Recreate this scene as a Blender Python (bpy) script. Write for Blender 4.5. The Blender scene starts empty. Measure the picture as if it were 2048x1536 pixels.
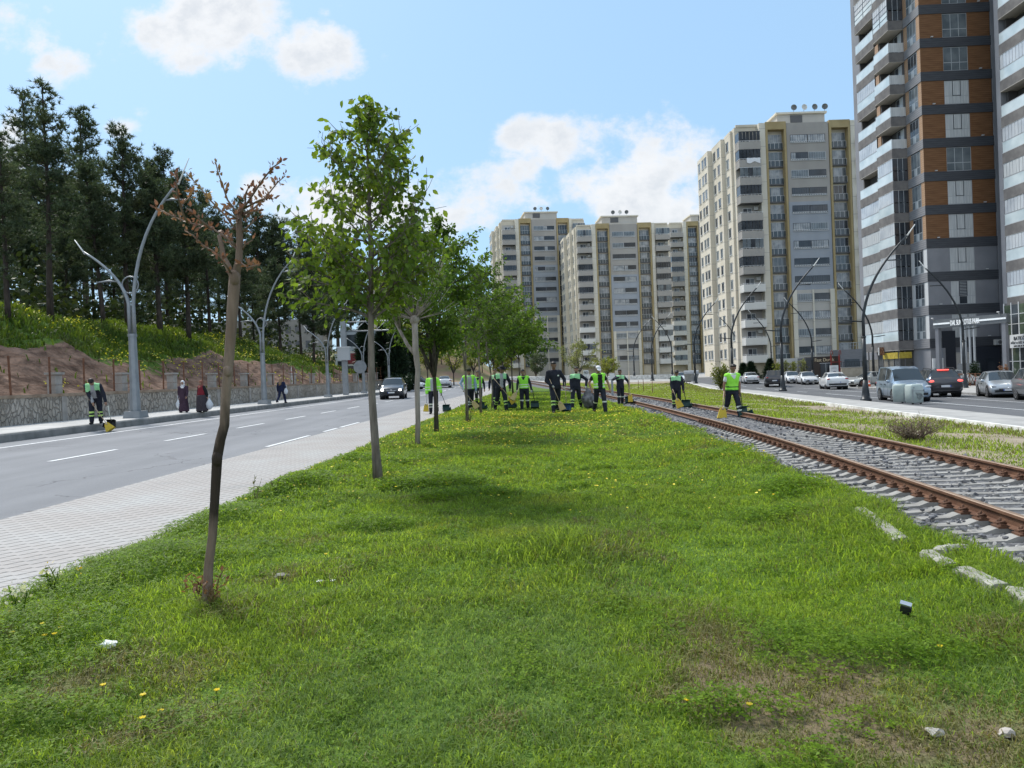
import bpy, bmesh, math, random
import numpy as np
from mathutils import Vector, Matrix, Euler, noise as noise_
R = math.radians
scene = bpy.context.scene
COL = scene.collection
random.seed(7)
# ------------------------------------------------------------------ camera
FOC, PITCH, ROLL, CAMZ = 1480.0, R(0.5), R(2.25), 1.65
CAM = Vector((0, 0, CAMZ))
_f = Vector((0, math.cos(PITCH), -math.sin(PITCH)))
_r0 = Vector((1, 0, 0)); _u0 = _r0.cross(_f)
_up = _u0 * math.cos(ROLL) + _r0 * math.sin(ROLL)
_rt = _r0 * math.cos(ROLL) - _u0 * math.sin(ROLL)
cd = bpy.data.cameras.new('camera'); cam = bpy.data.objects.new('camera', cd); COL.objects.link(cam)
m3 = Matrix((_rt, _up, -_f)).transposed()
cam.matrix_world = Matrix.Translation(CAM) @ m3.to_4x4()
cd.sensor_width = 36.0; cd.lens = 36.0 * FOC / 2048.0; cd.clip_start = 0.05; cd.clip_end = 3000
scene.camera = cam

def ray(px, py):
    return _f + _rt * ((px - 1024) / FOC) - _up * ((py - 768) / FOC)
def at(px, py, Y):
    d = ray(px, py); return CAM + d * (Y / d.y)
def proj(p):
    d = Vector(p) - CAM; z = d.dot(_f)
    return 1024 + FOC * d.dot(_rt) / z, 768 - FOC * d.dot(_up) / z

# ------------------------------------------------------------------ terrain
def sm(a, b, x):
    t = min(1.0, max(0.0, (x - a) / (b - a))); return t * t * (3 - 2 * t)
def G(x, y):
    z = -0.013 * x if x < 0 else -0.02 * min(x, 30)
    z = min(z, 0.6)
    k = 1 - sm(8, 15, x)
    z += 0.0035 * max(0, min(y, 75)) * k
    z += 0.018 * min(90, max(0, y - 78))
    return z
def lawn_l(y): return -4.1 + 0.036 * y + .22 * math.exp(-((y - 4.5) / 3) ** 2) + 0.12 * math.sin(y * 0.9) * math.exp(-y / 25)
TRK = [(-6, 3.3), (0, 4.1), (6, 4.83), (13, 5.45), (20, 5.78), (31, 6.0), (42, 6.0), (60, 5.6), (75, 4.9), (100, 2.2), (130, -3)]
def trk(y):
    for i in range(len(TRK) - 1):
        if y <= TRK[i + 1][0] or i == len(TRK) - 2:
            y0, x0 = TRK[i]; y1, x1 = TRK[i + 1]
            ym, xm = TRK[max(0, i - 1)]; yp, xp = TRK[min(len(TRK) - 1, i + 2)]
            m0 = (x1 - xm) / (y1 - ym) if i else (x1 - x0) / (y1 - y0)
            m1 = (xp - x0) / (yp - y0) if yp > y1 else (x1 - x0) / (y1 - y0)
            h = y1 - y0; t = (y - y0) / h
            return ((2*t**3 - 3*t*t + 1) * x0 + (t**3 - 2*t*t + t) * h * m0 + (-2*t**3 + 3*t*t) * x1 + (t**3 - t*t) * h * m1)
def trk_dir(y):
    e = 0.5; return math.atan2(trk(y + e) - trk(y - e), 2 * e)
def lawn_r(y): return trk(y) - 1.36 - 0.1 * math.sin(y * 1.3) - 0.06 * math.sin(y * 3.1)
BUMPS = [(-0.35, 9.2, 0.9, 0.05), (-1.0, 10.4, 0.9, 0.09), (-2.2, 12.1, 0.8, 0.1), (-3.0, 6.2, 0.6, 0.13), (-3.2, 8.0, 0.6, 0.13), (-3.1, 10.2, 0.7, 0.14), (-2.4, 4.6, 0.6, 0.05),
         (0.35, 6.4, 0.7, 0.08), (-3.1, 4.7, 0.5, 0.05), (-3.0, 13, .8, .12), (1.9, 3.9, 0.7, 0.05)]
def lawn_h(x, y):
    l, r = lawn_l(y), lawn_r(y)
    if r <= l: return G(x, y)
    t = min(1, max(0, (x - l) / (r - l)))
    e = min(1, min(t, 1 - t) * 8)
    h = G(x, y) + 0.05 + e * (0.0025 * min(y, 70) + 0.03)
    h += 0.02 * e * (math.sin(x * 1.7 + y * 0.6) + math.sin(y * 1.1 - x * 0.8) + math.sin(x * 3.3 + 1 + y * 2.2) * 0.5)
    h += .19 * (1 - sm(.15, 1.4, r - x)) * (1 - sm(45, 80, y))
    for bx, by, br, bh in BUMPS:
        d = ((x - bx) ** 2 + ((y - by) * 0.8) ** 2) / (br * br)
        if d < 4: h += bh * math.exp(-d * 1.2) * min(1, e * 2)
    return h
def road_r(y): return -6.85 + 0.04 * y          # right edge of left carriageway
def kerb_l(y): return -16.4 + 0.04 * y          # kerb face of left sidewalk
def wall_l(y): return -20.0 + 0.048 * y         # stone wall line
KERB_H = 0.26
def rr_in(y): return 9.9 + 0.147 * y - 0.0001 * y * y     # white kerb line, right pavement inner edge
def rr_road(y): return 12.3 + 0.156 * y - 0.0003 * y * y  # pavement / right road edge
def rr_far(y): return 22.6 + 0.135 * y                    # far edge of right road
def hill(x, y):
    d = wall_l(y) - x
    if d < 0: return G(x, y)
    k = 1 - 0.75 * sm(62, 125, y)
    p = 1.25 * sm(-0.2, .3, d) + 2.0 * sm(0.3, 4.2, d) + 2.7 * sm(3.2, 11.5, d) + 1.3 * sm(10, 30, d) + 2.2 * sm(28, 75, d)
    q = Vector((x * .55, y * .55, 0)); n = .32 * noise_.noise(q) + .2 * noise_.noise(q * 2.6) + .1 * noise_.noise(q * 6)
    n += 0.12 * math.sin(x * 1.9 + y * .7) + 0.1 * math.sin(y * 1.3 - x) + 0.16 * math.sin(y * 0.35 + x * 0.2)
    return G(x, y) + p * k + n * sm(.8, 3, d)
def H(x, y):
    if y < 130:
        if x < wall_l(y): return hill(x, y)
        if x < kerb_l(y): return G(x, y) + KERB_H
        if lawn_l(y) < x < lawn_r(y): return lawn_h(x, y)
        if abs(x - trk(y)) < 1.4 and y < 120: return G(x, y) + 0.24
        if rr_in(y) < x < rr_road(y): return G(x, y) + 0.14
    return G(x, y) + 0.012
def gp(px, py):
    """the point of the ground seen at a pixel of the photograph"""
    d = ray(px, py); d = d / d.y
    y, dy, prev = 1.5, 0.25, None
    while y < 420:
        p = CAM + d * y
        if p.z <= H(p.x, p.y):
            lo, hi = y - dy, y
            for _ in range(18):
                m = (lo + hi) / 2; q = CAM + d * m
                if q.z <= H(q.x, q.y): hi = m
                else: lo = m
            q = CAM + d * hi; return Vector((q.x, q.y, H(q.x, q.y)))
        y += dy; dy = min(1.0, dy * 1.01)
    p = CAM + d * 400; return p

# ------------------------------------------------------------------ materials
MATS = {}
def _in(n, *names):
    for k in names:
        if k in n.inputs: return n.inputs[k]
def mat(name, c, rough=0.7, metal=0.0, c2=None, scale=3.0, detail=4.0, bump=0.0, bscale=None, spec=0.3, c3=None, coords='pos', lo=0.35, hi=0.65, coat=0.0, stretch=None):
    if name in MATS: return MATS[name]
    m = bpy.data.materials.new(name); m.use_nodes = True; MATS[name] = m
    nt = m.node_tree; b = nt.nodes['Principled BSDF']
    b.inputs['Roughness'].default_value = rough; b.inputs['Metallic'].default_value = metal
    b.inputs['Specular IOR Level'].default_value = spec
    if coat: b.inputs['Coat Weight'].default_value = coat; b.inputs['Coat Roughness'].default_value = 0.05
    c = (*c, 1)
    b.inputs['Base Color'].default_value = c
    vec = None
    if c2 is not None or bump:
        if coords == 'pos': g = nt.nodes.new('ShaderNodeNewGeometry'); vec = g.outputs['Position']
        else: g = nt.nodes.new('ShaderNodeTexCoord'); vec = g.outputs['Object']
        if stretch:
            mp = nt.nodes.new('ShaderNodeMapping'); mp.inputs['Scale'].default_value = stretch
            nt.links.new(vec, mp.inputs['Vector']); vec = mp.outputs['Vector']
    if c2 is not None:
        n = nt.nodes.new('ShaderNodeTexNoise'); n.inputs['Scale'].default_value = scale; n.inputs['Detail'].default_value = detail
        nt.links.new(vec, n.inputs['Vector'])
        rp = nt.nodes.new('ShaderNodeValToRGB'); e = rp.color_ramp.elements
        e[0].position = lo; e[0].color = c; e[1].position = hi; e[1].color = (*c2, 1)
        if c3 is not None:
            x = e.new((lo + hi) / 2); x.color = (*c3, 1)
        nt.links.new(n.outputs['Fac'], rp.inputs['Fac']); nt.links.new(rp.outputs['Color'], b.inputs['Base Color'])
    if bump:
        n2 = nt.nodes.new('ShaderNodeTexNoise'); n2.inputs['Scale'].default_value = bscale or scale * 4; n2.inputs['Detail'].default_value = 5
        nt.links.new(vec, n2.inputs['Vector'])
        bp = nt.nodes.new('ShaderNodeBump'); bp.inputs['Strength'].default_value = bump; bp.inputs['Distance'].default_value = 0.02
        nt.links.new(n2.outputs['Fac'], bp.inputs['Height']); nt.links.new(bp.outputs['Normal'], b.inputs['Normal'])
    return m
def leafmat(name, c, c2, scale=6.0, transl=0.45, tc=None, rough=0.5, lo=0.35, hi=0.65, c3=None, big=None, vary=0.38):
    """thin leaf: diffuse plus light passing through; colour varies from place to place"""
    if name in MATS: return MATS[name]
    m = bpy.data.materials.new(name); m.use_nodes = True; MATS[name] = m
    nt = m.node_tree; nt.nodes.remove(nt.nodes['Principled BSDF']); out = nt.nodes['Material Output']
    g = nt.nodes.new('ShaderNodeNewGeometry')
    n = nt.nodes.new('ShaderNodeTexNoise'); n.inputs['Scale'].default_value = scale; n.inputs['Detail'].default_value = 3
    nt.links.new(g.outputs['Position'], n.inputs['Vector'])
    rp = nt.nodes.new('ShaderNodeValToRGB'); e = rp.color_ramp.elements
    e[0].position = lo; e[0].color = (*c, 1); e[1].position = hi; e[1].color = (*c2, 1)
    nt.links.new(n.outputs['Fac'], rp.inputs['Fac']); col = rp.outputs['Color']
    if c3 is not None:
        n3 = nt.nodes.new('ShaderNodeTexNoise'); n3.inputs['Scale'].default_value = big or 0.7; n3.inputs['Detail'].default_value = 4
        nt.links.new(g.outputs['Position'], n3.inputs['Vector'])
        r3 = nt.nodes.new('ShaderNodeValToRGB'); r3.color_ramp.elements[0].position = 0.56; r3.color_ramp.elements[1].position = 0.72
        nt.links.new(n3.outputs['Fac'], r3.inputs['Fac'])
        mx = nt.nodes.new('ShaderNodeMix'); mx.data_type = 'RGBA'
        nt.links.new(r3.outputs['Color'], mx.inputs['Factor']); nt.links.new(col, mx.inputs['A']); mx.inputs['B'].default_value = (*c3, 1)
        col = mx.outputs['Result']
    hs = nt.nodes.new('ShaderNodeHueSaturation'); mr = nt.nodes.new('ShaderNodeMapRange'); mr.inputs['To Min'].default_value = 1 - vary; mr.inputs['To Max'].default_value = 1 + vary
    nt.links.new(g.outputs['Random Per Island'], mr.inputs['Value']); nt.links.new(mr.outputs['Result'], hs.inputs['Value']); nt.links.new(col, hs.inputs['Color']); col = hs.outputs['Color']
    d = nt.nodes.new('ShaderNodeBsdfPrincipled'); d.inputs['Roughness'].default_value = rough; d.inputs['Specular IOR Level'].default_value = 0.15
    t = nt.nodes.new('ShaderNodeBsdfTranslucent'); mxs = nt.nodes.new('ShaderNodeMixShader'); mxs.inputs[0].default_value = transl
    nt.links.new(col, d.inputs['Base Color'])
    gm = nt.nodes.new('ShaderNodeMix'); gm.data_type = 'RGBA'; gm.blend_type = 'MULTIPLY'; gm.inputs['Factor'].default_value = 1.0
    nt.links.new(col, gm.inputs['A']); gm.inputs['B'].default_value = (*(tc or (1.5, 1.5, 0.6)), 1); nt.links.new(gm.outputs['Result'], t.inputs['Color'])
    nt.links.new(d.outputs[0], mxs.inputs[1]); nt.links.new(t.outputs[0], mxs.inputs[2]); nt.links.new(mxs.outputs[0], out.inputs['Surface'])
    return m
def glow(name, c, s):
    if name in MATS: return MATS[name]
    m = bpy.data.materials.new(name); m.use_nodes = True; MATS[name] = m
    b = m.node_tree.nodes['Principled BSDF']; b.inputs['Base Color'].default_value = (*c, 1)
    b.inputs['Emission Color'].default_value = (*c, 1); b.inputs['Emission Strength'].default_value = s
    return m

# ------------------------------------------------------------------ mesh builder
class MB:
    def __init__(s): s.v = []; s.f = []; s.m = []; s.sm = []
    def add(s, vs, fs, mi=0, smooth=False):
        o = len(s.v); s.v.extend([tuple(v) for v in vs])
        for f in fs: s.f.append(tuple(i + o for i in f)); s.m.append(mi); s.sm.append(smooth)
        return s
    def box(s, c, d, mi=0, M=None, taper=1.0):
        x, y, z = d[0] / 2, d[1] / 2, d[2] / 2
        vs = [Vector((a * x * (taper if k > 0 else 1), b * y * (taper if k > 0 else 1), k * z)) for k in (-1, 1) for a, b in ((-1, -1), (1, -1), (1, 1), (-1, 1))]
        if M is not None: vs = [M @ v for v in vs]
        vs = [v + Vector(c) for v in vs]
        return s.add(vs, [(3, 2, 1, 0), (4, 5, 6, 7), (0, 1, 5, 4), (1, 2, 6, 5), (2, 3, 7, 6), (3, 0, 4, 7)], mi)
    def b2(s, x0, x1, y0, y1, z0, z1, mi=0):
        return s.box(((x0 + x1) / 2, (y0 + y1) / 2, (z0 + z1) / 2), (abs(x1 - x0), abs(y1 - y0), abs(z1 - z0)), mi)
    def tube(s, pts, rad, seg=8, mi=0, cap=True, smooth=True, jit=0, rng=None):
        pts = [Vector(p) for p in pts]; n = len(pts)
        if not hasattr(rad, '__len__'): rad = [rad] * n
        vs = []; ref = None
        for i, p in enumerate(pts):
            d = (pts[min(i + 1, n - 1)] - pts[max(i - 1, 0)])
            if d.length < 1e-9: d = Vector((0, 0, 1))
            d.normalize()
            if ref is None: ref = Vector((1, 0, 0)) if abs(d.x) < 0.8 else Vector((0, 1, 0))
            a = (ref - d * ref.dot(d))
            if a.length < 1e-6: a = d.orthogonal()
            a.normalize(); ref = a; b = d.cross(a)
            for k in range(seg):
                t = 2 * math.pi * k / seg; r = rad[i]
                if jit: r *= 1 + (rng or random).uniform(-jit, jit)
                vs.append(p + a * (math.cos(t) * r) + b * (math.sin(t) * r))
        fs = [(i * seg + k, i * seg + (k + 1) % seg, (i + 1) * seg + (k + 1) % seg, (i + 1) * seg + k) for i in range(n - 1) for k in range(seg)]
        if cap: fs += [tuple(reversed(range(seg))), tuple(range((n - 1) * seg, n * seg))]
        return s.add(vs, fs, mi, smooth)
    def loft(s, rings, mi=0, close=True, cap=True, smooth=True):
        n = len(rings[0]); vs = [p for r in rings for p in r]; m = n if close else n - 1
        fs = [(i * n + k, i * n + (k + 1) % n, (i + 1) * n + (k + 1) % n, (i + 1) * n + k) for i in range(len(rings) - 1) for k in range(m)]
        if cap: fs += [tuple(reversed(range(n))), tuple(range((len(rings) - 1) * n, len(rings) * n))]
        return s.add(vs, fs, mi, smooth)
    def prism(s, poly, h0, h1, mi=0, M=None):
        n = len(poly); vs = [Vector((x, y, h0)) for x, y in poly] + [Vector((x, y, h1)) for x, y in poly]
        if M is not None: vs = [M @ v for v in vs]
        return s.add(vs, [tuple(reversed(range(n))), tuple(range(n, 2 * n))] + [(k, (k + 1) % n, n + (k + 1) % n, n + k) for k in range(n)], mi)
    def sphere(s, c, r, seg=10, rings=7, mi=0, M=None):
        if not hasattr(r, '__len__'): r = (r, r, r)
        vs = []
        for i in range(rings + 1):
            t = math.pi * i / rings
            for k in range(seg):
                a = 2 * math.pi * k / seg
                v = Vector((math.sin(t) * math.cos(a) * r[0], math.sin(t) * math.sin(a) * r[1], math.cos(t) * r[2]))
                vs.append((M @ v if M is not None else v) + Vector(c))
        fs = [(i * seg + k, (i + 1) * seg + k, (i + 1) * seg + (k + 1) % seg, i * seg + (k + 1) % seg) for i in range(rings) for k in range(seg)]
        return s.add(vs, fs, mi, True)
    def build(s, name, mats, parent=None, loc=None, **tags):
        me = bpy.data.meshes.new(name); me.from_pydata(s.v, [], s.f)
        if not isinstance(mats, (list, tuple)): mats = [mats]
        for m in mats: me.materials.append(m)
        me.polygons.foreach_set('material_index', s.m); me.polygons.foreach_set('use_smooth', s.sm); me.update()
        return link(name, me, parent, loc, **tags)
def link(name, data, parent=None, loc=None, label=None, cat=None, group=None, kind=None):
    o = bpy.data.objects.new(name, data); COL.objects.link(o)
    if parent is not None: o.parent = parent
    if loc is not None: o.location = loc
    return tag(o, label, cat, group, kind)
def tag(o, label=None, cat=None, group=None, kind=None):
    if label: o['label'] = label
    if cat: o['category'] = cat
    if group: o['group'] = group
    if kind: o['kind'] = kind
    return o
def thing(name, label, cat, loc=(0, 0, 0), rot=0, group=None, scale=None):
    o = link(name, None, None, loc, label, cat, group); o.rotation_euler = (0, 0, rot)
    if scale: o.scale = (scale, scale, scale)
    return o
def npmesh(name, v, tri, mats, parent=None, mi=None, smooth=False, **tags):
    """v (n,3), tri (m,3) or (m,4) integer array"""
    me = bpy.data.meshes.new(name); n = tri.shape[1]
    me.vertices.add(len(v)); me.vertices.foreach_set('co', np.asarray(v, dtype=np.float32).ravel())
    me.loops.add(tri.size); me.loops.foreach_set('vertex_index', tri.astype(np.int32).ravel())
    me.polygons.add(len(tri)); me.polygons.foreach_set('loop_start', np.arange(len(tri), dtype=np.int32) * n)
    if not isinstance(mats, (list, tuple)): mats = [mats]
    for m in mats: me.materials.append(m)
    if mi is not None: me.polygons.foreach_set('material_index', np.asarray(mi, dtype=np.int32))
    me.polygons.foreach_set('use_smooth', np.full(len(tri), smooth, dtype=bool))
    me.update(calc_edges=True); me.validate()
    return link(name, me, parent, None, **tags)
def kids(o): return KID.get(o.name, [])
def dup(root, loc=None, rot=None, label=None, group=None, scale=None):
    """a copy of a thing with copies of its parts and sub-parts"""
    r = root.copy(); COL.objects.link(r)
    if loc is not None: r.location = loc
    if rot is not None: r.rotation_euler = (0, 0, rot)
    if scale is not None: r.scale = (scale,) * 3 if not hasattr(scale, '__len__') else scale
    if label: r['label'] = label
    if group: r['group'] = group
    for ch in root.children:
        c = ch.copy(); COL.objects.link(c); c.parent = r
        for g in ch.children:
            q = g.copy(); COL.objects.link(q); q.parent = c
    return r
def strip(name, fl, fr, y0, y1, ny, nx, zf, m, kind='structure', **tags):
    """a sheet of ground between two edges, following a height function"""
    v = []; ys = [y0 + (y1 - y0) * (i / ny) ** 1.5 for i in range(ny + 1)]
    for y in ys:
        a, b = fl(y), fr(y)
        for k in range(nx + 1):
            x = a + (b - a) * k / nx; v.append((x, y, zf(x, y)))
    w = nx + 1
    t = np.array([(i * w + k, i * w + k + 1, (i + 1) * w + k + 1, (i + 1) * w + k) for i in range(ny) for k in range(nx)])
    return npmesh(name, np.array(v), t, m, smooth=True, kind=kind, **tags)
# ------------------------------------------------------------------ sky, sun
SUN_AZ, SUN_EL = R(-38), R(52)      # azimuth from +Y towards +X
def setup_world():
    w = bpy.data.worlds.new('World'); scene.world = w; w.use_nodes = True
    nt = w.node_tree; N, L = nt.nodes, nt.links
    bg = N['Background']; bg.inputs['Strength'].default_value = SKY_STR
    sky = N.new('ShaderNodeTexSky'); sky.sky_type = 'NISHITA'; sky.sun_disc = False
    sky.sun_elevation = SUN_EL; sky.sun_rotation = SUN_AZ; sky.air_density = 1.0; sky.dust_density = 1.6; sky.ozone_density = 2.0
    tc = N.new('ShaderNodeTexCoord'); sx = N.new('ShaderNodeSeparateXYZ'); L.new(tc.outputs['Generated'], sx.inputs[0])
    def M(op, a, b=None, c=None, clamp=False):
        n = N.new('ShaderNodeMath'); n.operation = op; n.use_clamp = clamp
        for i, q in enumerate((a, b, c)):
            if q is None: continue
            if isinstance(q, (int, float)): n.inputs[i].default_value = q
            else: L.new(q, n.inputs[i])
        return n.outputs[0]
    dx, dy, dz = sx.outputs
    yy = M('MAXIMUM', M('ABSOLUTE', dy), 0.05)
    u = M('DIVIDE', dx, yy); v = M('DIVIDE', dz, yy)
    cb = N.new('ShaderNodeCombineXYZ'); L.new(u, cb.inputs[0]); L.new(v, cb.inputs[1]); L.new(M('MULTIPLY', dy, .5), cb.inputs[2])
    def noise(sc, det, rough, off=(0, 0, 0), st=(1, 1, 1)):
        mp = N.new('ShaderNodeMapping'); mp.inputs['Location'].default_value = off; mp.inputs['Scale'].default_value = st
        L.new(cb.outputs[0], mp.inputs['Vector'])
        n = N.new('ShaderNodeTexNoise'); n.inputs['Scale'].default_value = sc; n.inputs['Detail'].default_value = det; n.inputs['Roughness'].default_value = rough
        L.new(mp.outputs[0], n.inputs['Vector']); return n.outputs['Fac']
    n1 = noise(7.5, 9, 0.62, (3.1, 0, 0), (1, 1.25, 1)); n1b = noise(7.5, 9, 0.62, (3.115, -0.022, 0), (1, 1.25, 1)); n2 = noise(2.2, 4, 0.5, (0, 7, 0))
    # cloud banks, each a direction and an extent on the sky (photograph pixels -> world directions)
    clouds = [(400, 50, 165, 85, 1.0), (625, 118, 88, 76, 1.0), (45, 60, 80, 50, .8), (115, 140, 55, 45, .8), (20, 290, 60, 60, .9), (300, 212, 45, 28, .55),
              (1170, 280, 165, 55, 1.25), (1250, 345, 120, 70, 1.0), (1310, 320, 120, 95, 1.1), (1330, 420, 150, 80, .9), (950, 410, 130, 75, 1.1), (700, 410, 190, 55, .9), (640, 390, 90, 60, .8),
              (1050, 340, 45, 38, .75), (770, 118, 14, 12, .5), (335, 138, 26, 22, .5), (655, 12, 32, 24, .6), (930, 490, 130, 40, .6), (1080, 470, 90, 40, .5), (255, 252, 30, 18, .5),
              (240, 420, 260, 50, .6), (1075, 248, 42, 18, .6), (520, 380, 60, 30, .7)]
    acc = None; accd = None
    for px, py, rx, ry, am in clouds:
        d = ray(px, py); cu, cv = d.x / d.y, d.z / d.y
        a = M('MULTIPLY', M('SUBTRACT', u, cu), FOC / rx); b = M('MULTIPLY', M('SUBTRACT', v, cv), FOC / ry)
        r2 = M('ADD', M('MULTIPLY', a, a), M('MULTIPLY', b, b))
        e = M('MULTIPLY', M('SUBTRACT', 1.0, M('MULTIPLY', r2, .55)), am)
        acc = e if acc is None else M('MAXIMUM', acc, e)
    acc = M('MAXIMUM', acc, -1.0)
    front = M('GREATER_THAN', dy, 0.05)
    other = M('ADD', M('MULTIPLY', M('SUBTRACT', n2, 0.5), 3.0), .55)
    field = M('ADD', M('MULTIPLY', acc, front), M('MULTIPLY', other, M('SUBTRACT', 1.0, front)))
    s1 = M('ADD', field, M('MULTIPLY', M('SUBTRACT', n1, 0.5), 4.4))
    s2 = M('ADD', field, M('MULTIPLY', M('SUBTRACT', n1b, 0.5), 4.4))
    def ramp(x, a, b):
        n = N.new('ShaderNodeMapRange'); n.interpolation_type = 'SMOOTHSTEP'; n.inputs['From Min'].default_value = a; n.inputs['From Max'].default_value = b
        L.new(x, n.inputs['Value']); return n.outputs['Result']
    dens = M('MULTIPLY', ramp(s1, 0.25, 1.05), ramp(dz, 0.0, 0.06))
    shade = ramp(M('SUBTRACT', s2, s1), -0.5, 0.55)
    thick = ramp(s1, 0.3, 2.0)
    cc = N.new('ShaderNodeMix'); cc.data_type = 'RGBA'
    L.new(M('MULTIPLY', thick, M('SUBTRACT', 1.0, shade)), cc.inputs['Factor'])
    cc.inputs['A'].default_value = (CLOUD[0], CLOUD[1], CLOUD[2], 1); cc.inputs['B'].default_value = (CLOUD2[0], CLOUD2[1], CLOUD2[2], 1)
    # bright unseen clouds behind the camera, added to fill the shaded front faces
    cb2 = N.new('ShaderNodeMix'); cb2.data_type = 'RGBA'; L.new(ramp(dy, 0.1, -0.5) if False else M('SUBTRACT', 1.0, ramp(dy, -0.45, 0.05)), cb2.inputs['Factor']); L.new(cc.outputs['Result'], cb2.inputs['A']); cb2.inputs['B'].default_value = (*CLOUD_FILL, 1); cc = cb2
    # thin bright air over the blue
    tint = N.new('ShaderNodeMix'); tint.data_type = 'RGBA'; tint.blend_type = 'MULTIPLY'; tint.inputs['Factor'].default_value = 1.0
    L.new(sky.outputs['Color'], tint.inputs['A']); tint.inputs['B'].default_value = (*SKY_TINT, 1)
    air = N.new('ShaderNodeMix'); air.data_type = 'RGBA'; air.inputs['Factor'].default_value = SKY_AIR_F
    L.new(tint.outputs['Result'], air.inputs['A']); air.inputs['B'].default_value = (*SKY_AIR, 1)
    fin = N.new('ShaderNodeMix'); fin.data_type = 'RGBA'
    L.new(M('MULTIPLY', dens, 0.93), fin.inputs['Factor']); L.new(air.outputs['Result'], fin.inputs['A']); L.new(cc.outputs['Result'], fin.inputs['B'])
    L.new(fin.outputs['Result'], bg.inputs['Color'])
    sd = bpy.data.lights.new('sun', 'SUN'); sd.energy = SUN_STR; sd.angle = R(14); sd.color = (1.0, 0.955, 0.88)
    so = bpy.data.objects.new('sun', sd); COL.objects.link(so)
    to = Vector((math.sin(SUN_AZ) * math.cos(SUN_EL), math.cos(SUN_AZ) * math.cos(SUN_EL), math.sin(SUN_EL)))
    so.rotation_euler = to.to_track_quat('Z', 'Y').to_euler(); so.location = to * 60
SKY_STR, SUN_STR = 0.15, 1.8
CLOUD, CLOUD2 = (2.5, 2.52, 2.55), (1.85, 1.95, 2.08)
CLOUD_FILL = (4.3, 4.28, 4.2)
SKY_TINT, SKY_AIR_F, SKY_AIR = (0.75, 0.85, 0.95), 0.85, (0.99, 1.58, 2.2)
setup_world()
vs_ = scene.view_settings; vs_.view_transform = 'Standard'; vs_.look = 'None'; vs_.exposure = 1.36; vs_.gamma = 1.0
cy = scene.cycles; cy.max_bounces = 6; cy.diffuse_bounces = 3; cy.glossy_bounces = 3; cy.transmission_bounces = 4; cy.transparent_max_bounces = 6
cy.caustics_reflective = False; cy.caustics_refractive = False

# ------------------------------------------------------------------ ground and roads
m_earth = mat('earth', (0.10, 0.12, 0.05), 0.95, c2=(0.17, 0.15, 0.09), scale=0.4)
def build_ground():
    xs = sorted(set([-900, -500, -250, -150, -100, -70] + list(np.arange(-50, 70.1, 2.0)) + [0.0, 90, 130, 200, 300, 500, 900]))
    ys = sorted(set([-200, -80, -30] + list(np.arange(-10, 130, 3.0)) + [130, 140, 150, 160, 170, 200, 260, 400, 700, 1200, 2200]))
    v = np.array([(x, y, G(x, y) - 0.10) for y in ys for x in xs]); w = len(xs)
    t = np.array([(i * w + k, i * w + k + 1, (i + 1) * w + k + 1, (i + 1) * w + k) for i in range(len(ys) - 1) for k in range(w - 1)])
    npmesh('ground', v, t, m_earth, smooth=True, kind='structure')
build_ground()
m_asph = mat('asphalt_pale', (0.165, 0.173, 0.185), 0.85, c2=(0.215, 0.222, 0.235), scale=90, detail=3, bump=0.25, bscale=160, spec=0.25)
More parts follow.
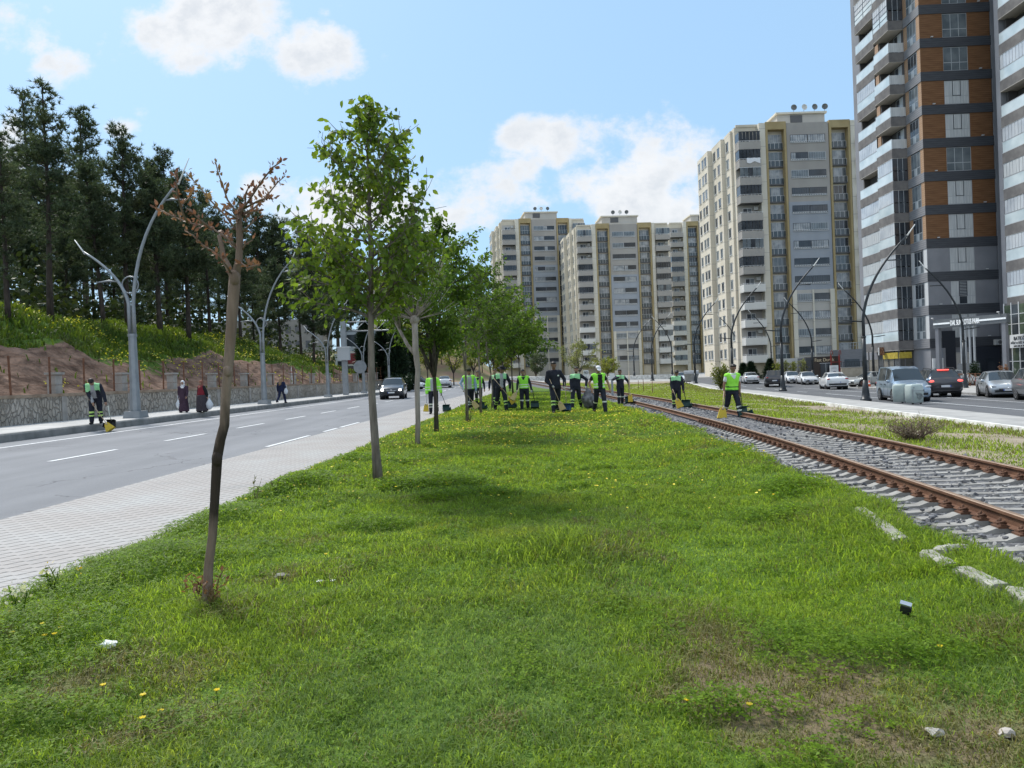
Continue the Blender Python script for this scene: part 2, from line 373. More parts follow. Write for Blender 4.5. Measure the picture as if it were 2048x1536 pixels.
def asphalt(name, a, b, tracks):
    m = bpy.data.materials.new(name); m.use_nodes = True; nt = m.node_tree; N, L = nt.nodes, nt.links; bs = N['Principled BSDF']
    bs.inputs['Roughness'].default_value = .82; bs.inputs['Specular IOR Level'].default_value = .3
    g = N.new('ShaderNodeNewGeometry')
    def noise(sc, det, st=(1, 1, 1)):
        mp = N.new('ShaderNodeMapping'); mp.inputs['Scale'].default_value = st; L.new(g.outputs['Position'], mp.inputs['Vector'])
        n = N.new('ShaderNodeTexNoise'); n.inputs['Scale'].default_value = sc; n.inputs['Detail'].default_value = det; L.new(mp.outputs[0], n.inputs['Vector']); return n.outputs['Fac']
    f = N.new('ShaderNodeMath'); f.operation = 'MULTIPLY_ADD'; L.new(noise(70, 3), f.inputs[0]); f.inputs[1].default_value = .5
    f2 = N.new('ShaderNodeMath'); f2.operation = 'MULTIPLY_ADD'; L.new(noise(1.0, 5, (1.0, .06, 1)), f2.inputs[0]); f2.inputs[1].default_value = .55
    f3 = N.new('ShaderNodeMath'); f3.operation = 'MULTIPLY'; L.new(noise(.35, 5), f3.inputs[0]); f3.inputs[1].default_value = .35
    L.new(f3.outputs[0], f2.inputs[2]); L.new(f2.outputs[0], f.inputs[2])
    rp = N.new('ShaderNodeValToRGB'); rp.color_ramp.elements[0].position = .45; rp.color_ramp.elements[0].color = (*a, 1); rp.color_ramp.elements[1].position = .95; rp.color_ramp.elements[1].color = (*b, 1)
    L.new(f.outputs[0], rp.inputs['Fac']); L.new(rp.outputs['Color'], bs.inputs['Base Color'])
    vo = N.new('ShaderNodeTexVoronoi'); vo.feature = 'DISTANCE_TO_EDGE'; vo.inputs['Scale'].default_value = .33; wn = N.new('ShaderNodeTexNoise'); wn.inputs['Scale'].default_value = 1.3; wn.inputs['Detail'].default_value = 5; L.new(g.outputs['Position'], wn.inputs['Vector'])
    wm = N.new('ShaderNodeMix'); wm.data_type = 'RGBA'; wm.blend_type = 'ADD'; wm.inputs['Factor'].default_value = 1.4; L.new(g.outputs['Position'], wm.inputs['A']); L.new(wn.outputs['Color'], wm.inputs['B']); L.new(wm.outputs['Result'], vo.inputs['Vector'])
    lt = N.new('ShaderNodeMath'); lt.operation = 'LESS_THAN'; L.new(vo.outputs['Distance'], lt.inputs[0]); lt.inputs[1].default_value = .006; gt = N.new('ShaderNodeMath'); gt.operation = 'GREATER_THAN'; L.new(noise(.25, 2), gt.inputs[0]); gt.inputs[1].default_value = .5
    mm = N.new('ShaderNodeMath'); mm.operation = 'MULTIPLY'; L.new(lt.outputs[0], mm.inputs[0]); L.new(gt.outputs[0], mm.inputs[1]); m2 = N.new('ShaderNodeMath'); m2.operation = 'MULTIPLY'; L.new(mm.outputs[0], m2.inputs[0]); m2.inputs[1].default_value = .5
    cm = N.new('ShaderNodeMix'); cm.data_type = 'RGBA'; L.new(m2.outputs[0], cm.inputs['Factor']); L.new(rp.outputs['Color'], cm.inputs['A']); cm.inputs['B'].default_value = (.03, .03, .033, 1); L.new(cm.outputs['Result'], bs.inputs['Base Color'])
    bp = N.new('ShaderNodeBump'); bp.inputs['Strength'].default_value = .35; bp.inputs['Distance'].default_value = .01; L.new(noise(180, 2), bp.inputs['Height']); L.new(bp.outputs[0], bs.inputs['Normal'])
    return m
m_road_l = asphalt('asphalt_left', (0.115, 0.12, 0.132), (0.235, 0.24, 0.255), True)
m_road_r = asphalt('asphalt_right', (0.07, 0.073, 0.08), (0.15, 0.153, 0.16), True)
def paver_mat():
    m = bpy.data.materials.new('interlocking_pavers'); m.use_nodes = True; nt = m.node_tree; N, L = nt.nodes, nt.links; bs = N['Principled BSDF']
    bs.inputs['Roughness'].default_value = .85
    g = N.new('ShaderNodeNewGeometry'); sp = N.new('ShaderNodeSeparateXYZ'); L.new(g.outputs['Position'], sp.inputs[0])
    def M(op, a, b=None):
        n = N.new('ShaderNodeMath'); n.operation = op
        for i, q in enumerate((a, b)):
            if q is None: continue
            if isinstance(q, (int, float)): n.inputs[i].default_value = q
            else: L.new(q, n.inputs[i])
        return n.outputs[0]
    # zig-zag: long joints waver, short joints lean
    X = M('SUBTRACT', sp.outputs[0], M('MULTIPLY', sp.outputs[1], 0.04))
    tri = M('ABSOLUTE', M('SUBTRACT', M('FRACT', M('DIVIDE', X, 0.13)), 0.5))
    Y = M('ADD', sp.outputs[1], M('MULTIPLY', tri, 0.03))
    row = M('FLOOR', M('DIVIDE', Y, 0.13))
    sh = M('MULTIPLY', M('FRACT', M('MULTIPLY', row, 0.5)), 0.26)
    fy = M('FRACT', M('DIVIDE', Y, 0.13))
    fx = M('FRACT', M('DIVIDE', M('SUBTRACT', M('ADD', X, sh), M('MULTIPLY', fy, 0.095)), 0.26))
    jx = M('LESS_THAN', M('MINIMUM', fx, M('SUBTRACT', 1.0, fx)), 0.06)
    jy = M('LESS_THAN', M('MINIMUM', fy, M('SUBTRACT', 1.0, fy)), 0.05)
    n = N.new('ShaderNodeTexNoise'); n.inputs['Scale'].default_value = .8; n.inputs['Detail'].default_value = 6; L.new(g.outputs['Position'], n.inputs['Vector'])
    n2 = N.new('ShaderNodeTexNoise'); n2.inputs['Scale'].default_value = 40; n2.inputs['Detail'].default_value = 3; L.new(g.outputs['Position'], n2.inputs['Vector'])
    rp = N.new('ShaderNodeValToRGB'); e = rp.color_ramp.elements; e[0].position = .3; e[0].color = (0.275, 0.275, 0.27, 1); e[1].position = .7; e[1].color = (0.37, 0.37, 0.365, 1)
    x = e.new(.42); x.color = (0.33, 0.305, 0.29, 1)
    L.new(M('ADD', M('MULTIPLY', n.outputs['Fac'], .7), M('MULTIPLY', n2.outputs['Fac'], .3)), rp.inputs['Fac'])
    jj = M('MAXIMUM', M('MULTIPLY', jx, 0.95), M('MULTIPLY', jy, 0.3))
    mx = N.new('ShaderNodeMix'); mx.data_type = 'RGBA'; L.new(jj, mx.inputs['Factor']); L.new(rp.outputs['Color'], mx.inputs['A']); mx.inputs['B'].default_value = (0.06, 0.057, 0.054, 1)
    L.new(mx.outputs['Result'], bs.inputs['Base Color'])
    bp = N.new('ShaderNodeBump'); bp.inputs['Strength'].default_value = .6; bp.inputs['Distance'].default_value = .008; bp.invert = True; L.new(M('MAXIMUM', jx, jy), bp.inputs['Height']); L.new(bp.outputs[0], bs.inputs['Normal'])
    return m
m_paver = paver_mat()
m_conc = mat('pale_concrete', (0.29, 0.285, 0.275), 0.85, c2=(0.40, 0.39, 0.375), scale=1.4, detail=8, bump=.15, bscale=60)
m_walk = mat('sidewalk_slabs', (0.36, 0.355, 0.345), 0.85, c2=(0.47, 0.46, 0.445), scale=1.1, detail=8, bump=.15, bscale=40)
m_kerb = mat('kerb_stone', (0.17, 0.17, 0.165), 0.9, c2=(0.27, 0.265, 0.255), scale=2.5, detail=8, bump=.3, bscale=40)
m_white = mat('road_paint', (0.72, 0.73, 0.74), 0.7, c2=(0.55, 0.56, 0.57), scale=8, detail=8)
m_oldwhite = mat('worn_white_kerb', (0.74, 0.74, 0.71), 0.8, c2=(0.46, 0.45, 0.42), scale=3, detail=8)
z_ = lambda dz: (lambda x, y: G(x, y) + dz)
strip('left_road', kerb_l, road_r, -3, 128, 90, 8, z_(0.0), m_road_l)
strip('paver_path', road_r, lambda y: lawn_l(y) + .5, -3, 128, 90, 5, z_(0.004), m_paver)
MARKS = MB()
def mark(name, fx, w, segs, zoff=.008):
    for a, b in segs:
        n = max(1, int((b - a) / 2)); v = []
        for i in range(n + 1):
            y = a + (b - a) * i / n; x = fx(y)
            v += [(x - w / 2, y, G(x - w / 2, y) + zoff), (x + w / 2, y, G(x + w / 2, y) + zoff)]
        MARKS.add(v, [(2*i, 2*i+1, 2*i+3, 2*i+2) for i in range(n)])
mark('lane', lambda y: -10.95 + .04 * y, .13, [(y, y + 2.6) for y in np.arange(1.2, 120, 5.05)])
mark('edge', lambda y: kerb_l(y) + 1.42, .15, [(-3, 126)])
mark('edge2', lambda y: road_r(y) - .12, .12, [(18.6, 22), (23.5, 25), (25.4, 28)])
mark('rl1', lambda y: rr_far(y) - 3.2, .12, [(0, 110)])
mark('rl2', lambda y: rr_road(y) + 3.3, .12, [(0, 55), (60, 63), (68, 71), (76, 79), (84, 87)])
mark('rl3', lambda y: rr_road(y) + .35, .1, [(30, 110)])
mark('rl4', lambda y: rr_far(y) - .3, .12, [(0, 60)])
MARKS.build('road_markings', m_white, kind='structure')
# left kerb and sidewalk
def profile_strip(name, prof, y0, y1, n, m, kind='structure', **tags):
    v = []; k = None
    for i in range(n + 1):
        y = y0 + (y1 - y0) * i / n; pr = prof(y); k = len(pr); v += pr
    t = [(i * k + j, i * k + j + 1, (i + 1) * k + j + 1, (i + 1) * k + j) for i in range(n) for j in range(k - 1)]
    return npmesh(name, np.array(v), np.array(t), m, kind=kind, **tags)
def kerbprof(y):
    x = kerb_l(y); g = G(x, y)
    return [(x, y, g - .1), (x, y, g + KERB_H - .05), (x - .03, y, g + KERB_H - .005), (x - .06, y, g + KERB_H + .004), (x - .19, y, g + KERB_H + .004), (x - .19, y, g - .1)]
profile_strip('kerb', kerbprof, -3, 128, 66, m_kerb)
strip('sidewalk', lambda y: wall_l(y) - .1, lambda y: kerb_l(y) - .19, -3, 128, 70, 4, z_(KERB_H), m_walk)
# right pavement, road and verge
strip('verge', lambda y: trk(y) + 1.0, lambda y: rr_in(y) + .05, -4, 112, 80, 10, lambda x, y: G(x, y) + .03 + .03 * math.sin(x * 1.7 + y * .5) + .02 * math.sin(y * 1.9), mat('verge_soil', (0.22, 0.18, 0.13), .95, c2=(0.32, 0.27, 0.20), scale=1.3, detail=8, bump=.4, bscale=14))
def kp2(y):
    x = rr_in(y); g = G(x, y); return [(x - .02, y, g - .1), (x, y, g + .16), (x + .12, y, g + .165), (x + .14, y, g + .1)]
profile_strip('kerb_line', kp2, -4, 112, 60, m_oldwhite)
strip('right_pavement', lambda y: rr_in(y) + .12, rr_road, -4, 130, 70, 3, z_(.14), m_conc)
def kp3(y):
    x = rr_road(y); g = G(x, y); return [(x, y, g + .142), (x + .02, y, g + .13), (x + .03, y, g - .1)]
profile_strip('pavement_kerb', kp3, -4, 130, 60, m_kerb)
strip('right_road', rr_road, rr_far, -4, 130, 70, 5, z_(0), m_road_r)
strip('far_pavement', rr_far, lambda y: 75, -4, 68, 30, 3, z_(.13), m_conc)
strip('parking_lot', rr_far, lambda y: 75, 68, 110, 16, 3, z_(.0), mat('parking_asphalt', (0.17, 0.17, 0.17), .9, c2=(0.25, 0.245, 0.235), scale=.6, detail=8))
def kp4(y):
    x = rr_far(y); g = G(x, y); return [(x - .02, y, g - .1), (x, y, g + .13), (x + .14, y, g + .136), (x + .15, y, g + .05)]
profile_strip('far_kerb', kp4, -4, 68, 40, m_kerb)
# pale apron that curves round in front of the far blocks
strip('far_street', lambda y: -40, lambda y: 60, 130, 172, 10, 12, z_(.004), m_conc)
strip('far_verge', lambda y: trk(y) + .9 if y < 112 else -10, lambda y: rr_in(y), 110, 131, 8, 6, z_(-.02), m_conc)

# ------------------------------------------------------------------ lawn, flowers, grass
def lawn_mat():
    m = bpy.data.materials.new('lawn_turf'); m.use_nodes = True; nt = m.node_tree; N, L = nt.nodes, nt.links; bs = N['Principled BSDF']
    bs.inputs['Roughness'].default_value = .95; bs.inputs['Specular IOR Level'].default_value = .1
    g = N.new('ShaderNodeNewGeometry')
    def noise(sc, det):
        n = N.new('ShaderNodeTexNoise'); n.inputs['Scale'].default_value = sc; n.inputs['Detail'].default_value = det; L.new(g.outputs['Position'], n.inputs['Vector']); return n.outputs['Fac']
    r1 = N.new('ShaderNodeValToRGB'); e = r1.color_ramp.elements; e[0].position = .3; e[0].color = (0.05, 0.11, 0.018, 1); e[1].position = .7; e[1].color = (0.14, 0.21, 0.04, 1)
    L.new(noise(28, 5), r1.inputs['Fac'])
    r2 = N.new('ShaderNodeValToRGB'); r2.color_ramp.elements[0].position = .72; r2.color_ramp.elements[1].position = .9
    at2 = N.new('ShaderNodeAttribute'); at2.attribute_name = 'dry'; ad2 = N.new('ShaderNodeMath'); ad2.operation = 'MULTIPLY_ADD'; L.new(noise(9, 6), ad2.inputs[0]); ad2.inputs[1].default_value = .35; L.new(at2.outputs['Fac'], ad2.inputs[2]); L.new(ad2.outputs[0], r2.inputs['Fac'])
    mx = N.new('ShaderNodeMix'); mx.data_type = 'RGBA'; L.new(r2.outputs['Color'], mx.inputs['Factor']); L.new(r1.outputs['Color'], mx.inputs['A']); mx.inputs['B'].default_value = (0.17, 0.135, 0.085, 1)
    L.new(mx.outputs['Result'], bs.inputs['Base Color'])
    bp = N.new('ShaderNodeBump'); bp.inputs['Strength'].default_value = .8; bp.inputs['Distance'].default_value = .03; L.new(noise(45, 4), bp.inputs['Height']); L.new(bp.outputs[0], bs.inputs['Normal'])
    return m
m_lawn = lawn_mat()
LAWN = strip('lawn', lawn_l, lawn_r, -2, 104, 190, 48, lawn_h, m_lawn)
def np_h(P):   # lawn height for many points
    return np.array([lawn_h(x, y) for x, y in P])
rng = np.random.default_rng(11)
# terrain height lookup grid for speed
GX = np.arange(-8, 12.01, .08); GY = np.arange(0, 60.01, .12)
HG = np.array([[lawn_h(x, y) for x in GX] for y in GY])
def hl(x, y):
    fx = np.clip((x - GX[0]) / .08, 0, len(GX) - 1.01); fy = np.clip((y - GY[0]) / .12, 0, len(GY) - 1.01)
    i = fx.astype(int); j = fy.astype(int); a = fx - i; b = fy - j
    return (HG[j, i] * (1 - a) + HG[j, i + 1] * a) * (1 - b) + (HG[j + 1, i] * (1 - a) + HG[j + 1, i + 1] * a) * b
LL = np.vectorize(lawn_l); LR = np.vectorize(lawn_r)
def vnoise(x, y, s, seed=0):
    """cheap smooth value noise, 0..1"""
    r = np.random.default_rng(seed).random((64, 64)); X = x * s; Y = y * s
    i = np.floor(X).astype(int); j = np.floor(Y).astype(int); a = X - i; b = Y - j; a = a * a * (3 - 2 * a); b = b * b * (3 - 2 * b)
    q = lambda u, w: r[u % 64, w % 64]
    return (q(i, j) * (1 - a) + q(i + 1, j) * a) * (1 - b) + (q(i, j + 1) * (1 - a) + q(i + 1, j + 1) * a) * b
def scatter(n, y0, y1, over=.12):
    y = y0 + (y1 - y0) * rng.random(n); l = LL(y) - over * .6; r = LR(y) + over
    lim = y * 0.72 + .25
    l = np.maximum(l, -lim); r = np.minimum(r, lim)
    return l + (r - l) * rng.random(n), y
def blades(x, y, z, h, w, lean, mi):
    n = len(x); az = rng.random(n) * 2 * np.pi; la = rng.random(n) * 2 * np.pi
    cx, cy_ = np.cos(az) * w / 2, np.sin(az) * w / 2
    lx, ly = np.cos(la) * lean * h, np.sin(la) * lean * h
    v = np.empty((n, 5, 3)); b = np.stack([x, y, z], 1)
    v[:, 0] = b + np.stack([-cx, -cy_, 0 * z], 1); v[:, 1] = b + np.stack([cx, cy_, 0 * z], 1)
    mid = b + np.stack([lx * .35, ly * .35, h * .62], 1)
    v[:, 2] = mid + np.stack([cx * .8, cy_ * .8, 0 * z], 1); v[:, 3] = mid + np.stack([-cx * .8, -cy_ * .8, 0 * z], 1)
    v[:, 4] = b + np.stack([lx, ly, h * (1 - .35 * lean)], 1)
    k = (np.arange(n) * 5)[:, None]
    t = np.concatenate([k + [0, 1, 2], k + [0, 2, 3], k + [3, 2, 4]], 1).reshape(-1, 3)
    return v.reshape(-1, 3), t, np.repeat(mi, 3)
m_gr = [leafmat('grass_green', (0.145, 0.215, 0.042), (0.235, 0.315, 0.066), 9, .6, c3=(0.28, 0.30, 0.075), big=.9),
        leafmat('grass_blue', (0.14, 0.215, 0.065), (0.21, 0.29, 0.095), 7, .55),
        leafmat('grass_lime', (0.18, 0.27, 0.04), (0.26, 0.345, 0.062), 7, .6),
        leafmat('grass_dry', (0.22, 0.19, 0.09), (0.16, 0.165, 0.06), 12, .25)]
DRY = [(gp(a, b), r) for a, b, r in ((1560, 1275, .35), (1480, 1365, .3), (1660, 1430, .32), (1800, 1490, .3), (1500, 1490, .28), (105, 1388, .3), (350, 1445, .16), (200, 1497, .14), (1900, 1275, .3), (1960, 1480, .3), (560, 1160, .22), (380, 1340, .2), (1400, 1270, .25), (1700, 1330, .25), (1000, 1440, .2))]
def dryness(x, y):
    f = vnoise(x, y, 1.1, 3) * .44 + vnoise(x, y, 3.1, 4) * .30
    for c, r in DRY: f = f + .25 * np.exp(-((x - c.x) ** 2 + ((y - c.y) * .9) ** 2) / (r * r)) * (.6 + .6 * vnoise(x, y, 9, 14))
    return f
CLO = [(-3.35, 6.0, .8, 1.3), (-3.5, 8.2, .6, 1.2), (-3.2, 10.4, .6, 1.2), (-1.15, 10.3, 1.15, .62), (-.6, 9.3, .7, .35), (-3.2, 4.6, .7, .7), (-2.45, 13.2, .9, .8),
       (1.85, 3.9, .42, .2), (1.5, 4.15, .35, .2), (2.2, 3.75, .35, .18), (.9, 3.35, .4, .14), (-1.2, 5.9, .3, .25), (-1.5, 7.6, .6, .3), (2.6, 7.4, .5, .4), (3.2, 8.8, .5, .5), (-2.3, 18.6, .8, .7), (-2.3, 3.5, .4, .2)]
def inclo(x, y):
    f = np.zeros_like(x)
    for cx, cyy, rx, ry in CLO: f = np.maximum(f, 1.2 - ((x - cx) / rx) ** 2 - ((y - cyy) / ry) ** 2)
    return np.clip(f + (vnoise(x, y, 3.5, 9) - .5) * 1.2, 0, 1)
def make_grass():
    V, T, MI, o = [], [], [], 0
    for n, y0, y1, h0, h1, w in ((120000, 2.4, 5.2, .03, .09, .0055), (110000, 5.0, 9.5, .03, .10, .0075), (100000, 9, 17, .04, .10, .011), (75000, 16, 30, .05, .12, .022), (40000, 29, 58, .06, .14, .045)):
        x, y = scatter(n, y0, y1)
        d = dryness(x, y); c = inclo(x, y)
        keep = rng.random(n) > np.clip((d - .60) * 2.2, 0, .55) + c * .55
        x, y, d = x[keep], y[keep], d[keep]; m = len(x)
        tuft = vnoise(x, y, 1.9, 5) * .6 + vnoise(x, y, 5.5, 6) * .4
        h = (h0 + (h1 - h0) * rng.random(m)) * (.46 + .95 * np.clip(tuft * 1.5 - .25, 0, 1.3))
        tall = np.exp(-(((x - .35) / .62) ** 2 + ((y - 6.3) / .5) ** 2)) + .8 * np.exp(-(((x - .05) / .3) ** 2 + ((y - 4.0) / .22) ** 2)) + .8 * np.exp(-(((x + 1.7) / .6) ** 2 + ((y - 4.9) / .35) ** 2)) + .6 * np.exp(-(((x - 3.2) / .7) ** 2 + ((y - 6.8) / 1.0) ** 2)) + .5 * np.exp(-((x - 3.2) / .5) ** 2) * (y < 6)
        tall += .9 * np.exp(-(((x + 3.6) / .4) ** 2)) * (y < 7) * vnoise(x, y, 2.1, 15)
        h *= 1 + 1.5 * tall
        bl = vnoise(x, y, .9, 8) + .25 * rng.random(m); r = rng.random(m)
        mi = np.where(bl > .78, 1, 0); mi = np.where((vnoise(x, y, .6, 12) + .5 * rng.random(m)) > .95, 2, mi)
        mi = np.where(r < np.clip((d - .46) * 3.4, .03, .85), 3, mi)
        a, b, e = blades(x, y, hl(x, y) - .008, h, w * (.7 + .6 * rng.random(m)), .45 + .8 * rng.random(m), mi)
        V.append(a); T.append(b + o); MI.append(e); o += len(a)
    npmesh('grass', np.concatenate(V), np.concatenate(T), m_gr, mi=np.concatenate(MI), label='mown green grass covering the median lawn', cat='grass', kind='stuff')
def make_clover():
    n = 70000; x, y = scatter(n * 3, 2.6, 14.5, .05); c = inclo(x, y); k = rng.random(len(x)) < c * np.clip(7 / y, .25, 1); x, y, c = x[k], y[k], c[k]
    m = len(x); z = hl(x, y) + (.015 + .085 * rng.random(m)) * (.5 + .8 * c)
    s = (.009 + .006 * rng.random(m)) * np.clip(y / 6, 1, 1.9); az = rng.random(m) * 6.283
    V = []; 
    for j in range(3):
        a = az + j * 2.094; tilt = (rng.random(m) - .35) * .9
        dx, dy = np.cos(a), np.sin(a); px, py = -dy, dx
        up = np.sin(tilt) * s * 1.6; ho = np.cos(tilt) * s * 1.6
        c0 = np.stack([x, y, z], 1)
        V.append(np.stack([c0, c0 + np.stack([dx * ho * .6 + px * s * .6, dy * ho * .6 + py * s * .6, up * .5 + s * .12], 1), c0 + np.stack([dx * ho, dy * ho, up], 1), c0 + np.stack([dx * ho * .6 - px * s * .6, dy * ho * .6 - py * s * .6, up * .5 + s * .12], 1)], 1))
    V = np.concatenate(V).reshape(-1, 3); T = np.arange(len(V)).reshape(-1, 4)
    npmesh('clover', V, T, leafmat('clover_leaf', (0.105, 0.19, 0.016), (0.18, 0.275, 0.026), 8, .55, c3=(0.19, 0.27, 0.025), big=1.5), label='dark green clover in low leafy cushions on the lawn', cat='clover', kind='stuff')
def make_flowers():
    n = 5200; x, y = scatter(n, 7.5, 29, .0)
    f = vnoise(x, y, .5, 21) * .6 + vnoise(x, y, 1.7, 22) * .5; w = np.clip((y - 7) / 12, .12, 1)
    k = rng.random(n) < np.clip((f - .38) * 3.2, .02, 1) * w; x, y = x[k], y[k]
    xe = np.array([-3.2, -3.0, -2.9, -3.3, -2.7, -2.6, -2.8, -2.9, -3.0] * 3) + rng.normal(0, .25, 27); ye = np.array([9.5, 9.8, 10.4, 11, 12, 13.5, 14, 14.5, 15] * 3) + rng.normal(0, .4, 27)
    x = np.concatenate([x, xe]); y = np.concatenate([y, ye]); m = len(x)
    z = hl(x, y) + .05 + .07 * rng.random(m); s = (.010 + .008 * rng.random(m)) * np.clip(y / 14, 1, 1.7)
    ang = rng.random(m) * 6.28; tl = .5 * rng.random(m)
    V = np.empty((m, 7, 3)); V[:, 0] = np.stack([x, y, z - .003], 1)
    for j in range(6):
        a = j * 1.0472; ux, uy = np.cos(a) * s, np.sin(a) * s
        V[:, j + 1] = np.stack([x + ux, y + uy, z + (ux * np.cos(ang) + uy * np.sin(ang)) * tl + .003], 1)
    k = (np.arange(m) * 7)[:, None]; T = np.concatenate([k + [0, j, j % 6 + 1] for j in range(1, 7)], 1).reshape(-1, 3)
    npmesh('wildflowers', V.reshape(-1, 3), T, leafmat('yellow_petal', (0.75, 0.56, 0.02), (0.8, 0.66, 0.12), 5, .25, (1, .9, .5)), label='small yellow wildflowers dotted thickly across the lawn', cat='wildflowers', kind='stuff')
_c = np.empty(len(LAWN.data.vertices) * 3, dtype=np.float32); LAWN.data.vertices.foreach_get('co', _c); _c = _c.reshape(-1, 3); _a = LAWN.data.attributes.new('dry', 'FLOAT', 'POINT'); _a.data.foreach_set('value', dryness(_c[:, 0].astype(float), _c[:, 1].astype(float)).astype(np.float32))
make_grass(); make_clover(); make_flowers()
# ------------------------------------------------------------------ railway
m_rust = mat('rusty_rail', (0.105, 0.05, 0.03), 0.8, c2=(0.17, 0.088, 0.052), scale=6, detail=8, bump=.3, bscale=60, spec=.3)
m_railtop = mat('worn_rail_head', (0.30, 0.21, 0.15), 0.45, .5, c2=(0.38, 0.27, 0.19), scale=5, detail=5)
m_clip = mat('rusty_clip', (0.085, 0.045, 0.03), 0.85, c2=(0.15, 0.075, 0.045), scale=20)
m_sleep = mat('sleeper_concrete', (0.225, 0.215, 0.20), 0.9, c2=(0.33, 0.32, 0.30), scale=4, detail=8, bump=.2, bscale=50)
m_ball = mat('ballast_bed', (0.07, 0.07, 0.075), 0.95, c2=(0.17, 0.17, 0.175), scale=14, detail=6, bump=.8, bscale=30)
def trk_pt(y, off, z):
    a = trk_dir(y); return Vector((trk(y) + math.cos(a) * off, y - math.sin(a) * off, G(trk(y), y) + z))
ZB = 0.285
def ballprof(y):
    return [trk_pt(y, o, z) for o, z in ((-2.05, -.14), (-1.8, .04), (-1.46, ZB - .03), (-.9, ZB), (.9, ZB), (1.45, ZB - .03), (1.9, .05), (2.4, -.12))]
profile_strip('ballast_bed', ballprof, -5, 118, 90, m_ball, kind='structure')
track = thing('railway_track', 'single railway track with two rusty rails on pale concrete sleepers and grey ballast', 'railway track', trk_pt(8, 0, 0))
T0 = track.location.copy()
RAILP = [(-.07, 0), (.07, 0), (.065, .015), (.012, .03), (.010, .115), (.035, .13), (.036, .165), (.028, .172), (-.028, .172), (-.036, .165), (-.035, .13), (-.010, .115), (-.012, .03), (-.065, .015)]
ZR = ZB + .045
for s in (-1, 1):
    b = MB(); rings = []
    ys = [-4 + 1.2 * i for i in range(40)] + [44 + 3 * i for i in range(24)]
    for y in ys:
        a = trk_dir(y); c = trk_pt(y, s * .7525, ZR)
        rings.append([c + Vector((math.cos(a) * u * .8, -math.sin(a) * u * .8, w * .7)) - T0 for u, w in RAILP])
    n = len(RAILP); vs = [p for r in rings for p in r]
    o = len(b.v); b.v.extend(tuple(v) for v in vs)
    for i in range(len(rings) - 1):
        for k in range(n):
            b.f.append((o + i*n + k, o + i*n + (k+1) % n, o + (i+1)*n + (k+1) % n, o + (i+1)*n + k)); b.m.append(1 if k in (6, 7, 8) else 0); b.sm.append(False)
    r = b.build('rail', [m_rust, m_railtop], track)
def sleeper_mesh():
    b = MB(); st = [(-1.22, .085, .185), (-.98, .085, .195), (-.90, .085, .225), (-.60, .085, .225), (-.52, .075, .20), (0, .07, .19), (.52, .075, .20), (.60, .085, .225), (.90, .085, .225), (.98, .085, .195), (1.22, .085, .185)]
    b.loft([[(x, -w, 0), (x, -w * .72, h), (x, w * .72, h), (x, w, 0)] for x, w, h in st], smooth=False); return b
def clip_mesh():
    b = MB()
    for s in (0,):
        b.box((0, 0, .232), (.26, .12, .02))
        for q in (-1, 1):
            x = q * .085
            b.box((x, 0, .243), (.045, .105, .03)); b.box((x - q * .012, 0, .262), (.036, .06, .02))
            b.tube([(x - q*.03, -.032, .258), (x - q*.013, -.038, .28), (x + q*.013, -.032, .268), (x + q*.02, 0, .258), (x + q*.013, .032, .268), (x - q*.013, .038, .28), (x - q*.03, .032, .258)], .010, 5)
            b.tube([(x, 0, .25), (x, 0, .30)], .013, 6)
    return b
so = sleeper_mesh().build('sleeper', m_sleep, track); co = clip_mesh().build('rail_fastening', m_clip, track)
for i in range(50):
    y = 4.5 + .308 * i
    s, c, c2_ = (so, co, co.copy()) if i == 0 else (so.copy(), co.copy(), co.copy())
    COL.objects.link(c2_)
    if i: COL.objects.link(s); COL.objects.link(c)
    dz = ZR - .225 - .0015 - (.045 if i > 34 else 0) * min(1, (i - 34) / 12)
    for q, of in ((s, 0), (c, -.7525), (c2_, .7525)):
        q.location = trk_pt(y, of, dz if q is s else ZR - .2265) - T0; q.rotation_euler = (0, 0, -trk_dir(y) + random.uniform(-.006, .006))
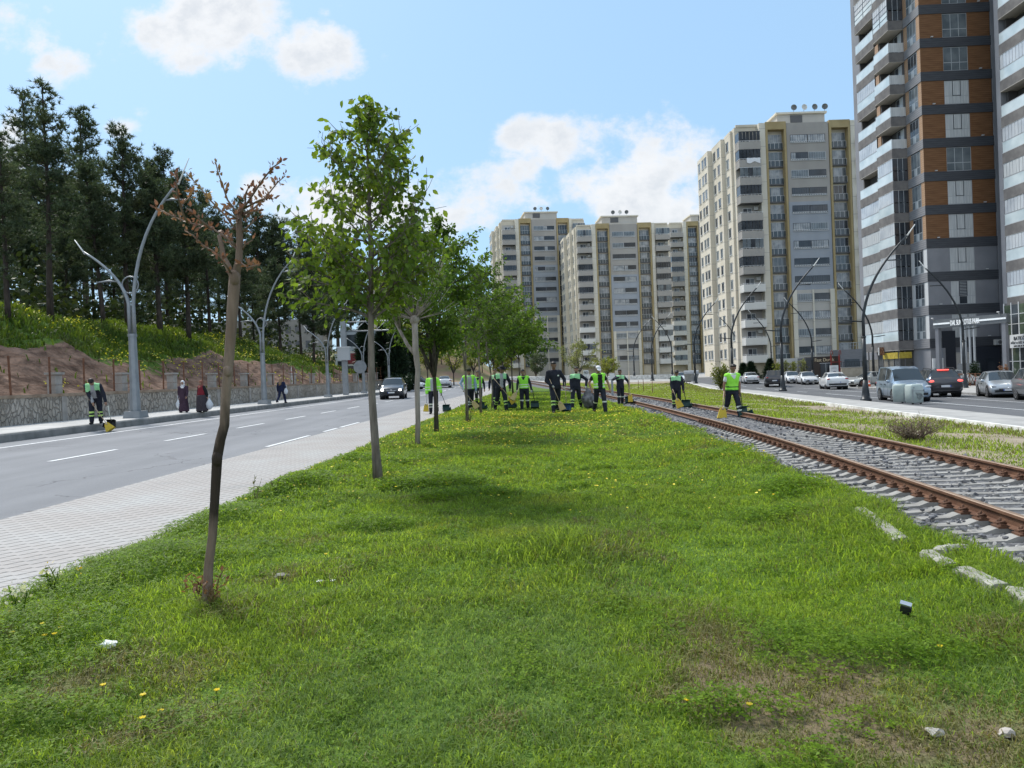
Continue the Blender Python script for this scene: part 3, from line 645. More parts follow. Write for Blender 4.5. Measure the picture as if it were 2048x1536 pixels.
# loose stones
def rocks():
    ico = bmesh.new(); bmesh.ops.create_icosphere(ico, subdivisions=1, radius=1); ico.verts.ensure_lookup_table()
    bv = np.array([v.co[:] for v in ico.verts]); bf = np.array([[v.index for v in f.verts] for f in ico.faces]); ico.free()
    var = [bv * (1 + rng.uniform(-.38, .38, (len(bv), 1))) * np.array([1, rng.uniform(.6, 1), rng.uniform(.5, .9)]) for _ in range(16)]
    V, T, MI, o = [], [], [], 0
    for n, y0, y1, s0, s1 in ((15000, 3.6, 11, .018, .034), (12500, 10, 24, .024, .044), (6500, 23, 60, .045, .08)):
        y = y0 + (y1 - y0) * rng.random(n) ** 1.15; off = rng.uniform(-1.75, 2.2, n)
        near = np.abs(np.abs(off) - .7525) < .07
        y, off = y[~near], off[~near]
        for yi, oi in zip(y, off):
            zz = ZB if abs(oi) < 1.4 else (ZB - .02 - (abs(oi) - 1.4) * .42)
            k = (yi - 4.5) / .308; fr = abs(k - round(k)) * .308
            if 0 <= round(k) < 42 and fr < .082 and abs(oi) < 1.24: 
                if rng.random() < .93: continue
                zz += .05
            p = trk_pt(yi, oi, zz + rng.uniform(-.035, .0)); s = rng.uniform(s0, s1)
            a = rng.random() * 6.28; ca, sa = math.cos(a), math.sin(a)
            b = var[rng.integers(16)] * s; r = b.copy(); r[:, 0] = b[:, 0] * ca - b[:, 1] * sa; r[:, 1] = b[:, 0] * sa + b[:, 1] * ca
            V.append(r + np.array(p[:])); T.append(bf + o); MI.append(np.full(len(bf), rng.integers(3))); o += len(bv)
    ms = [mat('stone_grey', (0.13, 0.13, 0.14), .9, c2=(0.21, 0.21, 0.22), scale=30), mat('stone_dark', (0.075, 0.075, 0.082), .9, c2=(0.13, 0.13, 0.138), scale=30), mat('stone_pale', (0.22, 0.215, 0.21), .9, c2=(0.33, 0.325, 0.315), scale=30)]
    npmesh('ballast_gravel', np.concatenate(V), np.concatenate(T), ms, mi=np.concatenate(MI), label='grey crushed stone ballast spread round the sleepers', cat='ballast', kind='stuff')
rocks()
# broken old kerb pieces lying in the grass
m_old = mat('old_concrete', (0.25, 0.24, 0.21), .95, c2=(0.38, 0.37, 0.335), scale=6, detail=8, bump=.5, bscale=30)
def kerb_piece(p0, p1, w, h, label, cur=0):
    a, b_ = gp(*p0), gp(*p1); a.z = H(a.x, a.y); b_.z = H(b_.x, b_.y); d = b_ - a; n = Vector((-d.y, d.x, 0)).normalized(); rings = []
    for i in range(9):
        t = i / 8; c = a + d * t + n * (math.sin(t * math.pi) * cur); j = lambda: random.uniform(-.006, .006)
        rings.append([c + n * (-w/2 + j()) + Vector((0, 0, -.12)), c + n * (-w/2 + j()) + Vector((0, 0, h - .015 + j())), c + n * (-w/2 + .02) + Vector((0, 0, h + j())), c + n * (w/2 - .02) + Vector((0, 0, h + j())), c + n * (w/2 + j()) + Vector((0, 0, h - .015 + j())), c + n * (w/2 + j()) + Vector((0, 0, -.12))])
    MB().loft(rings, smooth=False).build('kerb_piece', m_old, label=label, cat='kerb stone', group='broken concrete kerb pieces in the grass')
kerb_piece((1722, 1028), (1806, 1092), .12, .065, 'long straight broken concrete kerb piece in the grass, farthest of the four', 0)
kerb_piece((1880, 1118), (1928, 1108), .10, .07, 'short curved concrete kerb piece set back towards the ballast', .06)
kerb_piece((1856, 1116), (1905, 1143), .11, .06, 'cracked concrete kerb piece with its top end at the curved one', 0)
kerb_piece((1925, 1152), (2003, 1187), .12, .065, 'concrete kerb piece half sunk in tall grass below the cracked one', 0)
kerb_piece((2030, 1193), (2075, 1222), .11, .06, 'concrete kerb end cut by the edge of the photo in tall grass', 0)

# ------------------------------------------------------------------ small litter
def crumple(name, px, r, m, label, cat, seed, flat=.6, n=2):
    p = gp(*px); bm = bmesh.new(); bmesh.ops.create_icosphere(bm, subdivisions=n, radius=1); rr = random.Random(seed)
    for v in bm.verts:
        k = rr.uniform(.6, 1.15); v.co = Vector((v.co.x * r * k, v.co.y * r * k * .8, max(-.25, v.co.z) * r * flat * k))
    me = bpy.data.meshes.new(name); bm.to_mesh(me); bm.free(); me.materials.append(m)
    o = link(name, me, None, (p.x, p.y, H(p.x, p.y) + r * flat * .2 + .012), label, cat); return o
m_tissue = mat('white_tissue', (0.78, 0.79, 0.80), .8)
m_stone = mat('field_stone', (0.30, 0.28, 0.25), .9, c2=(0.42, 0.40, 0.36), scale=20, bump=.3)
crumple('crumpled_tissue', (217, 1297), .052, m_tissue, 'crumpled white tissue lying on the grass below the pruned tree', 'tissue', 3)
crumple('stone', (1868, 1473), .042, m_stone, 'grey flat stone half hidden in dry grass by the front edge', 'stone', 5, .5)
crumple('stone', (2012, 1476), .036, mat('pale_stone', (0.42, 0.38, 0.34), .9), 'pale whitish stone in dry grass at the far corner', 'stone', 6, .7)
crumple('stone', (562, 1157), .06, mat('dark_stone', (0.24, 0.23, 0.21), .9), 'small dark stone on bare earth beside the pruned tree', 'stone', 8, .45)
crumple('paper_scrap', (640, 1166), .035, m_tissue, 'scrap of white paper in the grass beside the dark stone', 'paper', 9, .3)
crumple('paper_scrap', (665, 1164), .025, m_tissue, 'tiny white paper scrap, the smaller of the two by the stone', 'paper', 10, .3)
p = gp(1812, 1234)
b = MB(); b.box((0, 0, .045), (.06, .026, .06), 0, Euler((.5, .2, -.6)).to_matrix()); b.box((-.004, -.012, .082), (.062, .03, .012), 1, Euler((.5, .2, -.6)).to_matrix())
b.build('cigarette_packet', [mat('black_card', (0.03, 0.03, 0.035), .4), mat('silver_foil', (0.6, 0.6, 0.62), .3, .8)], None, p, label='small black and silver packet dropped in the grass', cat='packet')

# ------------------------------------------------------------------ wall, fence, embankment
m_soil = mat('bank_soil', (0.155, 0.095, 0.068), .95, c2=(0.24, 0.155, 0.115), scale=.9, detail=9, bump=.9, bscale=3.5)
def bank_mat():
    m = bpy.data.materials.new('embankment'); m.use_nodes = True; nt = m.node_tree; N, L = nt.nodes, nt.links; bs = N['Principled BSDF']
    bs.inputs['Roughness'].default_value = .95; bs.inputs['Specular IOR Level'].default_value = .1
    g = N.new('ShaderNodeNewGeometry')
    def noise(sc, det, st=(1, 1, 1)):
        mp = N.new('ShaderNodeMapping'); mp.inputs['Scale'].default_value = st; L.new(g.outputs['Position'], mp.inputs['Vector'])
        n = N.new('ShaderNodeTexNoise'); n.inputs['Scale'].default_value = sc; n.inputs['Detail'].default_value = det; L.new(mp.outputs[0], n.inputs['Vector']); return n.outputs['Fac']
    def ramp(x, a, ca, b_, cb):
        r = N.new('ShaderNodeValToRGB'); e = r.color_ramp.elements; e[0].position = a; e[0].color = (*ca, 1); e[1].position = b_; e[1].color = (*cb, 1); L.new(x, r.inputs['Fac']); return r.outputs['Color']
    soil = ramp(noise(1.6, 12, (1, .6, 1)), .36, (0.085, 0.052, 0.038), .64, (0.23, 0.15, 0.112))
    att = N.new('ShaderNodeAttribute'); att.attribute_name = 'green'
    ad = N.new('ShaderNodeMath'); ad.operation = 'MULTIPLY_ADD'; L.new(noise(1.1, 7), ad.inputs[0]); ad.inputs[1].default_value = 1.0; L.new(att.outputs['Fac'], ad.inputs[2])
    msk = ramp(ad.outputs[0], .92, (0, 0, 0), 1.08, (1, 1, 1))
    grn = ramp(noise(3, 6), .3, (0.045, 0.09, 0.016), .7, (0.10, 0.16, 0.026))
    mx = N.new('ShaderNodeMix'); mx.data_type = 'RGBA'; L.new(msk, mx.inputs['Factor']); L.new(soil, mx.inputs['A']); L.new(grn, mx.inputs['B'])
    L.new(mx.outputs['Result'], bs.inputs['Base Color'])
    bp = N.new('ShaderNodeBump'); bp.inputs['Strength'].default_value = 1; bp.inputs['Distance'].default_value = .25; L.new(noise(2.2, 8), bp.inputs['Height']); L.new(bp.outputs[0], bs.inputs['Normal'])
    return m
m_bank = bank_mat()
bank_v, bank_g = [], []
ds = [0.16, .3, .5, .75, 1, 1.25, 1.5, 1.75, 2, 2.3, 2.6, 2.9, 3.2, 3.5, 3.8, 4.1, 4.4, 4.7, 5, 5.3, 5.6, 6, 6.4, 7.2, 8, 9, 10, 11.5, 13, 16, 20, 26, 34, 46, 70, 110]
ys = list(np.arange(-4, 18, 2.0)) + list(np.arange(18, 66, .4)) + list(np.arange(66, 128, 1.3))
def greenness(d, y):
    e = 4.3 + .9 * math.sin(y * .23 + 1) + .5 * math.sin(y * .7)
    if y > 60: e -= 1.6 * sm(60, 80, y)
    return max(-.1, min(1.0, .5 + (d - e) * .42 if d > 1.4 else .36 - d * .1))
for y in ys:
    for d in ds:
        x = wall_l(y) - d; bank_v.append((x, y, hill(x, y))); bank_g.append(greenness(d, y))
w = len(ds)
bt = np.array([(i*w + k + 1, i*w + k, (i+1)*w + k, (i+1)*w + k + 1) for i in range(len(ys) - 1) for k in range(w - 1)])
bo = npmesh('embankment', np.array(bank_v), bt, m_bank, smooth=True, kind='structure')
at_ = bo.data.attributes.new('green', 'FLOAT', 'POINT'); at_.data.foreach_set('value', np.array(bank_g, dtype=np.float32))
# long grass and yellow mustard on the bank
def bank_grass():
    n = 60000; y = 22 + 80 * rng.random(n) ** 1.2; d = 14 * rng.random(n) ** .8
    g = np.array([greenness(a, b) for a, b in zip(d, y)]); k = rng.random(n) < np.clip((g - .42) * 3 + .06, .03, 1); y, d = y[k], d[k]
    x = np.vectorize(wall_l)(y) - d; z = np.array([hill(a, b) for a, b in zip(x, y)]); m = len(x)
    h = (.18 + .42 * rng.random(m)) * (.6 + .8 * vnoise(x, y, .6, 31))
    mi = np.where(vnoise(x, y, .35, 33) + .3 * rng.random(m) > .72, 2, np.where(rng.random(m) < .25, 1, 0))
    v, t, e = blades(x, y, z - .03, h, .05 + .05 * rng.random(m), .2 + .6 * rng.random(m), mi)
    m_bg = [leafmat('bank_grass_green', (0.05, 0.09, 0.016), (0.085, 0.135, 0.024), 3, .4, c3=(0.12, 0.13, 0.04), big=.35), leafmat('bank_grass_dull', (0.06, 0.085, 0.03), (0.09, 0.115, 0.04), 3, .35), leafmat('bank_grass_lime', (0.085, 0.13, 0.02), (0.13, 0.175, 0.03), 3, .45)]
    npmesh('bank_grass', v, t, m_bg, mi=e, label='long green grass growing up the embankment under the pines', cat='grass', kind='stuff')
    n = 5000; y = 24 + 60 * rng.random(n); d = 10 * rng.random(n)
    f = vnoise(y, d, .35, 41); k = f > .7; y, d = y[k], d[k]; x = np.vectorize(wall_l)(y) - d - .2; m = len(x); z = np.array([hill(a, b) for a, b in zip(x, y)]) + .3 + .3 * rng.random(m)
    s = .035 + .03 * rng.random(m); V = np.empty((m, 4, 3)); a = rng.random(m) * 6.28
    for j in range(4):
        V[:, j] = np.stack([x + np.cos(a + j * 1.57) * s, y + np.sin(a + j * 1.57) * s, z + (np.sin(a * 3 + j * 1.57)) * s * .8], 1)
    npmesh('mustard_flowers', V.reshape(-1, 3), np.arange(m * 4).reshape(-1, 4), leafmat('mustard_petal', (0.48, 0.42, 0.05), (0.38, 0.38, 0.06), 3, .3), label='yellow mustard flowers in drifts on the embankment', cat='wildflowers', kind='stuff')
bank_grass()
def wall_mat():
    m = bpy.data.materials.new('stamped_stone_wall'); m.use_nodes = True; nt = m.node_tree; N, L = nt.nodes, nt.links; bs = N['Principled BSDF']; bs.inputs['Roughness'].default_value = .9
    g = N.new('ShaderNodeNewGeometry'); mp = N.new('ShaderNodeMapping'); mp.inputs['Scale'].default_value = (5.2, 5.2, 3.0); L.new(g.outputs['Position'], mp.inputs['Vector'])
    nz = N.new('ShaderNodeTexNoise'); nz.inputs['Scale'].default_value = 1.4; nz.inputs['Detail'].default_value = 3; L.new(mp.outputs[0], nz.inputs['Vector'])
    ad = N.new('ShaderNodeMix'); ad.data_type = 'RGBA'; ad.blend_type = 'ADD'; ad.inputs['Factor'].default_value = .7; L.new(mp.outputs[0], ad.inputs['A']); L.new(nz.outputs['Color'], ad.inputs['B'])
    vo = N.new('ShaderNodeTexVoronoi'); vo.feature = 'DISTANCE_TO_EDGE'; vo.inputs['Scale'].default_value = 1.0; L.new(ad.outputs['Result'], vo.inputs['Vector'])
    r = N.new('ShaderNodeValToRGB'); e = r.color_ramp.elements; e[0].position = .02; e[0].color = (0.10, 0.09, 0.08, 1); e[1].position = .11; e[1].color = (1, 1, 1, 1); L.new(vo.outputs['Distance'], r.inputs['Fac'])
    n2 = N.new('ShaderNodeTexNoise'); n2.inputs['Scale'].default_value = .7; n2.inputs['Detail'].default_value = 8; L.new(g.outputs['Position'], n2.inputs['Vector'])
    r2 = N.new('ShaderNodeValToRGB'); e = r2.color_ramp.elements; e[0].position = .35; e[0].color = (0.29, 0.255, 0.21, 1); e[1].position = .65; e[1].color = (0.45, 0.41, 0.365, 1); L.new(n2.outputs['Fac'], r2.inputs['Fac'])
    mx = N.new('ShaderNodeMix'); mx.data_type = 'RGBA'; mx.blend_type = 'MULTIPLY'; mx.inputs['Factor'].default_value = .24; L.new(r2.outputs['Color'], mx.inputs['A']); L.new(r.outputs['Color'], mx.inputs['B']); L.new(mx.outputs['Result'], bs.inputs['Base Color'])
    bp = N.new('ShaderNodeBump'); bp.inputs['Strength'].default_value = 1.0; bp.inputs['Distance'].default_value = .08; L.new(r.outputs['Color'], bp.inputs['Height']); L.new(bp.outputs[0], bs.inputs['Normal'])
    return m
m_wall = wall_mat(); m_cap = mat('wall_coping', (0.22, 0.16, 0.115), .9, c2=(0.32, 0.25, 0.19), scale=2, detail=6); m_pil = mat('wall_pillar', (0.27, 0.25, 0.23), .9, c2=(0.36, 0.34, 0.32), scale=3, detail=6)
WALL_H = 1.12
sw = thing('stone_wall', 'long low wall of stamped stone pattern with brown coping beside the sidewalk', 'wall', (wall_l(30), 30, G(wall_l(30), 30)))
W0 = sw.location.copy()
b = MB(); bc = MB(); n = 60
for (zz0, zz1, x0, x1, bb) in ((-.1, KERB_H + WALL_H - .12, -.13, .13, b), (KERB_H + WALL_H - .12, KERB_H + WALL_H, -.18, .17, bc)):
    rings = []
    for i in range(n + 1):
        y = -4 + 122 * i / n; x = wall_l(y); g = G(x, y)
        rings.append([Vector((x + x0, y, g + zz0)) - W0, Vector((x + x1, y, g + zz0)) - W0, Vector((x + x1, y, g + zz1)) - W0, Vector((x + x0, y, g + zz1)) - W0])
    bb.loft(rings, smooth=False)
b.build('wall_body', m_wall, sw); bc.build('coping', m_cap, sw)
# pilaster strips every few metres, every second carries a short pier above the coping
ps = MB(); ps.b2(-.14, .155, -.16, .16, -.1, KERB_H + WALL_H - .12)
pr = MB(); pr.b2(-.22, .13, -.22, .22, KERB_H + WALL_H, KERB_H + WALL_H + .78); pr.b2(-.29, .2, -.29, .29, KERB_H + WALL_H + .78, KERB_H + WALL_H + .87)
pso = ps.build('wall_strip', m_pil, sw); pro = pr.build('pier', m_pil, sw)
k1 = k2 = 0
for i in range(18):
    y = 30.4 + 4.75 * (i - 2); 
    s = pso if k1 == 0 else pso.copy(); k1 += 1
    if s is not pso: COL.objects.link(s)
    s.location = Vector((wall_l(y), y, G(wall_l(y), y))) - W0; s.rotation_euler = (0, 0, -.048)
    if 28 < y < 105:
        q = pro if k2 == 0 else pro.copy(); k2 += 1
        if q is not pro: COL.objects.link(q)
        q.location = Vector((wall_l(y) - .18, y, G(wall_l(y), y))) - W0; q.rotation_euler = (0, 0, -.048)
# rusty fence on the wall
fe = thing('wire_fence', 'rusty steel posts strung with thin wire standing on the stone wall', 'fence', (wall_l(30), 30, G(wall_l(30), 30) + KERB_H + WALL_H))
F0 = fe.location.copy()
m_rpost = mat('rusty_post', (0.12, 0.055, 0.035), .85, c2=(0.19, 0.09, 0.05), scale=8)
pm = MB(); pm.box((0, 0, .74), (.05, .05, 1.5)); pm.box((0.02, 0, .74), (.012, .075, 1.5)); po = pm.build('post', m_rpost, fe)
for i in range(34):
    y = 23.2 + 2.2 * i; q = po if i == 0 else po.copy()
    if i: COL.objects.link(q)
    q.location = Vector((wall_l(y) - .02, y, G(wall_l(y), y) + KERB_H + WALL_H - .01)) - F0; q.rotation_euler = (random.uniform(-.02, .02), random.uniform(-.02, .02), 0)
for hh in (.35, .75, 1.15, 1.45):
    MB().tube([Vector((wall_l(y) - .02, y, G(wall_l(y), y) + KERB_H + WALL_H + hh)) - F0 for y in np.arange(20, 98, 4)], .006, 4).build('wire', m_rpost, fe)

# ------------------------------------------------------------------ street lamps
m_lgrey = mat('grey_lamp_paint', (0.23, 0.25, 0.27), .45, .3, c2=(0.28, 0.30, 0.32), scale=3)
m_lblack = mat('black_lamp_paint', (0.022, 0.026, 0.03), .4, .2, c2=(0.035, 0.04, 0.045), scale=3)
m_tip = mat('white_lamp_tip', (0.72, 0.72, 0.70), .4)
def qbez(p0, p1, p2, n=12):
    return [Vector(p0) * (1-t)**2 + Vector(p1) * 2*t*(1-t) + Vector(p2) * t*t for t in [i / n for i in range(n + 1)]]
def lamp_double(name, loc, Hh, rot, m, label, group):
    t = thing(name, label, 'street lamp', loc, rot, group); k = Hh / 11.0
    b = MB(); b.box((0, 0, .16 * k), (.74 * k, .74 * k, .30 * k), 0, None, .9); b.build('base', m, t)
    b = MB(); b.tube([(0, 0, .3 * k), (0, 0, 3.5 * k)], [.215 * k, .165 * k], 8, smooth=False); b.tube([(0, 0, 3.5 * k), (0, 0, 3.62 * k)], [.19 * k, .19 * k], 8, smooth=False); b.build('pole', m, t)
    for s, top, xo, mid in ((-1, 7.75, -2.35, 1.0), (1, 11.0, 2.8, .85)):
        b = MB(); z0 = 3.6; pts = [(s * .10, 0, z0), (s * .10, 0, z0 + 1.0)] + qbez((s * .10, 0, z0 + 1.3), (s * .35, 0, z0 + (top - z0) * .62), (xo * .84, 0, z0 + (top - z0) * .87), 10)
        pts = [Vector(p) * k for p in pts]; rr = [(.085 - .04 * i / (len(pts) - 1)) * k for i in range(len(pts))]
        b.tube(pts, rr, 8); arm = b.build('arm', m, t)
        e = Vector((xo * .84, 0, z0 + (top - z0) * .87)) * k; f = Vector((xo, 0, top)) * k
        MB().tube([e - (f - e) * .15, f], [.045 * k, .02 * k], 6).build('tip', m_tip, arm)
        q = pts[6] if s < 0 else pts[10]; L = .95 * k
        b = MB(); b.tube([q, q + Vector((s * L * .4, 0, .05 * k)), q + Vector((s * L, 0, .0))], [.026 * k, .05 * k, .025 * k], 6); b.build('luminaire', m, arm)
    b = MB(); pts = [(math.cos(a) * .36 * k, 0, 5.72 * k + math.sin(a) * .36 * k) for a in [2 * math.pi * i / 20 for i in range(21)]]; b.tube(pts, .028 * k, 5, cap=False); b.build('ring', m, t)
    return t
LG = 'grey double-armed lamps along the left sidewalk'
def side_pt(px):     # where the view ray at this column meets the lamp line on the sidewalk
    y = 5.0
    while y < 120:
        x = kerb_l(y) - .75
        if proj((x, y, G(x, y) + KERB_H))[0] >= px: break
        y += .1
    return Vector((x, y, G(x, y) + KERB_H - .02)), y
for px, hp, lab in ((270, 513, 'tall grey double-armed street lamp, the nearest one, standing between the sweeper and the two women'),
                    (529, 312, 'grey double-armed street lamp behind the pruned tree, next to the woman walking away'),
                    (656, 206, 'grey double-armed street lamp between the hanging banner and the leafy roadside tree'),
                    (728, 170, 'small distant grey double-armed street lamp beside the overhead gantry'),
                    (779, 150, 'most distant grey double-armed street lamp among the dark cypresses')):
    p, y = side_pt(px); lamp_double('street_lamp', p, hp * y / FOC, -.04, m_lgrey, lab, LG)
def lamp_single(loc, Hh, lean, rot, label, group, both=False):
    t = thing('street_lamp', label, 'street lamp', loc, rot, group); k = Hh / 9.6; s = lean
    b = MB(); b.tube([(0, 0, -.05), (0, 0, .12), (0, 0, .14), (0, 0, .5), (0, 0, 1.2 * k)], [.30 * k, .30 * k, .24 * k, .19 * k, .12 * k], 10); b.build('base', m_lblack, t)
    b = MB(); b.tube([(0, 0, 1.1 * k), (0, 0, 3.6 * k)], [.125 * k, .10 * k], 10); b.tube([(0, 0, 3.5 * k), (0, 0, 3.6 * k)], .125 * k, 10); b.build('pole', m_lblack, t)
    for sg, top, xo in ((s, 9.6, 2.9),) + (((-s, 8.6, 2.3),) if both else ()):
        z0 = 3.55; pts = [(0, 0, z0), (0, 0, z0 + .8)] + qbez((0, 0, z0 + 1.0), (sg * .25, 0, z0 + (top - z0) * .55), (sg * xo * .85, 0, z0 + (top - z0) * .9), 10)
        pts = [Vector(p) * k for p in pts]; b = MB(); b.tube(pts, [(.092 - .04 * i / (len(pts) - 1)) * k for i in range(len(pts))], 8); arm = b.build('arm', m_lblack, t)
        e = pts[-1]; f = Vector((sg * xo, 0, top)) * k; MB().tube([e - (f - e) * .2, f], [.05 * k, .02 * k], 6).build('tip', m_tip, arm)
        q = pts[9]; MB().tube([q, q + Vector((sg * .9, 0, .0)) * k], [.03 * k, .045 * k], 6).build('luminaire', m_lblack, arm)
    q = Vector((0, 0, 4.4 * k)); MB().tube([q, q + Vector((-s * .6, 0, .05)) * k, q + Vector((-s * 1.15, 0, .12)) * k], [.03 * k, .05 * k, .03 * k], 6).build('side_light', m_lblack, t)
    return t
NG, FG = 'black curved lamps on the near pavement of the right road', 'black curved lamps on the far side of the right road'
for px, py, hp, lean, g, lab, both in (
    (1732, 802, 347, 1, NG, 'black curved street lamp beside the silver blue van, tallest of its row', 0),
    (1566, 782, 262, 1, NG, 'black curved street lamp in front of the dark pickup truck', 0),
    (1466, 771, 205, 1, NG, 'black curved street lamp rising straight behind the worker on the tracks', 0),
    (1391, 767, 170, 1, NG, 'black curved street lamp next to the leafy shrub and grey waste container', 0),
    (1305, 761, 134, 1, NG, 'black curved street lamp beside the bending worker, nearer of two close lamps', 0),
    (1269, 757, 118, 1, NG, 'black curved street lamp right behind the worker rubbing his face', 0),
    (1224, 749, 96, 1, NG, 'small far black curved street lamp behind the white-capped worker', 0),
    (1930, 779, 262, -1, FG, 'black curved street lamp in front of the dark entrance portico, leaning over the road', 0),
    (1748, 768, 205, -1, FG, 'black curved street lamp standing by the orange cone and white crossover', 0),
    (1626, 760, 168, -1, FG, 'black curved street lamp in front of the fast food kiosk, leaning over the road', 0),
    (1544, 757, 140, -1, FG, 'black curved street lamp leaning from behind the dark pickup truck', 0),
    (1478, 754, 128, -1, FG, 'black curved street lamp behind the worker on the tracks, leaning away from the cars', 0),
    (1345, 752, 122, -1, FG, 'distant black street lamp behind the bending worker, leaning towards the lawn', 0),
    (1084, 750, 84, 1, FG, 'distant black double-armed lamp beside the tallest worker, tops spread in a V', 1),
    (1154, 748, 86, 1, FG, 'distant black double-armed lamp rising out of the pale willow', 1),
    (1240, 749, 92, -1, FG, 'distant black curved lamp in front of the middle block of flats', 1)):
    p = gp(px, py); lamp_single(p, hp * p.y / FOC * (1.0 if not both else 1.0), lean, -.1, lab, g, both)
# ------------------------------------------------------------------ trees and plants
m_bark = mat('grey_bark', (0.115, 0.095, 0.08), .95, c2=(0.24, 0.205, 0.175), scale=9, detail=8, bump=.9, bscale=30, coords='obj', stretch=(1.6, 1.6, .3))
m_bark_d = mat('dark_bark', (0.04, 0.034, 0.028), .95, c2=(0.095, 0.08, 0.068), scale=9, detail=8, bump=.9, bscale=30, coords='obj', stretch=(1.6, 1.6, .3))
m_bark_p = mat('pale_bark', (0.22, 0.185, 0.16), .9, c2=(0.36, 0.315, 0.28), scale=7, detail=8, bump=.7, bscale=25, coords='obj', stretch=(1.6, 1.6, .3))
m_bark_t = mat('tan_bark', (0.165, 0.115, 0.085), .95, c2=(0.27, 0.20, 0.155), c3=(0.20, 0.145, 0.11), scale=5, detail=9, bump=.9, bscale=22, coords='obj', stretch=(2.0, 2.0, .35))
m_bark_x = mat('rotten_bark', (0.028, 0.022, 0.018), .95, c2=(0.10, 0.078, 0.058), scale=8, detail=9, bump=1, bscale=25, coords='obj', stretch=(2.0, 2.0, .35))
m_bark_pine = mat('pine_bark', (0.03, 0.024, 0.02), .95, c2=(0.07, 0.054, 0.045), scale=5, detail=6, bump=.8, bscale=16, coords='obj', stretch=(1.5, 1.5, .4))
m_leaf = leafmat('pear_leaf', (0.085, 0.14, 0.028), (0.14, 0.20, 0.042), 3.0, .5, (1.6, 1.6, .55), c3=(0.19, 0.23, 0.06), big=1.8)
m_leaf2 = leafmat('fresh_leaf', (0.062, 0.115, 0.022), (0.115, 0.18, 0.034), 2.0, .45, (1.5, 1.5, .55))
m_leaf_y = leafmat('lime_leaf', (0.16, 0.19, 0.04), (0.23, 0.24, 0.06), 1.0, .45, (1.4, 1.4, .6))
m_leaf_red = leafmat('copper_leaf', (0.17, 0.095, 0.075), (0.25, 0.145, 0.085), 3.0, .3, (1.3, 1.0, .7), c3=(0.28, 0.22, 0.075), big=1.2)
m_leaf_willow = leafmat('willow_leaf', (0.17, 0.19, 0.08), (0.25, 0.26, 0.12), .6, .4, (1.3, 1.3, .7))
m_needle = leafmat('pine_needle', (0.052, 0.074, 0.045), (0.095, 0.118, 0.068), .9, .3, (1.2, 1.3, .7), c3=(0.125, 0.138, 0.075), big=.5)
m_cyp = leafmat('cypress_needle', (0.012, 0.026, 0.015), (0.026, 0.045, 0.022), 1.2, .1)

def leaf_mesh(name, P, D, size, m, parent, r, wid=.55, nq=1, fold=.25):
    """leaves at P, hanging along D; each a folded diamond"""
    P = np.asarray(P); D = np.asarray(D); n = len(P)
    D = D / np.maximum(1e-6, np.linalg.norm(D, axis=1))[:, None]
    q = r.normal(0, 1, (n, 3)); S = np.cross(D, q); S /= np.maximum(1e-6, np.linalg.norm(S, axis=1))[:, None]; U = np.cross(S, D)
    s = (size * (.65 + .7 * r.random(n)))[:, None]
    e = lambda a, b, sg: P + D * s * a + S * s * wid * b * sg + U * s * fold * (b * .9 - .3 * a * a)
    V = np.stack([P, e(.28, .42, 1), e(.62, .40, 1), P + D * s - U * s * fold * .3, e(.62, .40, -1), e(.28, .42, -1)], 1).reshape(-1, 3); k = (np.arange(n) * 6)[:, None]
    T = np.concatenate([k + [0, 1, 5], k + [1, 2, 5], k + [2, 4, 5], k + [2, 3, 4]], 1).reshape(-1, 3)
    return npmesh(name, V, T, m, parent)
def unit(v): return v / max(1e-9, np.linalg.norm(v))
def wander(r, p, d, L, n, up=0.0, wig=.15):
    pts = [np.array(p, float)]; d = unit(np.array(d, float))
    for i in range(n):
        d = unit(d + r.normal(0, wig, 3) + np.array([0, 0, up])); pts.append(pts[-1] + d * L / n)
    return pts
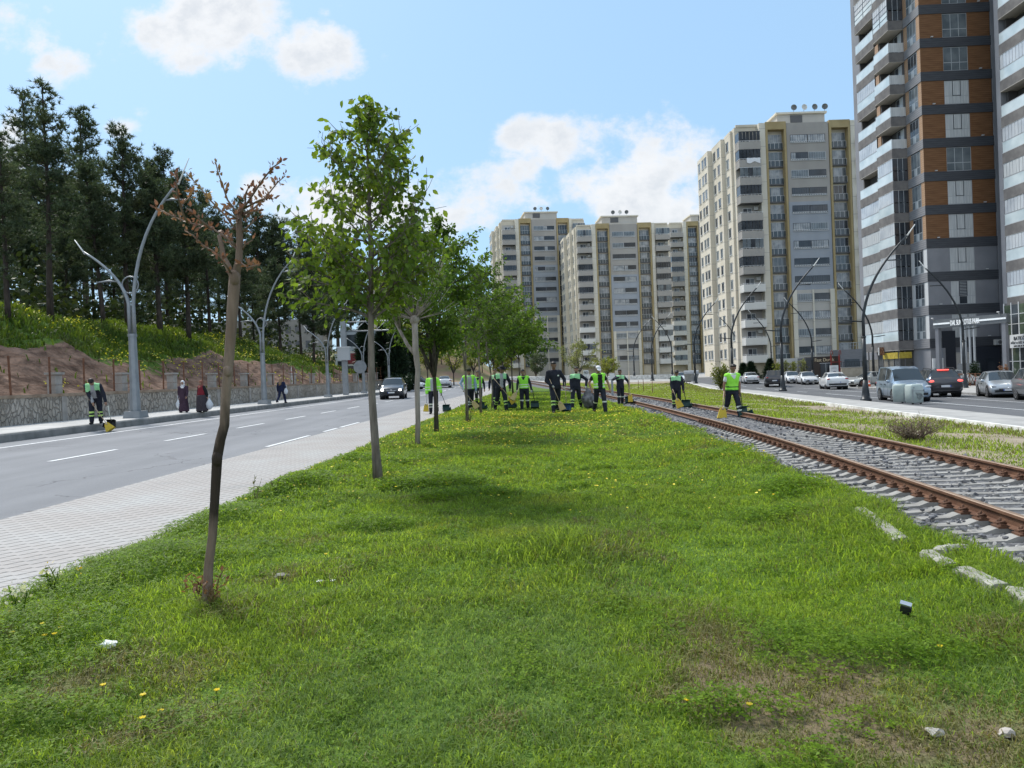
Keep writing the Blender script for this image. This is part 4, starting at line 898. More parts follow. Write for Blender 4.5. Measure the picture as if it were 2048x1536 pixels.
def broadleaf(name, label, loc, Hh, z0, crown, trunk, seed, bark, leaf, n_prim=34, leafn=(9, 16), lsize=.075, droop=.75, dens=1.0, forks=None, group=None, tr=.09, rise=.55, cat='tree', lw=.55, twigs=3, fexp=1.05, thin=0.0):
    """trunk + limbs (one mesh), crown of leaves (one mesh). crown(t) gives the crown radius at relative height t"""
    r = np.random.default_rng(seed); t = thing(name, label, cat, loc, 0, group); b = MB(); P, D = [], []
    stems = forks or [trunk]
    for st in stems:
        st = [np.array(q, float) for q in st]; b.tube(st, [tr * (1 - .8 * (q[2] / Hh)) * (1.25 if i == 0 else 1) * (1 if st is stems[0] else .6) for i, q in enumerate(st)], 9, jit=.06, rng=random.Random(seed))
    main = [np.array(q, float) for q in stems[0]]
    def on_stem(st, z):
        for i in range(len(st) - 1):
            if st[i][2] <= z <= st[i + 1][2]: return st[i] + (st[i + 1] - st[i]) * ((z - st[i][2]) / max(1e-6, st[i + 1][2] - st[i][2]))
        return st[-1]
    for i in range(n_prim):
        f = (i + .5) / n_prim; z = z0 + (Hh - z0) * (f ** fexp) * .985
        st = [np.array(q, float) for q in stems[i % len(stems)]]; z = min(z, st[-1][2]); a = i * 2.39996 + r.normal(0, .3)
        Rr = crown((z - z0) / (Hh - z0)) * r.uniform(.72, 1.12)
        p = on_stem(st, max(z - Rr * rise * .75, st[0][2] + .3 if forks is None else z0 * .92))
        pts = wander(r, p, [math.cos(a), math.sin(a), rise], Rr * 1.15, 6, .02, .1)
        r0 = max(.006, .022 * Rr * (1 - .5 * f) + .004)
        b.tube(pts, [r0 * (1 - .8 * k / 6) for k in range(7)], 5)
        ends = []
        for k in range(2, 7):
            for q in range(twigs if Rr > .25 else 2):
                d = unit(pts[k] - pts[k - 1]) + r.normal(0, .6, 3) + np.array([0, 0, .15])
                tp = wander(r, pts[k], d, Rr * r.uniform(.18, .42) + .06, 3, .0, .2); b.tube(tp, [.006, .005, .004, .003], 3, cap=False); ends.append(tp)
        for tp in ends + [pts[-3:]]:
            for j in range(int(r.integers(*leafn) * dens * (1 - thin * f))):
                u = r.random(); k = min(len(tp) - 2, int(u * (len(tp) - 1))); w = u * (len(tp) - 1) - k
                c = tp[k] * (1 - w) + tp[k + 1] * w + r.normal(0, .025 + lsize * .35, 3)
                d = unit(tp[-1] - tp[0]) * .5 + r.normal(0, .55, 3) + np.array([0, 0, -droop]); P.append(c); D.append(d)
    b.build('trunk', bark, t); leaf_mesh('crown', P, D, lsize, leaf, t, r, lw)
    return t
def grade(p, dz=.03): return Vector((p.x, p.y, p.z - dz))
MG = 'young trees in a row along the lawn edge'
def lerp_tab(tab): 
    xs = [a for a, _ in tab]; ys = [b for _, b in tab]
    return lambda t: float(np.interp(t, xs, ys))
# the tall leafy tree, second in the row
p = gp(757, 962); k = p.y / FOC
Ht = 766 * k
broadleaf('pear_tree', 'tall leafy young tree with drooping leaves and pointed crown, second in the lawn row', grade(p), Ht, 2.72, lerp_tab([(0, .8), (.12, 1.06), (.3, 1.04), (.45, .86), (.6, .8), (.72, .70), (.82, .5), (.9, .2), (1, .05)]),
          [(0, 0, 0), (-.02, 0, .5), (-.05, .01, 1.3), (-.02, .0, 2.2), (.02, 0, 3.2), (.03, .02, 4.4), (.05, 0, 5.4), (.12, 0, Ht)], 21, m_bark, m_leaf, n_prim=60, leafn=(5, 10), lsize=.105, droop=.85, tr=.108, rise=.6, group=MG, lw=.62, fexp=1.25, thin=.5)
# pruned tree with copper shoots, nearest in the row
def rotten(za, zb):
    # bark with a long strip of dark decayed wood between two heights
    m = m_bark_t.copy(); m.name = 'decayed_bark'; nt = m.node_tree; N, L = nt.nodes, nt.links; bs = N['Principled BSDF']; src = bs.inputs['Base Color'].links[0].from_socket
    tc = N.new('ShaderNodeTexCoord'); sp = N.new('ShaderNodeSeparateXYZ'); L.new(tc.outputs['Object'], sp.inputs[0])
    mp = N.new('ShaderNodeMapping'); mp.inputs['Scale'].default_value = (9, 9, 1.6); L.new(tc.outputs['Object'], mp.inputs['Vector'])
    n = N.new('ShaderNodeTexNoise'); n.inputs['Scale'].default_value = 1.6; n.inputs['Detail'].default_value = 6; L.new(mp.outputs[0], n.inputs['Vector'])
    def M(op, a, q=0.0):
        x = N.new('ShaderNodeMath'); x.operation = op
        for i, w in enumerate((a, q)):
            if isinstance(w, (int, float)): x.inputs[i].default_value = w
            else: L.new(w, x.inputs[i])
        return x.outputs[0]
    h = M('DIVIDE', M('ABSOLUTE', M('SUBTRACT', sp.outputs[2], (za + zb) / 2)), (zb - za) / 2)
    w = M('ADD', M('ADD', M('SUBTRACT', 1.0, h), M('MULTIPLY', M('SUBTRACT', n.outputs['Fac'], .5), 1.8)), M('MULTIPLY', sp.outputs[0], 3.0))
    r = N.new('ShaderNodeValToRGB'); r.color_ramp.elements[0].position = .0; r.color_ramp.elements[1].position = .62; L.new(w, r.inputs['Fac'])
    mx = N.new('ShaderNodeMix'); mx.data_type = 'RGBA'; L.new(r.outputs['Color'], mx.inputs['Factor']); L.new(src, mx.inputs['A']); mx.inputs['B'].default_value = (0.045, 0.033, 0.025, 1); L.new(mx.outputs['Result'], bs.inputs['Base Color'])
    return m
def pruned_tree():
    p = gp(414, 1222); k = p.y / FOC; r = np.random.default_rng(5)
    t = thing('pruned_tree', 'crooked bare tree cut back to a stump with copper red young shoots', 'tree', grade(p), 0, MG)
    def loc(px, py, dy=0): 
        q = at(px, py, p.y + dy); return np.array((q - t.location)[:])
    tp = [(412, 1222, 14), (415, 1185, 10.5), (418, 1130, 9.8), (425, 1070, 9.4), (429, 1000, 9.6), (433, 950, 10.2), (434, 915, 10.8), (441, 880, 11.0), (449, 850, 10.2), (451, 800, 10.2), (456, 740, 10.8), (461, 680, 11.2), (465, 620, 12.4), (468, 575, 12.6), (470, 548, 12)]
    b = MB(); b.tube([loc(x, y) for x, y, w in tp], [w * k * .92 for x, y, w in tp], 12, jit=.07, rng=random.Random(3))
    for q, w in (((434, 918), 9.5), ((455, 742), 7.5), ((469, 556), 10)): b.sphere(loc(*q, -.02), (w * k * 1.15, w * k * 1.1, w * k * 1.7), 8, 6)
    for pts, rr in (([(470, 560), (455, 530), (447, 515), (443, 490), (438, 470)], [8.5, 6.5, 5.5, 4.5, 3.5]), ([(470, 560), (478, 520), (480, 480), (478, 440), (481, 415)], [9.5, 7.2, 6.4, 6, 4.5])):
        b.tube([loc(*q) for q in pts], [w * k for w in rr], 9, jit=.06, rng=random.Random(4))
    P, D = [], []
    shoots = [([(472, 460), (450, 430), (420, 400), (395, 370), (372, 345)], 1.0), ([(478, 450), (470, 420), (455, 400), (445, 370), (436, 345), (431, 322)], .9), ([(478, 430), (505, 390), (525, 360), (545, 335), (563, 323)], .9), ([(482, 430), (510, 415), (535, 390), (555, 365), (570, 352)], 1.0),
              ([(470, 490), (445, 470), (420, 455), (375, 445), (340, 430), (312, 415)], 1.2), ([(420, 455), (400, 440), (385, 425), (372, 415)], 1.1), ([(375, 445), (365, 425), (355, 390), (352, 345)], .8), ([(362, 410), (380, 395), (385, 385)], .9),
              ([(448, 520), (430, 505), (405, 490), (385, 470), (370, 462)], 1.1), ([(476, 440), (490, 410), (492, 385), (500, 370)], 1.2), ([(482, 420), (520, 400), (540, 395), (545, 400)], 1.2), ([(478, 470), (500, 450), (510, 440)], 1.1), ([(474, 520), (495, 535), (515, 530)], 1.0), ([(468, 555), (452, 530), (435, 508)], .9), ([(478, 500), (462, 490), (452, 470)], 1.3), ([(480, 440), (465, 432), (448, 420)], 1.0), ([(478, 435), (500, 425), (520, 420)], 1.1), ([(484, 500), (492, 488), (505, 480)], .6)]
    for i, (q, dn) in enumerate(shoots):
        dy = r.uniform(-.35, .35); n = len(q); pts = [loc(x, y, dy * j / (n - 1)) for j, (x, y) in enumerate(q)]
        b.tube(pts, [(1.7 * (1 - j / n) + .7) * k for j in range(n)], 5)
        for j in range(n - 1):
            L = np.linalg.norm(pts[j + 1] - pts[j])
            for u in range(int(L / .0085 * dn * (1.0 if j else .45))):
                w = r.random(); c = pts[j] * (1 - w) + pts[j + 1] * w; d = unit(pts[j + 1] - pts[j]) * .6 + r.normal(0, .6, 3) + np.array([0, 0, .35]); P.append(c + unit(d) * .03 * r.random()); D.append(d)
    b2 = MB()
    for i in range(16):    # dead orange sprouts at the foot
        a = r.uniform(0, 6.28); c = loc(414, 1195) + np.array([math.cos(a) * .06, math.sin(a) * .06, r.uniform(-.06, .06)]); pts = wander(r, c, [math.cos(a), math.sin(a), 1.0], r.uniform(.06, .17), 4, .1, .25); b2.tube(pts, [.004, .004, .003, .003, .002], 4)
        for u in range(10): P.append(pts[r.integers(1, 5)] + r.normal(0, .01, 3)); D.append(r.normal(0, 1, 3) + [0, 0, .6])
    tr = b.build('trunk', rotten(loc(437, 1075)[2], loc(440, 862)[2]), t)
    b2.build('sprouts', m_leaf_red, t); leaf_mesh('crown', P, D, .034, m_leaf_red, t, r, .55)
pruned_tree()
# pollarded pale tree, third
p = gp(835, 892); k = p.y / FOC; Ht = 430 * k
def pollard():
    r = np.random.default_rng(8); t = thing('pollarded_tree', 'slim pale grey pollarded tree with a brush of thin bare upright shoots', 'tree', grade(p), 0, MG)
    loc = lambda px, py, dy=0: np.array((at(px, py, p.y + dy) - t.location)[:])
    b = MB(); q = [(835, 892, 5.6), (836, 840, 5.2), (834, 780, 5.2), (836, 740, 5.4), (831, 700, 6), (830, 665, 6), (829, 640, 6.4)]
    b.tube([loc(x, y) for x, y, w in q], [w * k for *_, w in q], 9, jit=.06, rng=random.Random(1)); b.sphere(loc(829, 640), 10 * k, 8, 6)
    b.tube([loc(836, 716), loc(815, 690, .1), loc(800, 662, .2), (loc(788, 640, .2)), loc(770, 610, .2)], [4.5 * k, 3.6 * k, 3 * k, 2.2 * k, 1.2 * k], 6)
    P, D = [], []
    for i in range(46):
        s = r.uniform(-1, 1); e = loc(829 + s * 95, 430 + abs(s) * 110 + r.uniform(0, 90), r.uniform(-1, 1)); s0 = loc(829, 640)
        mid = (s0 + e) / 2 + np.array([s * .12, 0, -.05]); pts = [s0, s0 * .6 + mid * .4, mid, mid * .45 + e * .55, e]; b.tube(pts, [.011, .009, .008, .006, .003], 4)
        for u in range(60): w = r.uniform(.35, 1); P.append(s0 * (1 - w) + e * w + r.normal(0, .07, 3) + (mid - (s0 + e) / 2)); D.append(r.normal(0, .6, 3) + [0, 0, -.2])
    for i in range(10):
        e = loc(770 + r.uniform(-25, 40), 590 + r.uniform(-60, 20), r.uniform(-.3, .6)); s0 = loc(800, 662, .2); b.tube([s0, (s0 + e) / 2 + r.normal(0, .04, 3), e], [.008, .006, .003], 4)
        for u in range(18): w = r.uniform(.4, 1); P.append(s0 * (1 - w) + e * w + r.normal(0, .06, 3)); D.append(r.normal(0, .6, 3) + [0, 0, -.3])
    b.build('trunk', m_bark_p, t); leaf_mesh('crown', P, D, .075, m_leaf2, t, r)
pollard()
def forked(px, py, top, label, seed, forkpx, spread, crown, dens=1.0, lsize=.085, tr=.075, bark=m_bark_d, nst=5, n_prim=44, leaf=None, name='leafy_tree'):
    p = gp(px, py); k = p.y / FOC; Ht = (py - top) * k; r = np.random.default_rng(seed); zf = (py - forkpx) * k
    stems = []
    for i in range(nst):
        a = i * 6.283 / nst + r.uniform(-.3, .3); s = spread * r.uniform(.6, 1.1) * (0.25 if i == 0 else 1)
        st = [(0, 0, 0), (r.normal(0, .02), 0, zf * .5), (0, 0, zf)] if i == 0 else [(0, 0, zf * .96)]
        st += [(math.cos(a) * s * .55, math.sin(a) * s * .55, zf + (Ht - zf) * .22), (math.cos(a) * s * .85, math.sin(a) * s * .85, zf + (Ht - zf) * .5), (math.cos(a) * s, math.sin(a) * s, zf + (Ht - zf) * (.82 if i else 1))]
        stems.append(st)
    return broadleaf(name, label, grade(p), Ht, zf + (Ht - zf) * .16, crown, None, seed, bark, leaf or m_leaf2, n_prim=n_prim, leafn=(6, 11), lsize=lsize, droop=.6, dens=dens, forks=stems, group=MG, tr=tr, rise=.4, twigs=2)
rnd = lerp_tab([(0, .55), (.2, 1.0), (.5, 1.0), (.8, .7), (1, .25)])
forked(873, 866, 430, 'dark barked tree forking low into several stems, round green crown behind the pale pollard', 31, 745, .75, lambda t: rnd(t) * 1.2, 1.9, .11, .1, n_prim=70)
forked(935, 846, 575, 'thin leaning tree with weeds round its foot, beside the worker in the blue shirt', 32, 735, .3, lambda t: rnd(t) * .62, .8, .085, .085, m_bark, 3, 24)
forked(962, 829, 512, 'slim straight tree with bushy green crown in front of the blue-shirted worker', 33, 705, .6, lambda t: rnd(t) * 1.25, 1.2, .11, .075, m_bark, 4, 54)
forked(984, 818, 600, 'slim tree with a slanting trunk just before the worker in the dark hat', 34, 740, .5, lambda t: rnd(t) * .9, 1.0, .11, .06, m_bark, 3, 34)
forked(990, 806, 560, 'upright tree at the back of the worker in the dark hat', 35, 725, .8, lambda t: rnd(t) * 1.6, 1.2, .14, .08, m_bark_d, 4, 50)
forked(1008, 798, 590, 'leafy tree with a wide crown between the dark hat and the vest-wearing worker', 36, 720, 1.0, lambda t: rnd(t) * 1.9, 1.2, .17, .09, m_bark_d, 4, 54)
forked(1026, 789, 615, 'dense green tree above the worker in the zipped green vest', 37, 715, 1.2, lambda t: rnd(t) * 2.2, 1.2, .2, .1, m_bark_d, 4, 54)
forked(1040, 782, 640, 'last dense green tree of the lawn row, farthest off', 38, 715, 1.2, lambda t: rnd(t) * 2.5, 1.2, .25, .1, m_bark_d, 4, 54)

# pines
def pine_proto(seed, Hh, z0, rad, sparse=1.0, spire=.25):
    r = np.random.default_rng(seed); b = MB(); P, D, S = [], [], []
    lean = r.normal(0, .02, 2); st = [np.array([lean[0] * z + .06 * math.sin(z * .5 + seed), lean[1] * z, z]) for z in np.linspace(0, Hh, 12)]
    b.tube(st, [.19 * (1 - .88 * i / 11) + .01 for i in range(12)], 8, jit=.06, rng=random.Random(seed))
    z = z0 * .55
    while z < Hh - .2:
        f = (z - z0) / (Hh - z0); dead = z < z0
        L = rad * (.35 if dead else (1 - max(0, f) ** 1.3) * (.9 + .2 * math.sin(z * 3)) + .22)
        for q in range(int(r.integers(3, 6))):
            a = r.uniform(0, 6.283); l = L * r.uniform(.55, 1.15); p = np.array([np.interp(z, [s[2] for s in st], [s[0] for s in st]), np.interp(z, [s[2] for s in st], [s[1] for s in st]), z + r.uniform(-.12, .12)])
            pts = wander(r, p, [math.cos(a), math.sin(a), .12 + .5 * max(0, f)], l, 5, .05, .12); b.tube(pts, [.03 * (1 - .75 * k / 5) * (l / rad * .6 + .5) for k in range(6)], 4, cap=False)
            if dead and r.random() < .7: continue
            for k in range(2, 6):
                for u in range(int((4 + 7 * l / rad) * sparse * (.5 if dead else 1 - .62 * max(0, f)) * (.7 + .15 * k))):
                    w = r.random(); c = pts[k - 1] * (1 - w) + pts[k] * w + r.normal(0, .13 + .1 * l / rad, 3) * [1, 1, .5]; P.append(c); D.append(unit(pts[k] - pts[k - 1]) * .7 + r.normal(0, .4, 3) + [0, 0, .35])
        z += .34 + .1 * r.random()
    for u in range(5): P.append(st[-1] + r.normal(0, .1, 3) - [0, 0, r.random() * .8]); D.append(np.array([0, 0, 1]) + r.normal(0, .4, 3))
    return b, np.array(P), np.array(D), r
def needle_mesh(name, P, D, r, m, nn=9, L=.30, w=.028):
    n = len(P); D = D / np.linalg.norm(D, axis=1)[:, None]
    P2 = np.repeat(P, nn, 0); d = np.repeat(D, nn, 0) + r.normal(0, .75, (n * nn, 3)); d /= np.linalg.norm(d, axis=1)[:, None]
    s = np.cross(d, r.normal(0, 1, d.shape)); s /= np.linalg.norm(s, axis=1)[:, None]; l = (L * (.6 + .7 * r.random(n * nn)))[:, None]
    V = np.stack([P2 - s * w, P2 + s * w, P2 + d * l], 1).reshape(-1, 3)
    return npmesh.__wrapped__(name, V) if False else (V, np.arange(len(V)).reshape(-1, 3))
PROTO = []
for sd, Hh, z0, rad, spz in ((1, 14.2, 6.2, 2.0, .55), (2, 13.6, 5.0, 2.8, 1.0), (3, 12.5, 4.6, 2.6, .95), (4, 13.0, 5.2, 2.3, .65), (5, 11.5, 4.2, 2.9, 1.05)):
    b, P, D, r = pine_proto(sd, Hh, z0, rad, spz); V, T = needle_mesh('crown', P, D, r, m_needle, 11, .30, .028)
    PROTO.append((Hh, b, V, T))
PM = {}
def pine(px, py, top, var, label, group, Y=None):
    p = gp(px, py) if Y is None else at(px, py, Y)
    if Y is not None: p.z = H(p.x, p.y)
    Hh, b, V, T = PROTO[var]; sc = ((py - top) * p.y / FOC) / Hh if top else random.uniform(.85, 1.05)
    t = thing('pine_tree', label, 'pine tree', grade(p, .1), random.uniform(0, 6.28), group); t.scale = (max(.8, sc) if sc < .8 else sc,) * 2 + (sc,)
    if var not in PM:
        a = b.build('trunk', m_bark_pine, t); c = npmesh('crown', V, T, m_needle, t); PM[var] = (a, c)
    else:
        for s in PM[var]:
            q = s.copy(); COL.objects.link(q); q.parent = t
    return t
PG = 'tall dark pines along the top of the embankment'
PINES = [(18, 640, 262, 3, 'thin pine at the far left edge of the wood, rising above a low cloud'), (72, 630, 186, 0, 'tall sparse pine with a round dark tuft at its very tip'), (103, 640, 168, 0, 'tallest pine of all, open topped, its tip highest against the sky'),
         (47, 612, 330, 4, 'bushy pine in the shade between the leftmost trunks'), (128, 618, 300, 2, 'dense pine filling the gap beside the tallest pine'), (172, 640, 218, 3, 'sparse spire-topped pine leaning over the nearest grey lamp'), (208, 650, 330, 2, 'thick-trunked pine behind the low arm of the nearest grey lamp'),
         (150, 612, 350, 4, 'shaded pine standing back from the sweeper'), (255, 655, 255, 1, 'broad dome-topped dense pine behind the nearest grey lamp'), (300, 640, 330, 2, 'dense dark pine behind the tall arm of the nearest lamp'), (322, 668, 345, 4, 'leaning-trunked pine above the two women'), (345, 650, 300, 3, 'narrow pine whose blue-tinged tip shows over the copper shoots'),
         (378, 682, 340, 2, 'thick pine just behind the crooked pruned tree'), (402, 664, 390, 4, 'bushy pine behind the copper shoots'), (440, 672, 420, 1, 'wide shadowy pine seen past the pruned tree trunk'), (492, 676, 395, 3, 'open-branched pine between the pruned and the leafy tree'), (520, 690, 430, 2, 'pine rising behind the second grey lamp'),
         (548, 684, 440, 4, 'pine with low drooping boughs over the woman walking away'), (573, 702, 440, 1, 'stout-trunked pine above the hanging banner'), (608, 704, 455, 3, 'slender slanting pine just past the banner'), (640, 712, 470, 2, 'pine at the thinning end of the wood, before the third grey lamp'), (676, 716, 490, 4, 'pine beside the gantry column'), (700, 722, 520, 2, 'last small pine of the wood near the red shop front')]
for i, a in enumerate(PINES): pine(*a, PG)
for i, (px, Y) in enumerate([(-30, 52), (10, 60), (60, 64), (95, 70), (135, 62), (190, 66), (230, 72), (275, 66), (335, 70), (365, 78), (420, 74), (455, 82), (480, 72), (505, 90), (560, 86), (600, 92), (625, 84), (655, 100), (150, 80), (300, 88), (400, 95), (530, 105), (240, 92), (80, 85)]):
    pine(px, 640, None, i % 5, 'shadowed pine deep in the wood behind the front row of trunks', 'pines deep inside the wood', Y)

def bush(name, label, p, size, n, m, seed, cat='shrub', lsize=.1, stems=8, group=None, bark=m_bark_d, lw=.5):
    r = np.random.default_rng(seed); t = thing(name, label, cat, grade(p), 0, group); b = MB(); P, D = [], []
    for i in range(stems):
        a = r.uniform(0, 6.28); e = np.array([math.cos(a) * size[0] * r.uniform(.3, .9), math.sin(a) * size[1] * r.uniform(.3, .9), size[2] * r.uniform(.6, 1.0)])
        pts = [np.zeros(3), e * .4 + r.normal(0, .04, 3), e * .75 + r.normal(0, .06, 3), e]; b.tube(pts, [.02, .014, .01, .005], 4)
        for u in range(n // stems):
            w = r.uniform(.25, 1.05); k = min(2, int(w * 3)); f = w * 3 - k; c = pts[k] * (1 - f) + pts[k + 1] * f + r.normal(0, .16, 3) * np.array(size) * .8; c[2] = abs(c[2]); P.append(c); D.append(r.normal(0, .7, 3) + [0, 0, .2])
    b.build('stems', bark, t); leaf_mesh('foliage', P, D, lsize, m, t, r, lw)
    return t
bush('shrub', 'loose green shrub with long arching sprays beside the tracks', gp(1442, 780), (1.0, .9, 2.1), 1500, leafmat('sumac_leaf', (0.09, 0.12, 0.035), (0.15, 0.16, 0.05), 3, .4), 51, lsize=.2, stems=12)
bush('dry_shrub', 'dead grey-brown thorny shrub beside the ballast', gp(1830, 882), (.75, .6, .5), 1300, leafmat('dry_twig', (0.16, 0.12, 0.085), (0.23, 0.19, 0.13), 6, .1), 52, lsize=.09, stems=46, bark=mat('dry_wood', (0.14, 0.105, 0.08), .95), lw=.12)
# cypresses and other far greenery on the left
def cypress(px, base, top, Y, wpx, label, seed):
    k = Y / FOC; p = at(px, base, Y); p.z = H(p.x, p.y); Hh = (base - top) * k; r = np.random.default_rng(seed); t = thing('cypress_tree', label, 'cypress', grade(p), 0, 'dark cypresses at the end of the left road'); W = wpx * k / 2
    MB().tube([(0, 0, 0), (0, 0, Hh * .5), (0, 0, Hh * .96)], [.16, .1, .03], 7).build('trunk', m_bark_d, t)
    n = 1500; z = r.random(n) ** .9; a = r.random(n) * 6.283; rr = W * np.interp(z, [0, .08, .35, .75, 1], [.75, 1, 1, .6, .06]) * (.55 + .5 * r.random(n)); P = np.stack([np.cos(a) * rr, np.sin(a) * rr, .3 + z * (Hh - .3)], 1)
    D = np.stack([np.cos(a) * .5, np.sin(a) * .5, np.ones(n)], 1) + r.normal(0, .25, (n, 3)); V, T = needle_mesh('c', P, D, r, m_cyp, 5, .75, .10); npmesh('crown', V, T, m_cyp, t)
cypress(734, 790, 672, 88, 30, 'dark cypress half hidden by the leafy tree trunk', 61)
cypress(768, 790, 682, 92, 32, 'ragged dark cypress next to the most distant grey lamp', 62)
cypress(797, 790, 668, 90, 38, 'tallest dark cypress, above the oncoming dark car', 63)
cypress(823, 786, 690, 100, 24, 'narrow dark cypress behind the pale pollard', 64)
bush('hedge_bush', 'round dark green bush behind the oncoming dark car', at(812, 790, 84) * 1 - Vector((0, 0, at(812, 790, 84).z - H(at(812, 790, 84).x, 84))), (2.0, 1.6, 2.0), 1600, m_cyp, 65, lsize=.35, stems=9)
def far_tree(px, base, top, Y, wpx, m, label, seed, bark=m_bark_d, dens=1.0, ls=.28, group='pale green trees beyond the end of the lawn row', name='broadleaf_tree'):
    p = at(px, base, Y); p.z = H(p.x, p.y); k = Y / FOC; Hh = (base - top) * k
    W = wpx * k / 2
    stems = [[(0, 0, 0), (0, 0, Hh * .22)] + [(W * .2, 0, Hh * .5), (W * .1, 0, Hh)]] + [[(0, 0, Hh * .2), (math.cos(a) * W * .5, math.sin(a) * W * .5, Hh * .5), (math.cos(a) * W * .7, math.sin(a) * W * .7, Hh * .85)] for a in (.6, 2.4, 4.4)]
    return broadleaf(name, label, grade(p), Hh, Hh * .3, lambda t: rnd(t) * W * .62, None, seed, bark, m, n_prim=34, leafn=(6, 10), lsize=ls, droop=.3, dens=dens, forks=stems, group=group, tr=.14, rise=.4, twigs=2)
far_tree(856, 772, 640, 112, 90, m_leaf_y, 'yellow-green tree behind the white far car', 71)
far_tree(908, 772, 650, 105, 90, m_leaf_y, 'yellow-green tree with a V-shaped trunk behind the worker in blue', 72, dens=.7)
far_tree(948, 770, 655, 118, 80, m_leaf_y, 'yellow-green tree behind the slanting slim trunk', 73)
far_tree(815, 775, 655, 120, 60, m_leaf_y, 'yellow-green tree between the cypresses', 74)
far_tree(1160, 752, 672, 128, 84, m_leaf_willow, 'pale feathery willow in front of the blocks of flats', 75, dens=.8, ls=.3)
far_tree(1072, 756, 700, 125, 44, leafmat('olive_leaf', (0.06, 0.085, 0.05), (0.10, 0.125, 0.07), .8, .3), 'dull green small tree at the end of the dense row', 76, ls=.25)
far_tree(1215, 752, 710, 140, 50, m_leaf_y, 'low yellow-green tree beside the willow', 77, dens=.7)
# weeds standing up by the lawn edge
def weed(px, py, h, label, seed, flower=None, nst=3, group='tall weeds at the lawn edge', leaf=None):
    p = gp(px, py); r = np.random.default_rng(seed); t = thing('weed_plant', label, 'weed', grade(p, .01), 0, group); b = MB(); P, D, FP = [], [], []
    for i in range(nst):
        d = [r.normal(0, .18), r.normal(0, .18), 1]; pts = wander(r, (r.normal(0, .02), r.normal(0, .02), 0), d, h * r.uniform(.7, 1.05), 5, 0, .07); b.tube(pts, [.005, .0045, .004, .003, .003, .002], 4)
        for u in range(9): w = r.integers(0, 5); P.append(pts[w] + (pts[w + 1] - pts[w]) * r.random()); D.append(r.normal(0, .8, 3) + [0, 0, .5])
        for u in range(5): FP.append(pts[-1] + r.normal(0, .022, 3))
    b.build('stem', leaf or m_leaf2, t); leaf_mesh('foliage', P, D, .05, leaf or m_leaf2, t, r, .3)
    if flower: leaf_mesh('blossom', FP, r.normal(0, 1, (len(FP), 3)) + [0, 0, .6], .026, flower, t, r, .9)
m_pale_pet = leafmat('pale_petal', (0.62, 0.6, 0.25), (0.7, 0.68, 0.4), 5, .3, (1, 1, .8)); m_yel = MATS['yellow_petal']; m_weed_d = leafmat('dry_weed', (0.10, 0.11, 0.05), (0.17, 0.16, 0.08), 5, .2)
weed(515, 1002, .36, 'dark dry weed spike standing up beyond the pruned tree', 81, None, 2, leaf=m_weed_d)
weed(548, 985, .25, 'thin grassy weed beside the dark dry weed spike', 82, None, 3, leaf=m_weed_d)
weed(108, 1192, .22, 'weed with pale cream blossom against the pavers', 83, m_pale_pet, 4)
weed(132, 1188, .25, 'weed with a yellow flower head against the pavers', 84, m_yel, 2)
weed(40, 1235, .2, 'tall grassy weed near the corner of the pavers', 85, m_pale_pet, 5)
weed(938, 846, .55, 'bushy weed round the foot of the thin leaning tree', 86, None, 12, leaf=m_weed_d)
weed(412, 1215, .12, 'short grass tuft at the foot of the pruned tree', 87, None, 8)
for i, (px, py) in enumerate([(90, 1283), (25, 1284), (110, 1293), (20, 1247), (22, 1240), (86, 1272), (122, 1268), (207, 1392), (287, 1420), (322, 1438), (286, 1460), (435, 1410), (652, 1117), (1375, 1424), (1500, 1442), (1880, 1307), (660, 1012), (576, 1005)]):
    p = gp(px, py); h = .035 + .018 * (i % 3)
    t = thing('dandelion', 'yellow flower low in the grass near the front of the lawn', 'flower', grade(p, .0), i * 1.3, 'yellow flowers near the front of the lawn')
    MB().tube([(0, 0, 0), (.004, 0, h * .5), (0, .003, h)], [.0025, .002, .002], 4).build('stem', m_leaf2, t)
    b = MB(); s = .015
    b.add([(0, 0, h)] + [(math.cos(a) * s, math.sin(a) * s, h + .006 + .004 * (j % 2)) for j, a in enumerate([k * .5236 for k in range(12)])], [(0, j + 1, (j + 1) % 12 + 1) for j in range(12)]); b.sphere((0, 0, h + .003), (.006, .006, .005), 6, 4); b.build('blossom', m_yel, t)
# scrub and grass on the right verge
def verge_grass():
    n = 120000; y = 6 + 95 * rng.random(n) ** 1.3; a = np.vectorize(trk)(y) + 1.5; b_ = np.vectorize(rr_in)(y); u = rng.random(n) ** 1.25; x = a + (b_ - a) * u
    k = (np.abs(x) < y * .72 + .3) & (rng.random(n) < np.clip((vnoise(x, y, .33, 51) * .7 + vnoise(x, y, 1.1, 52) * .4 + .62 * np.exp(-((u - .25) / .33) ** 2) + .35 * (y > 35) - .52) * 3.5, .02, 1)); x, y, u = x[k], y[k], u[k]; m = len(x)
    z = np.array([G(p, q) + .02 for p, q in zip(x, y)]); h = (.03 + .085 * rng.random(m)) * (1 + .6 * (u > .85)); mi = np.where(rng.random(m) < .2 + .35 * (u > .8), 3, np.where(rng.random(m) < .3, 2, 0))
    v, t, e = blades(x, y, z, h, .007 + y * .0007, .3 + .6 * rng.random(m), mi); npmesh('verge_grass', v, t, m_gr, mi=e, label='patchy dry and green grass between the tracks and the right pavement', cat='grass', kind='stuff')
verge_grass()

